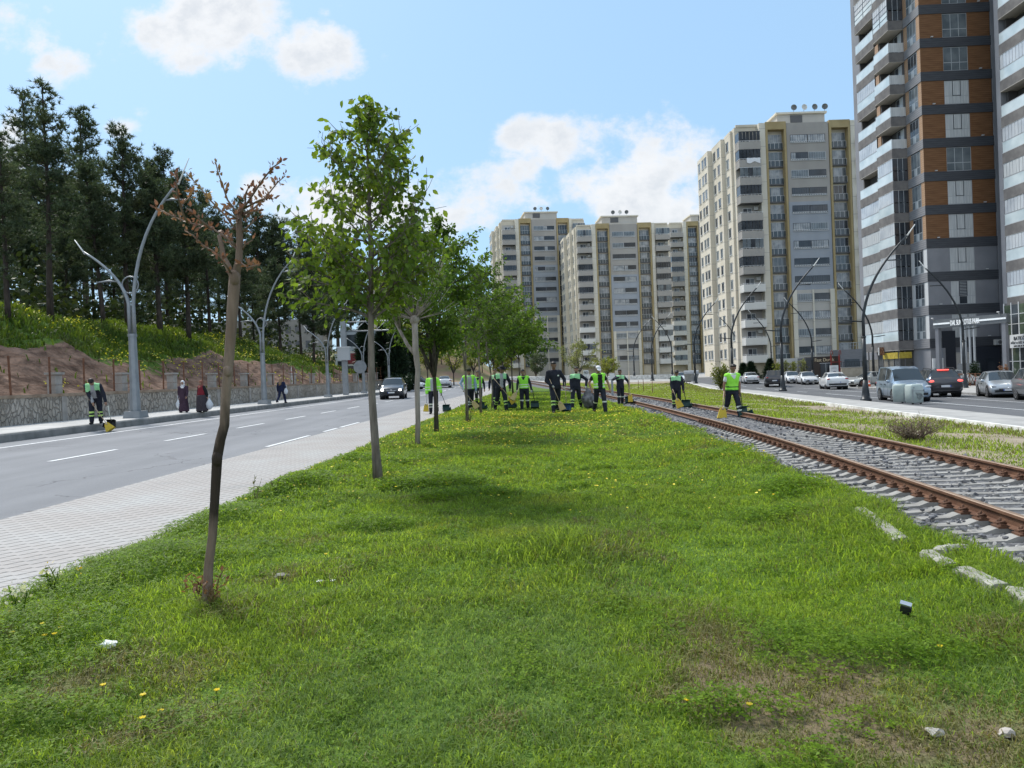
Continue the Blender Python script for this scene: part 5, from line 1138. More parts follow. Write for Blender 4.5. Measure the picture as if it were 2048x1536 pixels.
def undergrowth():
    r = np.random.default_rng(77); n = 85000; y = 48 + 85 * r.random(n); d = 14 + 75 * r.random(n) ** 1.2; x = np.vectorize(wall_l)(y) - d
    f = vnoise(x, y, .16, 61); k = f > .22; x, y, f = x[k], y[k], f[k]; m = len(x); z = np.array([hill(a, b) for a, b in zip(x, y)]) + r.random(m) ** 1.6 * (1.2 + 5.0 * f)
    leaf_mesh_o = leaf_mesh('undergrowth', np.stack([x, y, z], 1), r.normal(0, 1, (m, 3)), .42, leafmat('undergrowth_leaf', (0.026, 0.04, 0.018), (0.06, 0.08, 0.03), .5, .2, c3=(0.11, 0.12, 0.05), big=.2), None, r, .8)
    tag(leaf_mesh_o, 'shadowy undergrowth and saplings between the pine trunks', 'undergrowth', kind='stuff')
undergrowth()
def far_wood():
    r = np.random.default_rng(78); n = 42000; y = 55 + 110 * r.random(n); d = 58 + 34 * r.random(n); x = np.vectorize(wall_l)(y) - d
    f = vnoise(y, d, .12, 63); z = np.array([hill(a, min(b, 127)) for a, b in zip(x, y)]) + r.random(n) * (4.5 + 5.5 * f)
    o = leaf_mesh('far_wood', np.stack([x, y, z], 1), r.normal(0, 1, (n, 3)), .95, MATS['undergrowth_leaf'], None, r, .8); tag(o, 'dark far-off wood closing the view behind the pines', 'wood', kind='stuff')
far_wood()
# rising ground with bushes that closes the view beyond the left road
def backhill(x, y): return G(x, y) - .1 + 6.5 * sm(126, 150, y) * sm(-2, 9, -3 - x)
strip('far_bank', lambda y: -70, lambda y: -3, 124, 190, 12, 16, backhill, mat('far_bank_soil', (0.26, 0.17, 0.12), .95, c2=(0.17, 0.19, 0.07), scale=.25, detail=7))
for i, (px, Y, base, top, w) in enumerate(((842, 140, 756, 668, 66), (884, 138, 754, 672, 60), (925, 142, 752, 668, 70), (965, 140, 752, 676, 60), (800, 138, 756, 660, 60), (770, 150, 750, 668, 70), (1000, 146, 750, 690, 56))):
    p = at(px, base, Y); zb_ = backhill(p.x, Y); q = far_tree(px, base, top, Y, w, [m_leaf_y, m_leaf2, m_leaf_y][i % 3], ['tree on the far bank behind the V-shaped trunk', 'bright tree on the far bank above the small white hatchback', 'tree on the far bank behind the worker in the denim shirt', 'tree on the far bank behind the worker in the brimmed hat', 'tree on the far bank between the tallest cypress and the pale pollard', 'tree on the far bank behind the ragged cypress', 'tree on the far bank at the end of the low white wall'][i], 200 + i, ls=.42, group='trees on the far bank'); q.location.z = zb_ - .1
# ------------------------------------------------------------------ buildings
def facade_mat(name, c, c2, fh, off=0.0, line=(0.3, 0.29, 0.27), streak=.5):
    """painted render with fine joints at every storey and faint rain streaks"""
    if name in MATS: return MATS[name]
    m = mat(name, c, .85, c2=c2, scale=.35, detail=8, coords='obj', stretch=(1, 1, .35)); nt = m.node_tree; N, L = nt.nodes, nt.links; b = N['Principled BSDF']
    tc = N.new('ShaderNodeTexCoord'); sp = N.new('ShaderNodeSeparateXYZ'); L.new(tc.outputs['Object'], sp.inputs[0])
    def M(op, a, q):
        n = N.new('ShaderNodeMath'); n.operation = op; L.new(a, n.inputs[0]); n.inputs[1].default_value = q; return n.outputs[0]
    ln = M('LESS_THAN', M('FRACT', M('DIVIDE', M('ADD', sp.outputs[2], off), fh), 0) if False else M('FRACT', M('DIVIDE', M('ADD', sp.outputs[2], off), fh), 0), .03)
    mx = N.new('ShaderNodeMix'); mx.data_type = 'RGBA'; src = b.inputs['Base Color'].links[0].from_socket
    L.new(M('MULTIPLY', ln, .6), mx.inputs['Factor']); L.new(src, mx.inputs['A']); mx.inputs['B'].default_value = (*line, 1); L.new(mx.outputs['Result'], b.inputs['Base Color'])
    return m
m_glass = mat('dark_glass', (0.025, 0.03, 0.037), .08, spec=.55, c2=(0.06, 0.068, 0.08), scale=.45, detail=2)
m_glass2 = mat('curtained_glass', (0.40, 0.41, 0.42), .15, spec=.5, c2=(0.23, 0.25, 0.27), scale=1.1, detail=3, lo=.4, hi=.6)
m_glass3 = mat('grey_blue_glass', (0.10, 0.12, 0.135), .08, spec=.6, c2=(0.18, 0.205, 0.22), scale=.8, detail=3)
m_upvc = mat('white_window_frame', (0.62, 0.63, 0.64), .5)
m_dframe = mat('dark_window_frame', (0.03, 0.035, 0.045), .4)
m_gframe = mat('grey_window_frame', (0.42, 0.44, 0.46), .45)
m_cream = facade_mat('cream_render', (0.58, 0.52, 0.415), (0.68, 0.62, 0.515), 2.88)
m_cream2 = facade_mat('pale_cream_render', (0.60, 0.56, 0.47), (0.68, 0.64, 0.555), 2.88)
m_taupe = facade_mat('taupe_render', (0.315, 0.295, 0.275), (0.375, 0.355, 0.33), 1.44)
m_blueg = facade_mat('blue_grey_render', (0.28, 0.305, 0.345), (0.335, 0.36, 0.40), 1.44)
m_lt = facade_mat('light_taupe_render', (0.42, 0.40, 0.365), (0.49, 0.465, 0.43), 1.44)
m_white_r = facade_mat('off_white_render', (0.58, 0.565, 0.53), (0.66, 0.65, 0.62), 1.44)
m_ochre = mat('ochre_paint', (0.33, 0.255, 0.13), .8, c2=(0.39, 0.31, 0.165), scale=.5, detail=6)
m_rail = mat('smoked_balcony_glass', (0.06, 0.075, 0.085), .12, spec=.6)
m_slab = mat('slab_edge', (0.12, 0.12, 0.125), .8)
m_dish = mat('dish_grey', (0.10, 0.11, 0.115), .5, c2=(0.2, 0.21, 0.21), scale=.8); m_dishw = mat('dish_white', (0.6, 0.6, 0.58), .5)
m_ac = mat('ac_unit', (0.5, 0.5, 0.48), .6)
rb = random.Random(99)
def clone(o, parent, loc, rot=None, data=None):
    q = o.copy()
    if data: q.data = data
    COL.objects.link(q); q.parent = parent; q.location = loc
    if rot is not None: q.rotation_euler = (0, 0, rot)
    return q
class Kit:
    """repeated parts: the first use makes the object, later uses copy it and share its mesh"""
    def __init__(s): s.d = {}
    def put(s, name, key, fn, parent, loc, rot=0, scale=None):
        if (name, key) not in s.d:
            b, mats = fn(); o = b.build(name, mats, parent); s.d[(name, key)] = o.data
        else:
            o = link(name, s.d[(name, key)], parent)
        o.location = loc; o.rotation_euler = (0, 0, rot)
        if scale: o.scale = scale
        return o
KIT = Kit()
def strip_window(var):
    def f():
        b = MB(); w, h = 2.85, 1.30; g = {0: 1, 1: 2, 2: 1, 3: 3}[var]
        b.b2(0, w, -.03, .05, 0, h, 0); n = 7
        for i in range(n):
            x0 = .06 + (w - .12) * i / n; x1 = x0 + (w - .12) / n - .05; mi = g if not (var == 2 and i in (0, 1)) else 2
            b.b2(x0, x1, -.05, -.03, .24, h - .07, mi)
        for i in range(10): b.b2(.03 + i * .28, .19 + i * .28, -.06, -.03, .06, .17, 4 if var != 3 else 1)
        b.b2(0, w, -.12, -.0, -.06, 0, 4); b.b2(0, w, -.09, -.03, .18, .23, 4)
        return b, [m_gframe if var == 3 else m_dframe, m_glass, m_glass2, m_glass3, m_upvc]
    return f
def bay_window(var):
    def f():
        b = MB(); w, h = 2.75, 2.5; b.b2(0, w, 0, .05, .1, h, 0)
        for i in range(4):
            x0 = .05 + i * (w - .05) / 4; x1 = x0 + (w - .05) / 4 - .06
            b.b2(x0, x1, -.03, 0, 1.0, h - .06, {0: 1, 1: 2, 2: (2 if i in (1, 2) else 3), 3: 3}[var]); b.b2(x0, x1, -.03, 0, .15, .95, 3)
        b.b2(-.0, w, -.32, -.28, .12, 1.02, 4); b.b2(-.03, w + .03, -.34, -.26, 1.02, 1.07, 0)
        for i in range(5): b.b2(i * (w / 4) - .025, i * (w / 4) + .025, -.35, -.25, .1, 1.03, 0)
        b.b2(-.08, w + .08, -.38, .05, -.12, .1, 5)
        return b, [m_upvc, m_glass, m_glass2, m_glass3, m_rail, m_slab]
    return f
def balcony(var, low, W):
    def f():
        b = MB(); mw = 1 if low else 0
        b.b2(0, W, -1.1, -1.0, -.1, 1.12, mw); b.b2(0, .1, -1.0, .9, -.1, 1.12, mw)
        for i in range(5): b.b2(-.012, W + .0, -1.112, -1.1, .02 + .22 * i, .2 + .22 * i, mw); b.b2(-.012, 0, -1.1, .9, .02 + .22 * i, .2 + .22 * i, mw)
        b.b2(.1, W, -1.0, .9, -.1, .05, 2)
        b.b2(0.02, W, -1.07, -1.03, 1.26, 1.31, 3); b.b2(.02, .07, -1.05, .9, 1.26, 1.31, 3)
        for i in range(7): b.b2(.05 + i * (W - .1) / 6 - .025, .05 + i * (W - .1) / 6 + .025, -1.07, -1.03, 1.12, 1.28, 3)
        b.b2(.1, W, .85, .9, .05, 2.79, 4 if var else 5)
        b.b2(.9, 2.4, .80, .85, .1, 2.3, 3); b.b2(.98, 1.62, .78, .80, .9, 2.2, 6); b.b2(1.70, 2.32, .78, .80, .9, 2.2, 7)
        if var == 1:
            b.b2(W - .95, W - .25, .4, .8, 1.9, 2.45, 8)
        if var == 2:      # glazed in
            n = 6
            for i in range(n): b.b2(.08 + i * (W - .1) / n, .08 + (i + 1) * (W - .1) / n - .06, -1.06, -1.04, 1.33, 2.7, 6)
            b.b2(.0, W, -1.09, -1.02, 2.7, 2.79, 9); b.b2(.03, .05, -1.0, .85, 1.33, 2.7, 6)
        if var == 3:
            for i in range(5): b.b2(.08 + i * (W - .1) / 5, .08 + (i + 1) * (W - .1) / 5 - .06, -1.06, -1.04, 1.33, 2.7, 7 if i != 2 else 6)
            b.b2(.0, W, -1.09, -1.02, 2.7, 2.79, 3)
        return b, [m_taupe, m_white_r, m_slab, m_upvc, m_lt, m_taupe, m_glass, m_glass3, m_ac, m_dframe]
    return f
def side_window(var):
    def f():
        b = MB(); b.b2(-.03, .08, 0, .95, 0, 1.5, 0); b.b2(-.05, -.03, .08, .45, .08, 1.42, 1 + var); b.b2(-.05, -.03, .51, .88, .08, 1.42, 1 + var); b.b2(-.10, -.03, -.06, 1.01, -.07, -.01, 0); b.b2(-.09, -.03, -.05, 1.0, 1.5, 1.58, 2)
        return b, [m_upvc, m_glass, m_glass3]
    return f
def dish(mt):
    def f():
        b = MB(); rings = []
        for i in range(4):
            r = .62 * i / 3 + .001; rings.append([Vector((math.cos(a) * r, .25 * (i / 3) ** 2 * -1 + .0, 1.15 + math.sin(a) * r)) for a in [k * 6.283 / 14 for k in range(14)]])
        b.loft(rings, cap=False); b.tube([(0, .05, 0), (0, .05, 1.15)], .04, 5, 1); b.tube([(0, 0, .65), (0, -.6, 1.1)], .02, 4, 1); return b, [mt, m_slab]
    return f
def beige_tower(label, p, rot, nfl, fh, grp, rows_blue=(4, 8), dishes=3, cloth=False, penth=(7, 16)):
    t = thing('apartment_tower', label, 'apartment block', p, rot, grp); Ht = nfl * fh + 1.6 + 2.4; z0 = 2.4
    W1, W2, W3, W4, W5, W6 = 3.7, 4.7, 8.15, 15.15, 18.65, 19.45; WT = 23.2
    b = MB(); b.b2(.0, WT, .9, 17, -2, Ht - .4); b.b2(.25, WT - .2, .8, 1.2, Ht - .4, Ht + .0)
    b.b2(-.35, 0, 2.0, 5.2, -2, Ht - .6); b.b2(-.95, 0, 5.2, 10.6, -2, Ht - .9); b.b2(-1.7, 0, 10.6, 17.2, -2, Ht - 1.2)
    b.build('wall', m_cream, t)
    for x0, x1, d in ((W1, W2, .0), (W5 + .05, W6, .0)):
        b = MB(); b.b2(x0, x1, -.25, .9, -2, Ht - .15); b.build('pilaster', m_cream2, t)
    # centre bay, painted in three zones
    bl0, bl1 = rows_blue
    for (a, c, m_) in ((0, bl0, m_taupe), (bl0, bl1 + 1, m_blueg), (bl1 + 1, nfl, m_lt)):
        zt = Ht - .25 if a == 0 else z0 + (nfl - a) * fh; zb = z0 + (nfl - c) * fh if c < nfl else -2
        b = MB(); b.b2(W3 + .05, W4 - .05, -.15, .9, zb, zt); b.build('centre_panel', m_, t)
    zl = z0 + (nfl - bl1 - 1) * fh
    for x0, x1 in ((W3 + .05, W3 + .75), (W4 - .75, W4 - .05)):
        b = MB(); b.b2(x0, x1, -.45, -.15, -2, zl); b.build('pilaster', m_cream2, t)
    b = MB(); b.b2((W3 + W4) / 2 - .12, (W3 + W4) / 2 + .12, -.3, -.15, -2, zl); b.build('mullion_strip', m_cream2, t)
    for x0, x1 in ((W2, W3), (W4, W5)):
        b = MB(); zt = Ht - .02; b.b2(x0 + .03, x0 + .38, -.28, .9, -2, zt - 1.25); b.b2(x1 - .36, x1 - .03, -.28, .9, -2, zt - 1.25); b.b2(x0 + .03, x1 - .03, -.28, .9, zt - 1.25, zt); b.build('yellow_frame', m_ochre, t)
    for k in range(nfl):
        z = z0 + (nfl - 1 - k) * fh
        for x in (W3 + .62, W4 - .62 - 2.85): KIT.put('window', v := rb.choice((0, 0, 0, 1, 2, 3)), strip_window(v), t, (x, -.15 - (.003 if z < zl else 0), z + .98))
        for x in (W2 + .36, W4 + .36): KIT.put('bay_window', v := rb.choice((0, 1, 1, 2, 2, 3)), bay_window(v), t, (x, .84, z + .18))
        low = z < zl + fh * .5
        KIT.put('balcony', (v := rb.choice((0, 1, 1, 2, 2, 3)) if not (cloth and k < 2) else 2, low), balcony(v, low, 3.55), t, (.02, .0, z))
        KIT.put('balcony', (v := rb.choice((0, 1, 2, 3)), low), balcony(v, low, 3.55), t, (W6 + .05, .0, z))
        KIT.put('side_window', v := rb.choice((0, 1)), side_window(v), t, (-.35, 3.1, z + .9), 0, (1, 1.25, 1))
        for y in (6.1, 8.4): KIT.put('side_window', v := rb.choice((0, 1)), side_window(v), t, (-.95, y, z + .9), 0, (1, 1.3, 1))
        for y in (11.4, 13.1, 15.4): KIT.put('side_window', v := rb.choice((0, 1)), side_window(v), t, (-1.7, y, z + .9), 0, (1, 1.3, 1))
    b = MB(); b.b2(penth[0], penth[1], 3, 10, Ht - .4, Ht + 2.2, 0); b.b2(penth[0] - .3, penth[1] + .3, 2.7, 10.3, Ht + 2.2, Ht + 2.5, 1); b.b2(penth[0] + 2.2, penth[0] + 4.2, 2.92, 3, Ht + .8, Ht + 2.0, 2); b.build('penthouse', [m_lt, m_cream2, m_slab], t)
    for i in range(dishes): KIT.put('satellite_dish', q := (i * 7) % 3 == 1, dish(m_dishw if q else m_dish), t, (penth[0] + 3.0 + i * 1.75, 3.4, Ht + 2.5), rb.uniform(-.4, .4), (.8,) * 3)
    return t
def at_g(px, Y, dz=0):
    p = at(px, 760, Y); return Vector((p.x, Y, G(p.x, Y) + dz))
TG = 'beige and grey apartment blocks with yellow-framed window columns'
p = at_g(1490, 121); beige_tower('tall beige apartment block with white cloth on an upper balcony, largest of its kind', p, R(1), 13, 2.88, TG, (4, 8), 4, True, (8, 16))
p = at_g(1164, 182); beige_tower('beige apartment block in the middle, directly behind the white-capped worker', p, R(4), 12, 2.78, TG, (4, 8), 3)
p = at_g(1015, 202); beige_tower('beige apartment block farthest from the dark tower, partly behind the lawn trees', p, R(7), 14, 2.79, TG, (4, 8), 3)
p = at_g(1350, 206); beige_tower('beige apartment block squeezed between the middle and the tallest beige blocks', p, R(3), 14, 2.72, TG, (5, 9), 3)
# white cloth drying on a balcony rail of the nearest block
pb = at_g(1490, 121); b = MB(); n = 9
b.loft([[Vector((1.2 + 2.2 * i / n, -1.17 - .04 * math.sin(i * 1.7) - (.02 if k else 0), 1.35 - k * (.75 + .16 * math.sin(i * .9)))) for k in (0, .4, 1)] for i in range(n + 1)], close=False, cap=False)
c = b.build('hanging_cloth', mat('white_sheet', (0.72, 0.73, 0.76), .8), label='white bed sheet hung over a high balcony of the nearest beige block', cat='bed sheet'); c.location = pb + Vector((0, 0, 2.4 + 11 * 2.88)); c.rotation_euler = (0, 0, R(1))

# ---- dark towers with wood panels
def wood_mat(name, c, c2):
    m = mat(name, c, .55, c2=c2, scale=1.6, detail=8, coords='obj', stretch=(.5, .5, 7)); nt = m.node_tree; N, L = nt.nodes, nt.links; b = N['Principled BSDF']
    tc = N.new('ShaderNodeTexCoord'); sp = N.new('ShaderNodeSeparateXYZ'); L.new(tc.outputs['Object'], sp.inputs[0])
    d = N.new('ShaderNodeMath'); d.operation = 'DIVIDE'; L.new(sp.outputs[2], d.inputs[0]); d.inputs[1].default_value = .2
    f = N.new('ShaderNodeMath'); f.operation = 'FRACT'; L.new(d.outputs[0], f.inputs[0]); l = N.new('ShaderNodeMath'); l.operation = 'LESS_THAN'; L.new(f.outputs[0], l.inputs[0]); l.inputs[1].default_value = .14
    mu = N.new('ShaderNodeMath'); mu.operation = 'MULTIPLY'; L.new(l.outputs[0], mu.inputs[0]); mu.inputs[1].default_value = .55
    mx = N.new('ShaderNodeMix'); mx.data_type = 'RGBA'; src = b.inputs['Base Color'].links[0].from_socket; L.new(mu.outputs[0], mx.inputs['Factor']); L.new(src, mx.inputs['A']); mx.inputs['B'].default_value = tuple(q * .3 for q in c) + (1,); L.new(mx.outputs['Result'], b.inputs['Base Color'])
    return m
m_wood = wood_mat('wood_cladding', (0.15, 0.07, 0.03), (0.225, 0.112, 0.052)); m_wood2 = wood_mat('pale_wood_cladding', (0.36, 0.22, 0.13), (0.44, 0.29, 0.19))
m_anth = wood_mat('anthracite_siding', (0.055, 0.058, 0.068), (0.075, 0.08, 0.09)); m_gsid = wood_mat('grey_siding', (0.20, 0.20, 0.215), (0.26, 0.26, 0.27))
m_grey = mat('grey_plaster', (0.20, 0.205, 0.225), .85, c2=(0.245, 0.25, 0.27), scale=.5, detail=7)
m_slabg = mat('weathered_slab', (0.12, 0.115, 0.115), .9, c2=(0.185, 0.175, 0.17), scale=1.2, detail=9, coords='obj')
m_pglass = mat('sky_painted_railing_glass', (0.45, 0.53, 0.56), .06, spec=.8, c2=(0.62, 0.69, 0.71), scale=.6, detail=4)  # sky reflection put into the base colour of the railing glass
m_pglass2 = mat('sky_painted_panel_glass', (0.40, 0.43, 0.47), .06, spec=.8, c2=(0.56, 0.585, 0.61), scale=.5, detail=3)  # glazed-in balcony panels, painted pale as if mirroring the sky
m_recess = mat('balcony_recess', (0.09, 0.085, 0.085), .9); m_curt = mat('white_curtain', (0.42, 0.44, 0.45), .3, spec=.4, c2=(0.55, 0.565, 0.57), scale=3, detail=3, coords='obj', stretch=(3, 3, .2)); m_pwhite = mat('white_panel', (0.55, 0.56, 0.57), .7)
FH = 3.32
def t_window(var):
    def f():
        b = MB(); w, h = 2.45, 2.34; b.b2(0, w, -.02, .05, 0, h, 0)
        for i in range(3):
            x0 = .06 + i * .8; x1 = x0 + .73
            b.b2(x0, x1, -.035, -.02, .06, .78, (2, 1, 2)[var] if i != 1 or var != 2 else 3); b.b2(x0, x1, -.035, -.02, .86, h - .06, {0: 2, 1: 1, 2: (3 if i == 1 else 2)}[var])
        if var != 1: b.b2(.84, 1.61, -.05, -.035, .84, .88, 4); b.b2(.82, .87, -.05, -.035, .8, h - .04, 4); b.b2(1.58, 1.63, -.05, -.035, .8, h - .04, 4)
        if var == 2:
            for k in range(9): b.b2(.88, 1.57, -.045, -.034, .95 + k * .15, 1.0 + k * .15, 0)
        return b, [m_gframe, m_glass3, m_curt, m_glass, m_dframe]
    return f
def t_side_window(var):
    def f():
        b = MB(); b.b2(-.02, .05, 0, 1.7, 0, 2.3, 0)
        for i in range(3):
            b.b2(-.035, -.02, .06 + .55 * i, .53 + .55 * i, .06, .75, 3 if i != 1 else 2); b.b2(-.035, -.02, .06 + .55 * i, .53 + .55 * i, .83, 2.24, 1 if var else 3)
        return b, [m_gframe, m_glass, m_curt, m_glass3]
    return f
def t_balcony(var, L, D, pier):
    """local: x from -D (outer) to 0, y from 0 (front) to L; z 0 is slab top"""
    def f():
        b = MB(); b.b2(-D, 0, 0, L, -.95, .0, 0); b.b2(-D, -.02, 0.02, L, -.99, -.95, 6)
        b.b2(-D + .02, -D + .05, .03, L - .05, .06, 1.0, 1); b.b2(-D + .02, -.02, .03, .06, .06, 1.0, 4 if var != 0 else 3)
        b.b2(-D + .01, -D + .06, .02, L, 1.0, 1.05, 2); b.b2(-D, -D + .06, .0, L, 0, .06, 2)
        if var:
            n = max(5, int(L / .42))
            for i in range(n): y0 = .06 + (L - .1) * i / n; b.b2(-D + .02, -D + .05, y0, y0 + (L - .1) / n - .045, 1.08, 2.34, 5 if var != 3 else 3)
            b.b2(-D + .0, -D + .06, 0.02, L, 2.32, 2.37, 2); b.b2(-D + .03, -.03, .03, .06, 1.1, 2.34, 4)
            for q in (.33, .66): b.b2(-D * q - .02, -D * q + .02, .02, .07, 0.0, 2.34, 2)
            if var == 2:
                for zz in (.5, 1.05, 1.6): b.b2(-D + .0, -D + .02, .05, L - .05, zz, zz + .05, 7)
                for yy in (.05, L / 2, L - .1): b.b2(-D + .0, -D + .02, yy, yy + .06, .05, 2.3, 7)
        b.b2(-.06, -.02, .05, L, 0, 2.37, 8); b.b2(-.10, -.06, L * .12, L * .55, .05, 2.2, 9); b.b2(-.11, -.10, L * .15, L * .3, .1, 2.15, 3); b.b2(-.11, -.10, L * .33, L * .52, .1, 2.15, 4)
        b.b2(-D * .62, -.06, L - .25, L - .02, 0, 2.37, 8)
        if pier: b.b2(-D * .66, -.06, L, L + .75, 0, 2.37, 10)
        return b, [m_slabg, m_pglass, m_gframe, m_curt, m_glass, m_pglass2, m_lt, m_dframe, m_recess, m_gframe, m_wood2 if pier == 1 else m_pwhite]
    return f
T1 = at_g(1863, 74); T1.z = -.6
t1 = thing('dark_tower', 'tall dark grey tower clad in orange-brown wood panels with stacked glass balconies', 'apartment tower', T1, R(-1))
NF = 15; ZT = 4.5 + FH * NF
b = MB(); b.b2(.05, 7.05, .05, 15, -1, ZT, 0); b.b2(7.05, 13, 1.2, 12, -1, ZT, 0); b.build('wall', m_grey, t1)
zb = lambda i: 3.55 + FH * i     # underside of band i
for i in range(NF + 1):
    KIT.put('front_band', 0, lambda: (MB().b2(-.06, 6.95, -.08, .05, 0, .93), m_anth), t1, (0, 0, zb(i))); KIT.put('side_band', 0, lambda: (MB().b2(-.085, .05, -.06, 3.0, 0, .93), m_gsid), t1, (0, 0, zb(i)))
    if i == NF: break
    hp = FH - .93
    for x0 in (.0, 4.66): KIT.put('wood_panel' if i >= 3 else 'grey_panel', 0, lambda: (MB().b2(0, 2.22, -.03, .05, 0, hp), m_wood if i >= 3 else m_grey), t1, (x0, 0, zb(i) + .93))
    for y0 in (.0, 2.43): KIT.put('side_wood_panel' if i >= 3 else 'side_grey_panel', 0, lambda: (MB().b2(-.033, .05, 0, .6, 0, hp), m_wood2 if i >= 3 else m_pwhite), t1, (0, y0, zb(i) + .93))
for i in range(NF):
    KIT.put('window', ('t', v := rb.choice((0, 0, 1, 2))), t_window(v), t1, (2.21, .03, zb(i) + .95))
    KIT.put('side_window', ('t', v := rb.choice((0, 1))), t_side_window(v), t1, (.03, .75, zb(i) + .95))
    va, vc = ([1, 1, 1, 1, 1, 1, 0, 0, 0, 0, 2, 0, 0, 0, 0][i], [3, 3, 3, 3, 1, 0, 1, 0, 1, 0, 0, 2, 1, 0, 1][i])
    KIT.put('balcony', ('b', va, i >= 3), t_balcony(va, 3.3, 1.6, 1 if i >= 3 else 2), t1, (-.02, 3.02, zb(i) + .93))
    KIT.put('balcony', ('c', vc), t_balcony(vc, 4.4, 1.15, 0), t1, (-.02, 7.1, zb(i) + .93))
    if i % 2 == 0: KIT.put('wall_light', 'w', lambda: (MB().box((0, -.12, 0), (.22, .14, .08)), [m_pwhite]), t1, (5.8, -.03, zb(i) + 1.02))
    else: KIT.put('wall_light', 'w', None, t1, (1.1, -.03, zb(i) + 1.02))
b = MB(); b.b2(6.95, 7.25, -.12, .1, -1, ZT); b.build('downpipe', m_grey, t1)
# ground floor of the dark tower: glazed shops, signs
b = MB(); b.b2(-1.5, -.02, 3.3, 11.3, -1, .35, 1)
for i in range(7): b.b2(-1.45, -1.42, 3.3 + i * 1.15, 4.35 + i * 1.15, .35, 2.65, 0 if i % 3 else 2); b.b2(-1.5, -1.38, 3.22 + i * 1.15, 3.3 + i * 1.15, .3, 3.55, 1)
b.b2(-1.45, -.1, 3.26, 3.3, .35, 2.6, 0); b.b2(-.95, -.85, 3.2, 3.3, 0, 3.5, 1); b.build('shop_window', [mat('beige_reflection_shop_glass', (0.20, 0.18, 0.145), .06, spec=.7, c2=(0.05, 0.05, 0.045), scale=.35, detail=4), m_slab, m_glass], t1)  # beige reflection painted into the colour of the shop glass
m_ysign = mat('yellow_sign', (0.50, 0.40, 0.06), .5, c2=(0.34, 0.25, 0.04), scale=4, detail=5); m_bsign = mat('brown_sign', (0.16, 0.075, 0.045), .6, c2=(0.36, 0.2, 0.12), scale=7, detail=2, lo=.5, hi=.55); m_wsign = mat('white_sign', (0.66, 0.67, 0.68), .5)
b = MB(); b.b2(-1.56, -1.5, 3.4, 6.6, 2.65, 3.3, 0); b.b2(-1.5, -.2, 3.18, 3.24, 2.65, 3.3, 0); b.build('yellow_shop_sign', m_ysign, t1)
b = MB(); b.b2(-2.1, -1.56, 6.2, 6.3, 3.1, 3.95, 0); b.b2(-2.2, -2.1, 6.2, 6.3, 3.1, 3.95, 1); b.build('projecting_sign', [m_bsign, m_wsign], t1)
b = MB(); b.b2(-.2, .75, -.9, -.8, 1.2, 2.5, 0); b.b2(-.3, -.2, -.9, -.8, 1.1, 2.5, 0); b.b2(-.15, -.05, -.88, -.82, -1, 1.2, 1); b.b2(.6, .7, -.88, -.82, -1, 1.2, 1); b.build('white_signboard', [m_wsign, m_slab], t1)
b = MB(); b.b2(.9, 1.15, -.6, .03, -1, 3.5, 0); b.b2(1.15, 2.45, -.1, .04, -1, 5.2, 1); b.b2(2.45, 4.0, -.06, .04, .2, 3.0, 2); b.b2(4.0, 6.8, -.15, .04, -1, 3.5, 1); b.b2(4.4, 5.4, -.18, -.15, 0, 2.3, 3); b.b2(5.45, 6.3, -.18, -.15, 0, 2.3, 3); b.build('entrance', [m_grey, mat('navy_cladding', (0.03, 0.034, 0.045), .5), m_lt, m_glass], t1)
b = MB(); b.b2(6.2, 6.95, -.5, -.09, 3.6, 4.15, 0); b.sphere((6.6, -.5, 3.87), (.2, .03, .2), 10, 6, 1); b.build('air_conditioner', [m_ac, m_slab], t1)
# entrance portico with the estate name
P1, P2 = at(1866, 648, 73), at(2013, 638, 66.5); zz = 5.25
t = thing('entrance_portico', 'dark grey portico beam with white lettering and light strips before the dark tower', 'portico', (P1.x, P1.y, -.6), math.atan2(P2.y - P1.y, P2.x - P1.x))
Lb = math.hypot(P2.x - P1.x, P2.y - P1.y); zz += .6
m_port = mat('portico_grey', (0.13, 0.14, 0.15), .6, c2=(0.16, 0.17, 0.18), scale=1.5)
b = MB(); b.b2(0, Lb, 0, .5, zz - .42, zz + .42); b.build('beam', m_port, t)
for x, w in ((.15, .35), (Lb - .5, .35)): b = MB(); b.b2(x, x + w, .05, .45, -.3, zz - .42); b.build('column', m_grey, t)
for i in range(4): b = MB(); b.b2(2.65 + i * .42, 2.75 + i * .42, .1, .3, 1.9, zz - .42); b.build('fin', m_gframe, t)
b = MB(); b.b2(2.3, 4.3, .05, .4, 1.1, 1.9, 0); b.b2(2.35, 2.45, .1, .3, -.3, 1.1, 0); b.b2(4.1, 4.25, .1, .3, -.3, 1.1, 0); b.build('gate_frame', m_port, t)
m_led = glow('led_strip', (0.85, 0.87, 0.88), .10)
for x0, x1 in ((.05, 1.75), (4.35, Lb - .05)): b = MB(); b.b2(x0, x1, -.04, -.002, zz - .08, zz + .08); b.build('light_strip', m_led, t)
def lettering(txt, m, parent, loc, size, rot=(math.pi / 2, 0, 0), name='lettering', sx=1.0, ex=.01, align='LEFT'):
    c = bpy.data.curves.new(name, 'FONT'); c.body = txt; c.size = size; c.extrude = ex; c.align_x = align; c.materials.append(m)
    o = bpy.data.objects.new(name, c); COL.objects.link(o); me = bpy.data.meshes.new_from_object(o.evaluated_get(bpy.context.evaluated_depsgraph_get())); bpy.data.objects.remove(o)
    o = link(name, me, parent, loc); o.rotation_euler = rot; o.scale = (sx, 1, 1); return o
lettering('DAL SUN LOTUS PARK', m_led, t, (1.8, -.02, zz - .25), .70, sx=.40, ex=.03)
for x in (.1, Lb - .6): b = MB(); b.tube([(x, 0, zz + .42), (x, -.35, zz + .6), (x + .25, -.4, zz + .58)], .04, 5); b.build('spotlight', m_wsign, t)
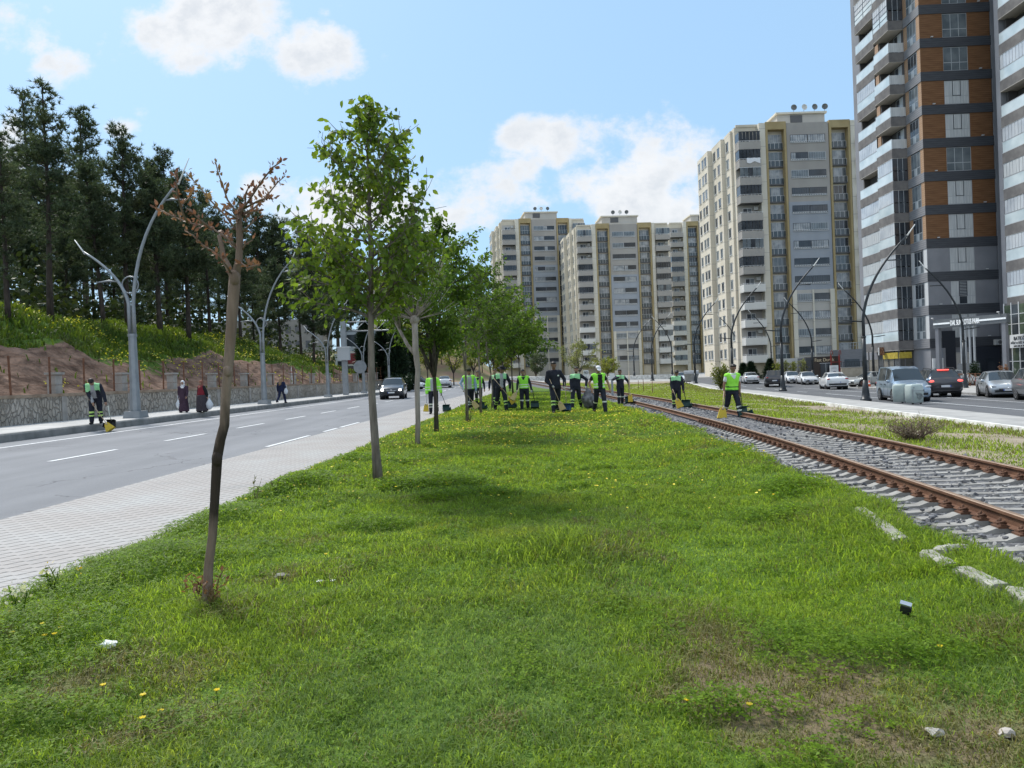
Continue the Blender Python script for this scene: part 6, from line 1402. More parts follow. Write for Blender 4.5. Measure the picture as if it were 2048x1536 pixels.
# second dark tower at the right edge
T2 = Vector((46.0, 52.5, -.6)); t2 = thing('dark_tower', 'dark tower with glazed balconies above the clinic sign, cut off by the photo edge', 'apartment tower', T2, 0)
b = MB(); b.b2(1.55, 14, 0, 16.6, -1, ZT - 1, 0); b.b2(.1, 1.55, 16.0, 16.6, 3.5, ZT - 1, 0); b.build('wall', m_grey, t2)
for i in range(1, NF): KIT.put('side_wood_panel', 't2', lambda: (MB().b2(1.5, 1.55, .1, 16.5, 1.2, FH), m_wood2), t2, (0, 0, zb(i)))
for i in range(1, NF):
    v = [0, 1, 1, 1, 3, 1, 0, 1, 0, 0, 1, 0, 0, 1, 0][i]
    KIT.put('balcony', ('d', v), t_balcony(v, 5.2, 1.5, 0), t2, (1.5, 10.7, zb(i) + .93)); KIT.put('balcony', ('d', 1 - min(1, v)), t_balcony(1 - min(1, v), 5.2, 1.5, 0), t2, (1.5, 4.2, zb(i) + .93))
b = MB()
for k, (a, c) in enumerate(((.6, 3.2), (4.4, 7.1))):
    for i in range(5): b.b2(-.02, .02, 11.4 + i * 1.0, 12.32 + i * 1.0, a, c, 0 if (i + k) % 2 else 2)
b.b2(.04, 1.5, 11.3, 16.4, .4, 7.3, 3)
for i in range(6): b.b2(-.06, .05, 11.3 + i * 1.0, 11.4 + i * 1.0, -1, 7.3, 1)
for zq in (1.9, 5.3, 6.2): b.b2(-.05, .04, 11.3, 16.3, zq, zq + .06, 1)
b.build('shop_window', [mat('tree_reflection_shop_glass', (0.03, 0.045, 0.03), .05, spec=.7, c2=(0.10, 0.13, 0.09), scale=.8, detail=5), m_pwhite, m_glass, m_slab], t2)  # green and dark tones paint the trees mirrored in this glazing
b = MB(); b.b2(-.25, -.06, 10.6, 15.35, 3.15, 4.35, 0); b.build('clinic_sign', m_wsign, t2); rz = (math.pi / 2, 0, -math.pi / 2)
m_blackt = mat('black_letter', (0.02, 0.02, 0.025), .6)
lettering('BATIDİŞ', m_blackt, t2, (-.27, 14.8, 3.85), .46, rz, sx=.9); lettering('AĞIZ ve DİŞ SAĞLIĞI MERKEZİ', m_blackt, t2, (-.27, 15.2, 3.52), .27, rz); lettering('0412 290 20 20', m_blackt, t2, (-.27, 14.8, 3.23), .22, rz)

# ---- kiosk, walls and other things at the foot of the blocks
def foot(px, Y): p = at_g(px, Y); return p
p = foot(1628, 106); t = thing('food_kiosk', 'dark fast food kiosk with cream lettering and red posts', 'kiosk', p, R(2))
b = MB(); b.b2(0, 3.9, 0, 3, -.3, 3.0, 0); b.b2(-1.0, 0, .3, 3, -.3, 2.9, 2); b.b2(1.0, 2.6, -.02, 0, 0, 2.0, 1); b.b2(1.75, 1.8, -.05, -.02, 0, 2.0, 3); b.b2(.9, 2.7, -.05, -.02, 2.0, 2.08, 3); b.build('body', [mat('kiosk_dark', (0.045, 0.035, 0.03), .6), m_glass, mat('kiosk_grey', (0.07, 0.075, 0.085), .6), m_gframe], t)
m_red = mat('red_steel', (0.24, 0.03, 0.025), .5)
for x in (2.3, 3.5): 
    b = MB(); b.b2(x, x + .14, -.5, -.36, -.3, 3.2); b.tube([(x + .07, -.43, 3.2), (x + .07, -.43, 3.6), (x + .2, -.43, 3.85), (x + .33, -.43, 3.6), (x + .33, -.43, 3.2)], .05, 6); b.build('post', m_red, t)
b = MB(); b.b2(2.3, 3.9, -.5, -.4, 2.1, 2.2); b.build('cross_bar', m_red, t)
lettering('Fast Durak', mat('cream_letter', (0.62, 0.52, 0.36), .5), t, (.15, -.03, 2.3), .68, sx=.95, ex=.03)
p = foot(1661, 103); t = thing('menu_board', 'white upright menu board with a dark round emblem beside the kiosk', 'sign board', p, 0)
b = MB(); b.b2(0, 1.15, 0, .12, 0, 1.75); b.build('panel', m_wsign, t)
b = MB(); b.sphere((.58, -.01, .62), (.36, .03, .34), 16, 8, 0); b.b2(.2, .95, -.02, 0, 1.3, 1.36, 1); b.b2(.3, .85, -.02, 0, 1.45, 1.49, 1); b.b2(.12, 1.02, -.03, -.005, .3, .38, 2); b.build('emblem', [mat('emblem_navy', (0.05, 0.06, 0.12), .6), m_gframe, m_red], t)
def slabwall(name, label, pxa, pxb, Y, h, m, cat='wall', capm=None, th=.25, base=-.4):
    a, c = foot(pxa, Y), foot(pxb, Y); t = thing(name, label, cat, a, math.atan2(c.y - a.y, c.x - a.x)); L = (c - a).length
    b = MB(); b.b2(0, L, 0, th, base, h); b.build('wall_body', m, t)
    if capm: b = MB(); b.b2(-.05, L + .05, -.06, th + .06, h, h + .1); b.build('coping', capm, t)
    return t, L
m_whitew = mat('white_wall_render', (0.60, 0.60, 0.585), .85, c2=(0.50, 0.495, 0.475), scale=.9, detail=8)
m_block = mat('sandstone_block', (0.36, 0.31, 0.24), .9, c2=(0.46, 0.41, 0.33), scale=1.6, detail=8, bump=.3)
slabwall('garden_wall', 'plain white garden wall behind the small clipped trees', 1556, 1619, 110, 2.9, m_whitew)
t, L = slabwall('retaining_wall', 'sandstone block retaining wall with railing beside the kiosk', 1684, 1742, 104, 1.3, m_block, capm=m_conc)
b = MB(); b.b2(0, L, .1, .15, 2.1, 2.16)
for i in range(12): b.b2(i * L / 11, i * L / 11 + .06, .1, .15, 1.4, 2.1)
b.build('railing', m_lblack, t)
t, L = slabwall('terrace', 'grey terrace storey with a railing at the foot of the nearest beige block', 1684, 1765, 112, 3.9, m_gsid, cat='terrace', th=3)
b = MB()
for i in range(14): b.b2(i * L / 13, i * L / 13 + .06, 0, .06, 3.9, 4.9)
b.b2(0, L, 0, .06, 4.85, 4.92); b.b2(0, L, 0, .06, 4.4, 4.45); b.b2(.5, L * .45, -.04, 0, 1.2, 2.4, 1); b.b2(L * .55, L - .5, -.04, 0, 1.2, 2.4, 1); b.build('railing', [m_gframe, m_glass], t)
slabwall('low_wall', 'long low white wall across the far end of the lawn', 1000, 1210, 124, .55, m_oldwhite)
slabwall('low_wall', 'low white wall continuing towards the bend of the far street', 1212, 1345, 128, .55, m_oldwhite)
for i, (px, top) in enumerate(((1555, 716), (1571, 712), (1586, 715), (1607, 711))):
    far_tree(px, 750, top, 106, 16, MATS['willow_leaf'] if i % 2 else m_leaf_y, ['small bare-topped clipped tree nearest the white balcony base', 'small clipped tree before the white garden wall', 'small greyish clipped tree before the white garden wall', 'small clipped tree next to the kiosk'][i], 90 + i, dens=.35, ls=.15, group='small clipped trees before the white garden wall', name='clipped_tree')
def spruce(px, base, top, Y, wpx, label, seed):
    k = Y / FOC; p = foot(px, Y); Hh = (base - top) * k; W = wpx * k / 2; r = np.random.default_rng(seed); t = thing('spruce_tree', label, 'spruce', p, 0, 'small dark spruces at the foot of the nearest beige block')
    MB().tube([(0, 0, 0), (0, 0, Hh)], [.1, .02], 6).build('trunk', m_bark_d, t); P, D = [], []
    for i in range(700):
        z = r.random() ** .8; a = r.random() * 6.283; rr = W * (1.05 - z) * (.35 + .7 * r.random()); P.append([math.cos(a) * rr, math.sin(a) * rr, .15 + z * (Hh - .2) - .1 * rr]); D.append([math.cos(a), math.sin(a), .1])
    V, T = needle_mesh('c', np.array(P), np.array(D), r, m_cyp, 5, .4, .05); npmesh('crown', V, T, m_cyp, t)
spruce(1503, 752, 716, 108, 34, 'small dark spruce by the white parked car', 101); spruce(1541, 752, 712, 109, 36, 'small dark spruce above the dark pickup', 102); spruce(1487, 752, 720, 112, 26, 'smaller dark spruce nearest the shrub', 103)
# left background: block of flats and red shop behind the trees
p = foot(742, 150); t = thing('apartment_block', 'pale beige block of flats seen between the leafy tree and the cypresses', 'apartment block', p, R(-6))
b = MB(); b.b2(0, 8.0, 0, 10, -2, 19.5); b.b2(2.2, 2.6, -.2, 0, -2, 19.5); b.b2(5.6, 6.2, -.3, 0, -2, 19.5); b.build('wall', m_cream, t)
for k in range(6):
    KIT.put('window', 1 if k % 2 else 3, strip_window(3), t, (2.75, -.02, 2.2 + 2.95 * k)); KIT.put('side_window', 'f', lambda: (MB().b2(0, 1.2, -.05, 0, 0, 1.4, 0).b2(.08, 1.12, -.07, -.05, .08, 1.32, 1), [m_upvc, m_glass3]), t, (6.5, 0, 2.2 + 2.95 * k))
p = foot(690, 128); t = thing('shop_building', 'low shop with a dark red fascia behind the end of the wood', 'shop', p, R(4))
b = MB(); b.b2(0, 5.2, 0, 6, -1, 5.8, 0); b.b2(0, 5.2, -.1, 0, 3.6, 5.4, 1); b.b2(.4, 4.8, -.03, 0, .2, 3.2, 2); b.b2(0, 5.2, 0, 6, 5.8, 9.5, 3); b.b2(.4, 2.2, -.05, 0, 6.6, 8.6, 2); b.b2(2.8, 4.8, -.05, 0, 6.6, 8.6, 2); b.build('wall', [m_lt, mat('red_fascia', (0.17, 0.025, 0.03), .6), m_glass, m_blueg], t)
p = foot(672, 120); t = thing('guard_hut', 'small white hut glimpsed between the last pines', 'hut', p, 0)
b = MB(); b.b2(0, 1.6, 0, 1.6, 2.2, 5.0, 0); b.b2(.4, 1.1, -.03, 0, 2.3, 4.0, 1); b.b2(-.1, 1.7, -.1, 1.7, 5.0, 5.2, 0); b.build('wall', [m_pwhite, m_glass], t)
p = foot(560, 150); t = thing('apartment_block', 'pale block glimpsed through the pine trunks above the banner', 'apartment block', p, 0)
b = MB(); b.b2(-38, 9, 0, 8, -2, 13, 0)
for i in range(22):
    for k in range(3): b.b2(-36.5 + i * 2.0, -35.4 + i * 2.0, -.05, 0, 4.2 + k * 3, 5.6 + k * 3, 1)
b.build('wall', [mat('dull_render', (0.22, 0.21, 0.195), .9, c2=(0.28, 0.27, 0.25), scale=.4), m_glass], t)
# ------------------------------------------------------------------ vehicles
m_tyre = mat('tyre', (0.018, 0.018, 0.019), .9); m_rim = mat('alloy_rim', (0.42, 0.43, 0.45), .35, .7); m_rimd = mat('dark_rim', (0.05, 0.05, 0.055), .5, .4)
m_plate = mat('number_plate', (0.62, 0.63, 0.65), .5); m_cglass = mat('car_glass', (0.03, 0.037, 0.042), .05, spec=.7); m_trim = mat('black_trim', (0.02, 0.021, 0.023), .6)
m_chrome = mat('chrome', (0.6, 0.6, 0.62), .2, .9); m_lamp = mat('headlamp_glass', (0.45, 0.47, 0.5), .08, spec=.8); m_tail = mat('tail_lamp', (0.28, 0.02, 0.02), .2, spec=.6)
m_tail_on = glow('tail_lamp_lit', (1.0, 0.12, 0.1), .6); m_head_on = glow('headlamp_lit', (1.0, 0.97, 0.9), 2.0)
def paint(name, c, metal=.0): return mat(name, c, .32, metal, coat=.8, spec=.5)
P_WHITE = paint('white_paint', (0.66, 0.67, 0.68)); P_SILVER = paint('silver_paint', (0.40, 0.43, 0.46), .5); P_DARK = paint('dark_grey_paint', (0.045, 0.045, 0.052), .3); P_NAVY = paint('black_blue_paint', (0.022, 0.026, 0.034), .3); P_BLUE = paint('silver_blue_paint', (0.28, 0.36, 0.45), .45); P_GREY = paint('mid_grey_paint', (0.20, 0.21, 0.22), .4); P_CHAMP = paint('pale_silver_paint', (0.44, 0.44, 0.42), .4)
#          t     zb    zs    zr    w    wr   kind of the interval that follows (b body, w windscreen, c cabin, r rear window)
PROF = {
 'sedan': (4.5, 1.78, [(0, .30, .45, .52, .72, .62, 'b'), (.025, .22, .56, .66, .84, .70, 'b'), (.10, .18, .66, .77, .89, .74, 'b'), (.27, .18, .82, .92, .9, .74, 'w'), (.44, .18, .90, 1.38, .9, .60, 'c'), (.55, .18, .92, 1.43, .9, .61, 'c'), (.68, .18, .93, 1.38, .9, .59, 'r'), (.84, .20, .94, 1.04, .89, .70, 'b'), (.95, .22, .92, 1.01, .87, .70, 'b'), (.99, .26, .80, .86, .82, .66, 'b'), (1, .32, .6, .66, .76, .6, 'b')], .33, (.185, .79)),
 'hatch': (4.25, 1.78, [(0, .30, .46, .55, .70, .58, 'b'), (.03, .22, .60, .70, .83, .70, 'b'), (.11, .18, .72, .84, .88, .74, 'b'), (.25, .18, .86, .97, .89, .74, 'w'), (.43, .18, .93, 1.42, .89, .60, 'c'), (.58, .18, .96, 1.48, .89, .61, 'c'), (.80, .19, .99, 1.43, .89, .57, 'r'), (.94, .22, 1.0, 1.10, .87, .68, 'b'), (.985, .28, .86, .95, .83, .66, 'b'), (1, .34, .6, .7, .78, .6, 'b')], .33, (.19, .80)),
 'suv': (4.5, 1.85, [(0, .36, .58, .70, .74, .64, 'b'), (.03, .28, .72, .84, .88, .76, 'b'), (.11, .25, .84, .98, .92, .80, 'b'), (.24, .25, .98, 1.10, .93, .80, 'w'), (.38, .25, 1.04, 1.58, .93, .66, 'c'), (.55, .25, 1.06, 1.66, .93, .67, 'c'), (.86, .26, 1.08, 1.60, .92, .63, 'r'), (.965, .30, 1.06, 1.16, .90, .74, 'b'), (.99, .36, .9, 1.0, .86, .72, 'b'), (1, .42, .66, .76, .82, .66, 'b')], .37, (.19, .80)),
 'coupe_suv': (4.6, 1.87, [(0, .34, .56, .66, .74, .64, 'b'), (.03, .26, .70, .80, .88, .76, 'b'), (.11, .22, .80, .92, .92, .80, 'b'), (.25, .22, .94, 1.04, .93, .80, 'w'), (.42, .22, 1.0, 1.52, .93, .64, 'c'), (.58, .22, 1.03, 1.57, .93, .65, 'c'), (.78, .24, 1.07, 1.45, .93, .62, 'r'), (.93, .28, 1.06, 1.16, .92, .76, 'b'), (.985, .34, .92, 1.02, .88, .74, 'b'), (1, .42, .66, .76, .84, .68, 'b')], .37, (.19, .80)),
 'van': (4.3, 1.72, [(0, .32, .55, .66, .72, .62, 'b'), (.03, .24, .72, .82, .82, .72, 'b'), (.10, .20, .84, .96, .86, .76, 'b'), (.20, .20, .98, 1.10, .87, .76, 'w'), (.37, .20, 1.04, 1.70, .87, .66, 'c'), (.55, .20, 1.06, 1.82, .87, .68, 'c'), (.90, .20, 1.06, 1.82, .87, .68, 'c'), (.97, .22, 1.04, 1.72, .86, .64, 'r'), (.985, .24, 1.02, 1.18, .85, .70, 'b'), (1, .30, .7, .8, .82, .66, 'b')], .32, (.20, .79)),
 'pickup': (5.0, 1.9, [(0, .42, .68, .80, .78, .68, 'b'), (.03, .34, .84, .96, .91, .80, 'b'), (.10, .32, .95, 1.08, .94, .82, 'b'), (.24, .32, 1.05, 1.16, .95, .82, 'w'), (.35, .32, 1.12, 1.70, .95, .70, 'c'), (.60, .32, 1.12, 1.80, .95, .72, 'c'), (.93, .32, 1.12, 1.76, .95, .72, 'r'), (.975, .36, 1.12, 1.24, .94, .80, 'b'), (.99, .42, .95, 1.05, .92, .76, 'b'), (1, .5, .7, .8, .88, .7, 'b')], .40, (.18, .79)),
}
def car(style, name, label, loc, rot, body, cat='car', group=None, lit=None, rim=None, spare=False, brake=False, rack=False):
    L, W, st, wr, wt = PROF[style]; t = thing(name, label, cat, loc, rot, group); n = 15
    hw = W / 2
    def ring(s):
        tt, zb, zs, zr, w, wr_, _ = s; y = (tt - .5) * L; w *= hw / .9; wr_ *= hw / .9; zm = (zb + zs) / 2
        h = [(0, zb), (w * .86, zb), (w * .97, zb + .10), (w, zm), (w * .985, zs - .04), (w * .955, zs), (wr_, zr - .035), (wr_ * .75, zr), (0, zr + .025)]
        bow = lambda x: 0
        k = 0.10 if tt in (0, 1) else 0; sgn = -1 if tt < .5 else 1
        return [Vector((x, y - sgn * k * (x / hw) ** 2 * 1.2, z)) for x, z in h] + [Vector((-x, y - sgn * k * (x / hw) ** 2 * 1.2, z)) for x, z in reversed(h[1:-1])]
    # smoother: in-between stations
    S = []
    for i in range(len(st) - 1):
        S.append(st[i]); a, c = st[i], st[i + 1]
        S.append(tuple((a[k] + c[k]) / 2 + (0.012 if k == 3 and a[6] in 'c' else 0) for k in range(6)) + (a[6],))
    S.append(st[-1])
    R_ = [ring(s) for s in S]; N = len(R_[0]); parts = {'b': MB(), 'w': MB(), 'c': MB(), 'r': MB()}
    vs = [p for r in R_ for p in r]
    fl = {'b': [], 'w': [], 'c': [], 'r': []}
    for i in range(len(R_) - 1):
        kd = S[i][6]
        for k in range(N):
            f = (i * N + k, i * N + (k + 1) % N, (i + 1) * N + (k + 1) % N, (i + 1) * N + k); top = k in (6, 7, 8, 9); side = k in (5, 10)
            if kd in 'wr' and top: fl[kd].append(f)
            elif kd == 'c' and side: fl['c'].append(f)
            else: fl['b'].append(f)
    fl['b'] += [tuple(reversed(range(N))), tuple(range((len(R_) - 1) * N, len(R_) * N))]
    b = parts['b']; b.add(vs, fl['b'], 0, True)
    for i in range(len(R_) - 1):      # dark sill
        pass
    b.b2(-hw * .93, hw * .93, -L * .44, L * .44, st[3][1] - .02, st[3][1] + .10, 1)
    for tt in wt:
        y = (tt - .5) * L
        for s in (-1, 1): b.tube([(s * hw * .6, y, wr + .01), (s * (hw * 1.003), y, wr + .01)], wr + .05, 18, 1, smooth=False)
    b.build('body', [body, m_trim], t)
    for kd, nm in (('w', 'windscreen'), ('r', 'rear_window')):
        q = MB(); q.add(vs, fl[kd], 0, True); o = q.build(nm, m_cglass, t); clean(o)
    # side windows: shrink a little so pillars of paint show between the panes
    ce = [i for i in range(len(S)) if S[i][6] == 'c' or (i and S[i - 1][6] == 'c')]
    for s in (1, -1):
        q = MB(); pil = MB(); k0, k1 = (5, 6) if s > 0 else (11, 10)
        for i in range(len(R_) - 1):
            if S[i][6] != 'c': continue
            a, c = R_[i][k0], R_[i + 1][k0]; d, e = R_[i + 1][k1], R_[i][k1]; q.add([a, c, d, e], [(0, 1, 2, 3) if s < 0 else (3, 2, 1, 0)], 0)
        q.build('side_window', m_cglass, t)
        for i in ce[::2]:
            a, e = R_[i][k0], R_[i][k1]; o = Vector((s * .012, 0, .006)); dy = Vector((0, .045, 0)); pil.add([a + o - dy, a + o + dy, e + o + dy, e + o - dy], [(0, 1, 2, 3) if s > 0 else (3, 2, 1, 0)])
        i0, i1 = ce[0], ce[-1]
        for kk in (k0, k1):
            for i in range(i0, i1):
                a, c = R_[i][kk], R_[i + 1][kk]; o = Vector((s * .01, 0, 0)); dz = Vector((0, 0, .028)); pil.add([a + o - dz, c + o - dz, c + o + dz, a + o + dz], [(0, 1, 2, 3) if s > 0 else (3, 2, 1, 0)])
        # A pillar + rear pillar glass corner
        pil.build('window_frame', body, t)
        ym = S[3 * 2][0]; z = S[6][2]; MB().sphere((s * (hw + .10), (st[3][0] + .06 - .5) * L, st[3][2] + .10), (.11, .07, .085), 8, 6).build('mirror', body if style != 'pickup' else m_trim, t)
        db = MB(); zs = st[4][2]
        for tt in (.40, .585, .765): db.b2(s * hw * 1.0, s * (hw * 1.0 + .004), (tt - .5) * L - .008, (tt - .5) * L + .008, .34, zs - .02)
        for tt in (.53, .71): db.b2(s * hw * .97, s * (hw * .99 + .02), (tt - .5) * L - .09, (tt - .5) * L + .09, zs - .16, zs - .12)
        db.build('door_trim', m_trim, t)
    # lights, grille, plates
    f0, f1 = st[1], st[2]; zl = (f0[2] + f1[2]) / 2 - .02; yl = (.028 - .5) * L
    hl_ = m_head_on if lit else m_lamp
    for s in (-1, 1):
        b = MB(); b.sphere((s * hw * .72, yl + .05, zl), (.20, .13, .075 if not lit else .07), 10, 6, 0, Euler((0, s * -.25, s * -.35)).to_matrix()); b.build('headlight', hl_ if not lit else m_lamp, t)
        if lit: MB().sphere((s * hw * .74, yl - .09, zl - .05), (.12, .04, .085), 8, 6).build('headlight', hl_, t)
        z2 = st[-3][2] - .10; y2 = (st[-2][0] - .5) * L
        b = MB(); b.sphere((s * hw * .78, y2 - .06, z2), (.20, .12, .075), 10, 6, 0, Euler((0, 0, s * .35)).to_matrix()); b.build('taillight', m_tail_on if brake else m_tail, t)
    y0 = -.5 * L
    b = MB(); b.b2(-hw * .5, hw * .5, y0 - .02, y0 + .12, st[0][2] - .02, st[0][3] - .02, 0); b.b2(-hw * .72, hw * .72, y0 + .0, y0 + .14, st[0][1] + .02, st[0][1] + .14, 0); b.b2(-hw * .44, hw * .44, y0 - .03, y0, st[0][3] - .06, st[0][3] - .03, 1); b.sphere((0, y0 - .03, st[0][3] - .01), (.06, .02, .06), 8, 6, 1); b.build('grille', [m_trim, m_chrome], t)
    y1 = .5 * L
    b = MB(); b.b2(-hw * .78, hw * .78, y1 - .12, y1 + .015, st[-1][1], st[-1][1] + .14); b.build('rear_bumper', m_trim, t)
    b = MB(); b.b2(-.26, .26, y0 - .045, y0 - .03, st[0][1] + .10, st[0][1] + .21, 0); b.b2(-.26, -.21, y0 - .05, y0 - .045, st[0][1] + .10, st[0][1] + .21, 1); b.build('licence_plate', [m_plate, mat('plate_blue', (0.03, 0.08, 0.35), .5)], t)
    b = MB(); zp = st[-1][2] + .0; b.b2(-.26, .26, y1 + .0, y1 + .02, zp - .06, zp + .06, 0); b.b2(-.26, -.21, y1 + .02, y1 + .024, zp - .06, zp + .06, 1); b.build('licence_plate', [m_plate, MATS['plate_blue']], t)
    if brake: b = MB(); b.b2(-.3, .3, (st[-4][0] - .5) * L + .0, (st[-4][0] - .5) * L + .12, st[-4][3] - .02, st[-4][3] + .05); b.build('brake_light', m_tail_on, t)
    if rack:
        for s in (-1, 1): MB().tube([(s * hw * .66, (.42 - .5) * L, st[5][3] + .01), (s * hw * .68, (.5 - .5) * L, st[5][3] + .07), (s * hw * .68, (.82 - .5) * L, st[5][3] + .05), (s * hw * .65, (.88 - .5) * L, st[6][3])], .022, 6).build('roof_rail', m_trim, t)
    for tt in wt:
        for s in (-1, 1):
            y = (tt - .5) * L; b = MB()
            rg = [(hw * .78, wr * .6), (hw * .80, wr * .97), (hw * .84, wr), (hw * .985, wr), (hw * 1.01, wr * .95), (hw * 1.012, wr * .66)]
            b.loft([[Vector((s * x, y + math.cos(a) * r, wr + math.sin(a) * r)) for a in [k * 6.2832 / 20 for k in range(20)]] for x, r in (rg if s < 0 else rg)], cap=True); o = b.build('wheel', m_tyre, t)
            b = MB(); 
            for k in range(6):
                a = k * 1.047; ca, sa = math.cos(a), math.sin(a); nx = Vector((0, -sa, ca)); d = Vector((0, ca, sa)); c = Vector((s * hw * 1.014, y, wr))
                b.add([c + nx * .05, c - nx * .05, c + d * wr * .62 - nx * .035, c + d * wr * .62 + nx * .035], [(0, 1, 2, 3), (3, 2, 1, 0)], 0)
            b.loft([[Vector((s * hw * 1.013, y + math.cos(a) * r, wr + math.sin(a) * r)) for a in [k * 6.2832 / 20 for k in range(20)]] for r in (wr * .58, wr * .68)], cap=False); b.build('rim', rim or m_rim, o)
    return t
def clean(o):
    bm = bmesh.new(); bm.from_mesh(o.data); bmesh.ops.delete(bm, geom=[v for v in bm.verts if not v.link_faces], context='VERTS'); bm.to_mesh(o.data); bm.free()
def park(style, name, label, px, py, deg, body, Y=None, **kw):
    """deg: heading of the nose, 0 = towards the camera, positive turns the nose to the right of the picture"""
    if Y is None: p = gp(px, py)
    else: p = at(px, py, Y); p.z = G(p.x, p.y) + .012
    return car(style, name, label, (p.x, p.y, p.z), R(deg), body, **kw)
RG = 'cars on the right road and parking lot'
park('suv', 'dark_car', 'black-blue car with lit headlights driving towards the viewer on the left road', 788, 797, 4, P_NAVY, lit=True, group=None)
park('sedan', 'white_car', 'white car seen side-on behind the oncoming dark car', 817, 786, 78, P_WHITE, Y=92)
park('hatch', 'white_car', 'small far white hatchback seen from behind beside the worker in the lime jacket', 889, 777, 186, P_WHITE, Y=96)
park('hatch', 'dark_car', 'dark far car mostly hidden behind the pale pollarded trunk', 838, 785, 80, P_DARK, Y=100)
park('sedan', 'white_car', 'white saloon seen from behind just beside the worker on the tracks', 1500, 767, 170, P_WHITE, group=RG)
park('pickup', 'pickup_truck', 'dark grey pickup truck with canopy seen from behind', 1548, 773, 163, P_DARK, cat='pickup truck', group=RG, rim=m_rimd)
park('sedan', 'white_car', 'white car half hidden between the dark pickup and the silver saloon', 1583, 766, -8, P_WHITE, group=RG)
park('sedan', 'silver_car', 'silver-white saloon facing the viewer in front of the white garden wall', 1614, 768, -9, P_WHITE, group=RG)
park('coupe_suv', 'white_car', 'white coupe-backed car seen from behind with a black rear window', 1667, 778, 166, P_WHITE, group=RG, rim=m_rimd)
park('sedan', 'white_car', 'long white car side-on with a reddish wheel, behind two black lamp posts', 1741, 772, -82, P_CHAMP, group=RG, rim=mat('reddish_rim', (0.25, 0.13, 0.10), .5, .4))
park('van', 'passenger_van', 'silver-blue small passenger van facing the viewer beside the waste containers', 1806, 801, -13, P_BLUE, cat='van', group=RG)
park('suv', 'dark_suv', 'dark grey estate car with lit red brake lights seen from behind', 1872, 792, 164, P_DARK, cat='car', group=RG, brake=True, rack=True)
park('hatch', 'silver_car', 'silver hatchback at the right kerb facing away from the tower entrance', 2000, 793, -22, P_SILVER, group=RG)
park('suv', 'grey_car', 'grey car cut off by the edge of the photo behind the silver hatchback', 2092, 801, -20, P_GREY, group=RG)
park('sedan', 'silver_car', 'silver car parked behind the dark estate car before the tower entrance', 1912, 776, 80, P_CHAMP, Y=62, group=RG)
park('hatch', 'white_car', 'white far car behind the bending worker at the bend of the road', 1363, 757, 2, P_WHITE, group=RG, Y=104)

# ------------------------------------------------------------------ street furniture
m_binp = mat('pale_green_plastic', (0.34, 0.40, 0.385), .6, c2=(0.42, 0.48, 0.46), scale=3, detail=6)
def container(px, py, label, rot, emb):
    p = gp(px, py); t = thing('waste_container', label, 'waste container', p, rot, 'pale green waste containers on the right pavement', .68)
    b = MB(); rings = []
    for z, w, d in ((.08, .42, .34), (.12, .47, .40), (.9, .50, .43), (1.25, .50, .42), (1.36, .46, .36), (1.40, .36, .26)):
        rings.append([Vector((math.copysign(abs(math.cos(a)) ** .35, math.cos(a)) * w, math.copysign(abs(math.sin(a)) ** .35, math.sin(a)) * d, z)) for a in [k * 6.2832 / 28 for k in range(28)]])
    b.loft(rings); b.build('body', m_binp, t)
    b = MB(); b.b2(-.4, .4, -.445, -.42, .93, .97, 0); b.b2(-.42, -.38, -.45, -.42, .2, 1.1, 0); b.sphere((-.3, -.43, 1.18), (.05, .03, .06), 8, 5, 0); b.build('trim', m_lgrey, t)
    if emb:
        b = MB(); b.add([(x, -.436, z) for x, z in ((-.22, .82), (.3, .74), (.36, .5), (.12, .3), (-.05, .42), (-.1, .62))], [(0, 1, 2, 3, 4, 5), (5, 4, 3, 2, 1, 0)]); b.b2(-.2, .36, -.438, -.434, .84, .87); b.build('worn_emblem', mat('worn_print', (0.26, 0.285, 0.29), .7, c2=(0.40, 0.45, 0.44), scale=9, detail=5), t)
    for s in (-.3, .3): b = MB(); b.tube([(s - .04, -.25, .07), (s + .04, -.25, .07)], .07, 8); b.build('castor', m_tyre, t)
container(1801, 806, 'pale green waste container standing nearer the black lamp post, side on', .75, False)
container(1829, 808, 'pale green waste container with a worn star-like print, in front of the van', .12, True)
p = gp(1383, 766); t = thing('dumpster', 'grey metal waste dumpster beside the black lamp and the leafy shrub', 'waste container', p, -.2); b = MB(); b.loft([[Vector((x * w, y * d, z)) for x, y in ((-1, -1), (1, -1), (1, 1), (-1, 1))] for z, w, d in ((.25, .7, .45), (1.15, .95, .6), (1.2, 1.0, .63))], smooth=False); b.loft([[Vector((x, y, 1.2 + .45 * max(0, 1 - (y / .6) ** 2) ** .5)) for y in [(-.6 + 1.2 * k / 8) for k in range(9)]] for x in (-.95, .95)], close=False, cap=False); b.build('body', mat('galvanised', (0.24, 0.25, 0.26), .5, .5, c2=(0.32, 0.33, 0.34), scale=3), t)
for x, y in ((-.6, -.4), (.6, -.4), (-.6, .4), (.6, .4)): MB().tube([(x - .04, y, .12), (x + .04, y, .12)], .12, 8).build('castor', m_tyre, t)
p = gp(1739, 776); t = thing('traffic_cone', 'orange traffic cone lying by the foot of the black lamp post', 'traffic cone', p); m_or = mat('cone_orange', (0.55, 0.10, 0.04), .6)
MB().tube([(0, 0, .03), (0, 0, .7)], [.16, .03], 10).box((0, 0, .02), (.42, .42, .04)).build('body', m_or, t); MB().tube([(0, 0, .36), (0, 0, .48)], [.104, .08], 10).build('band', m_wsign, t)
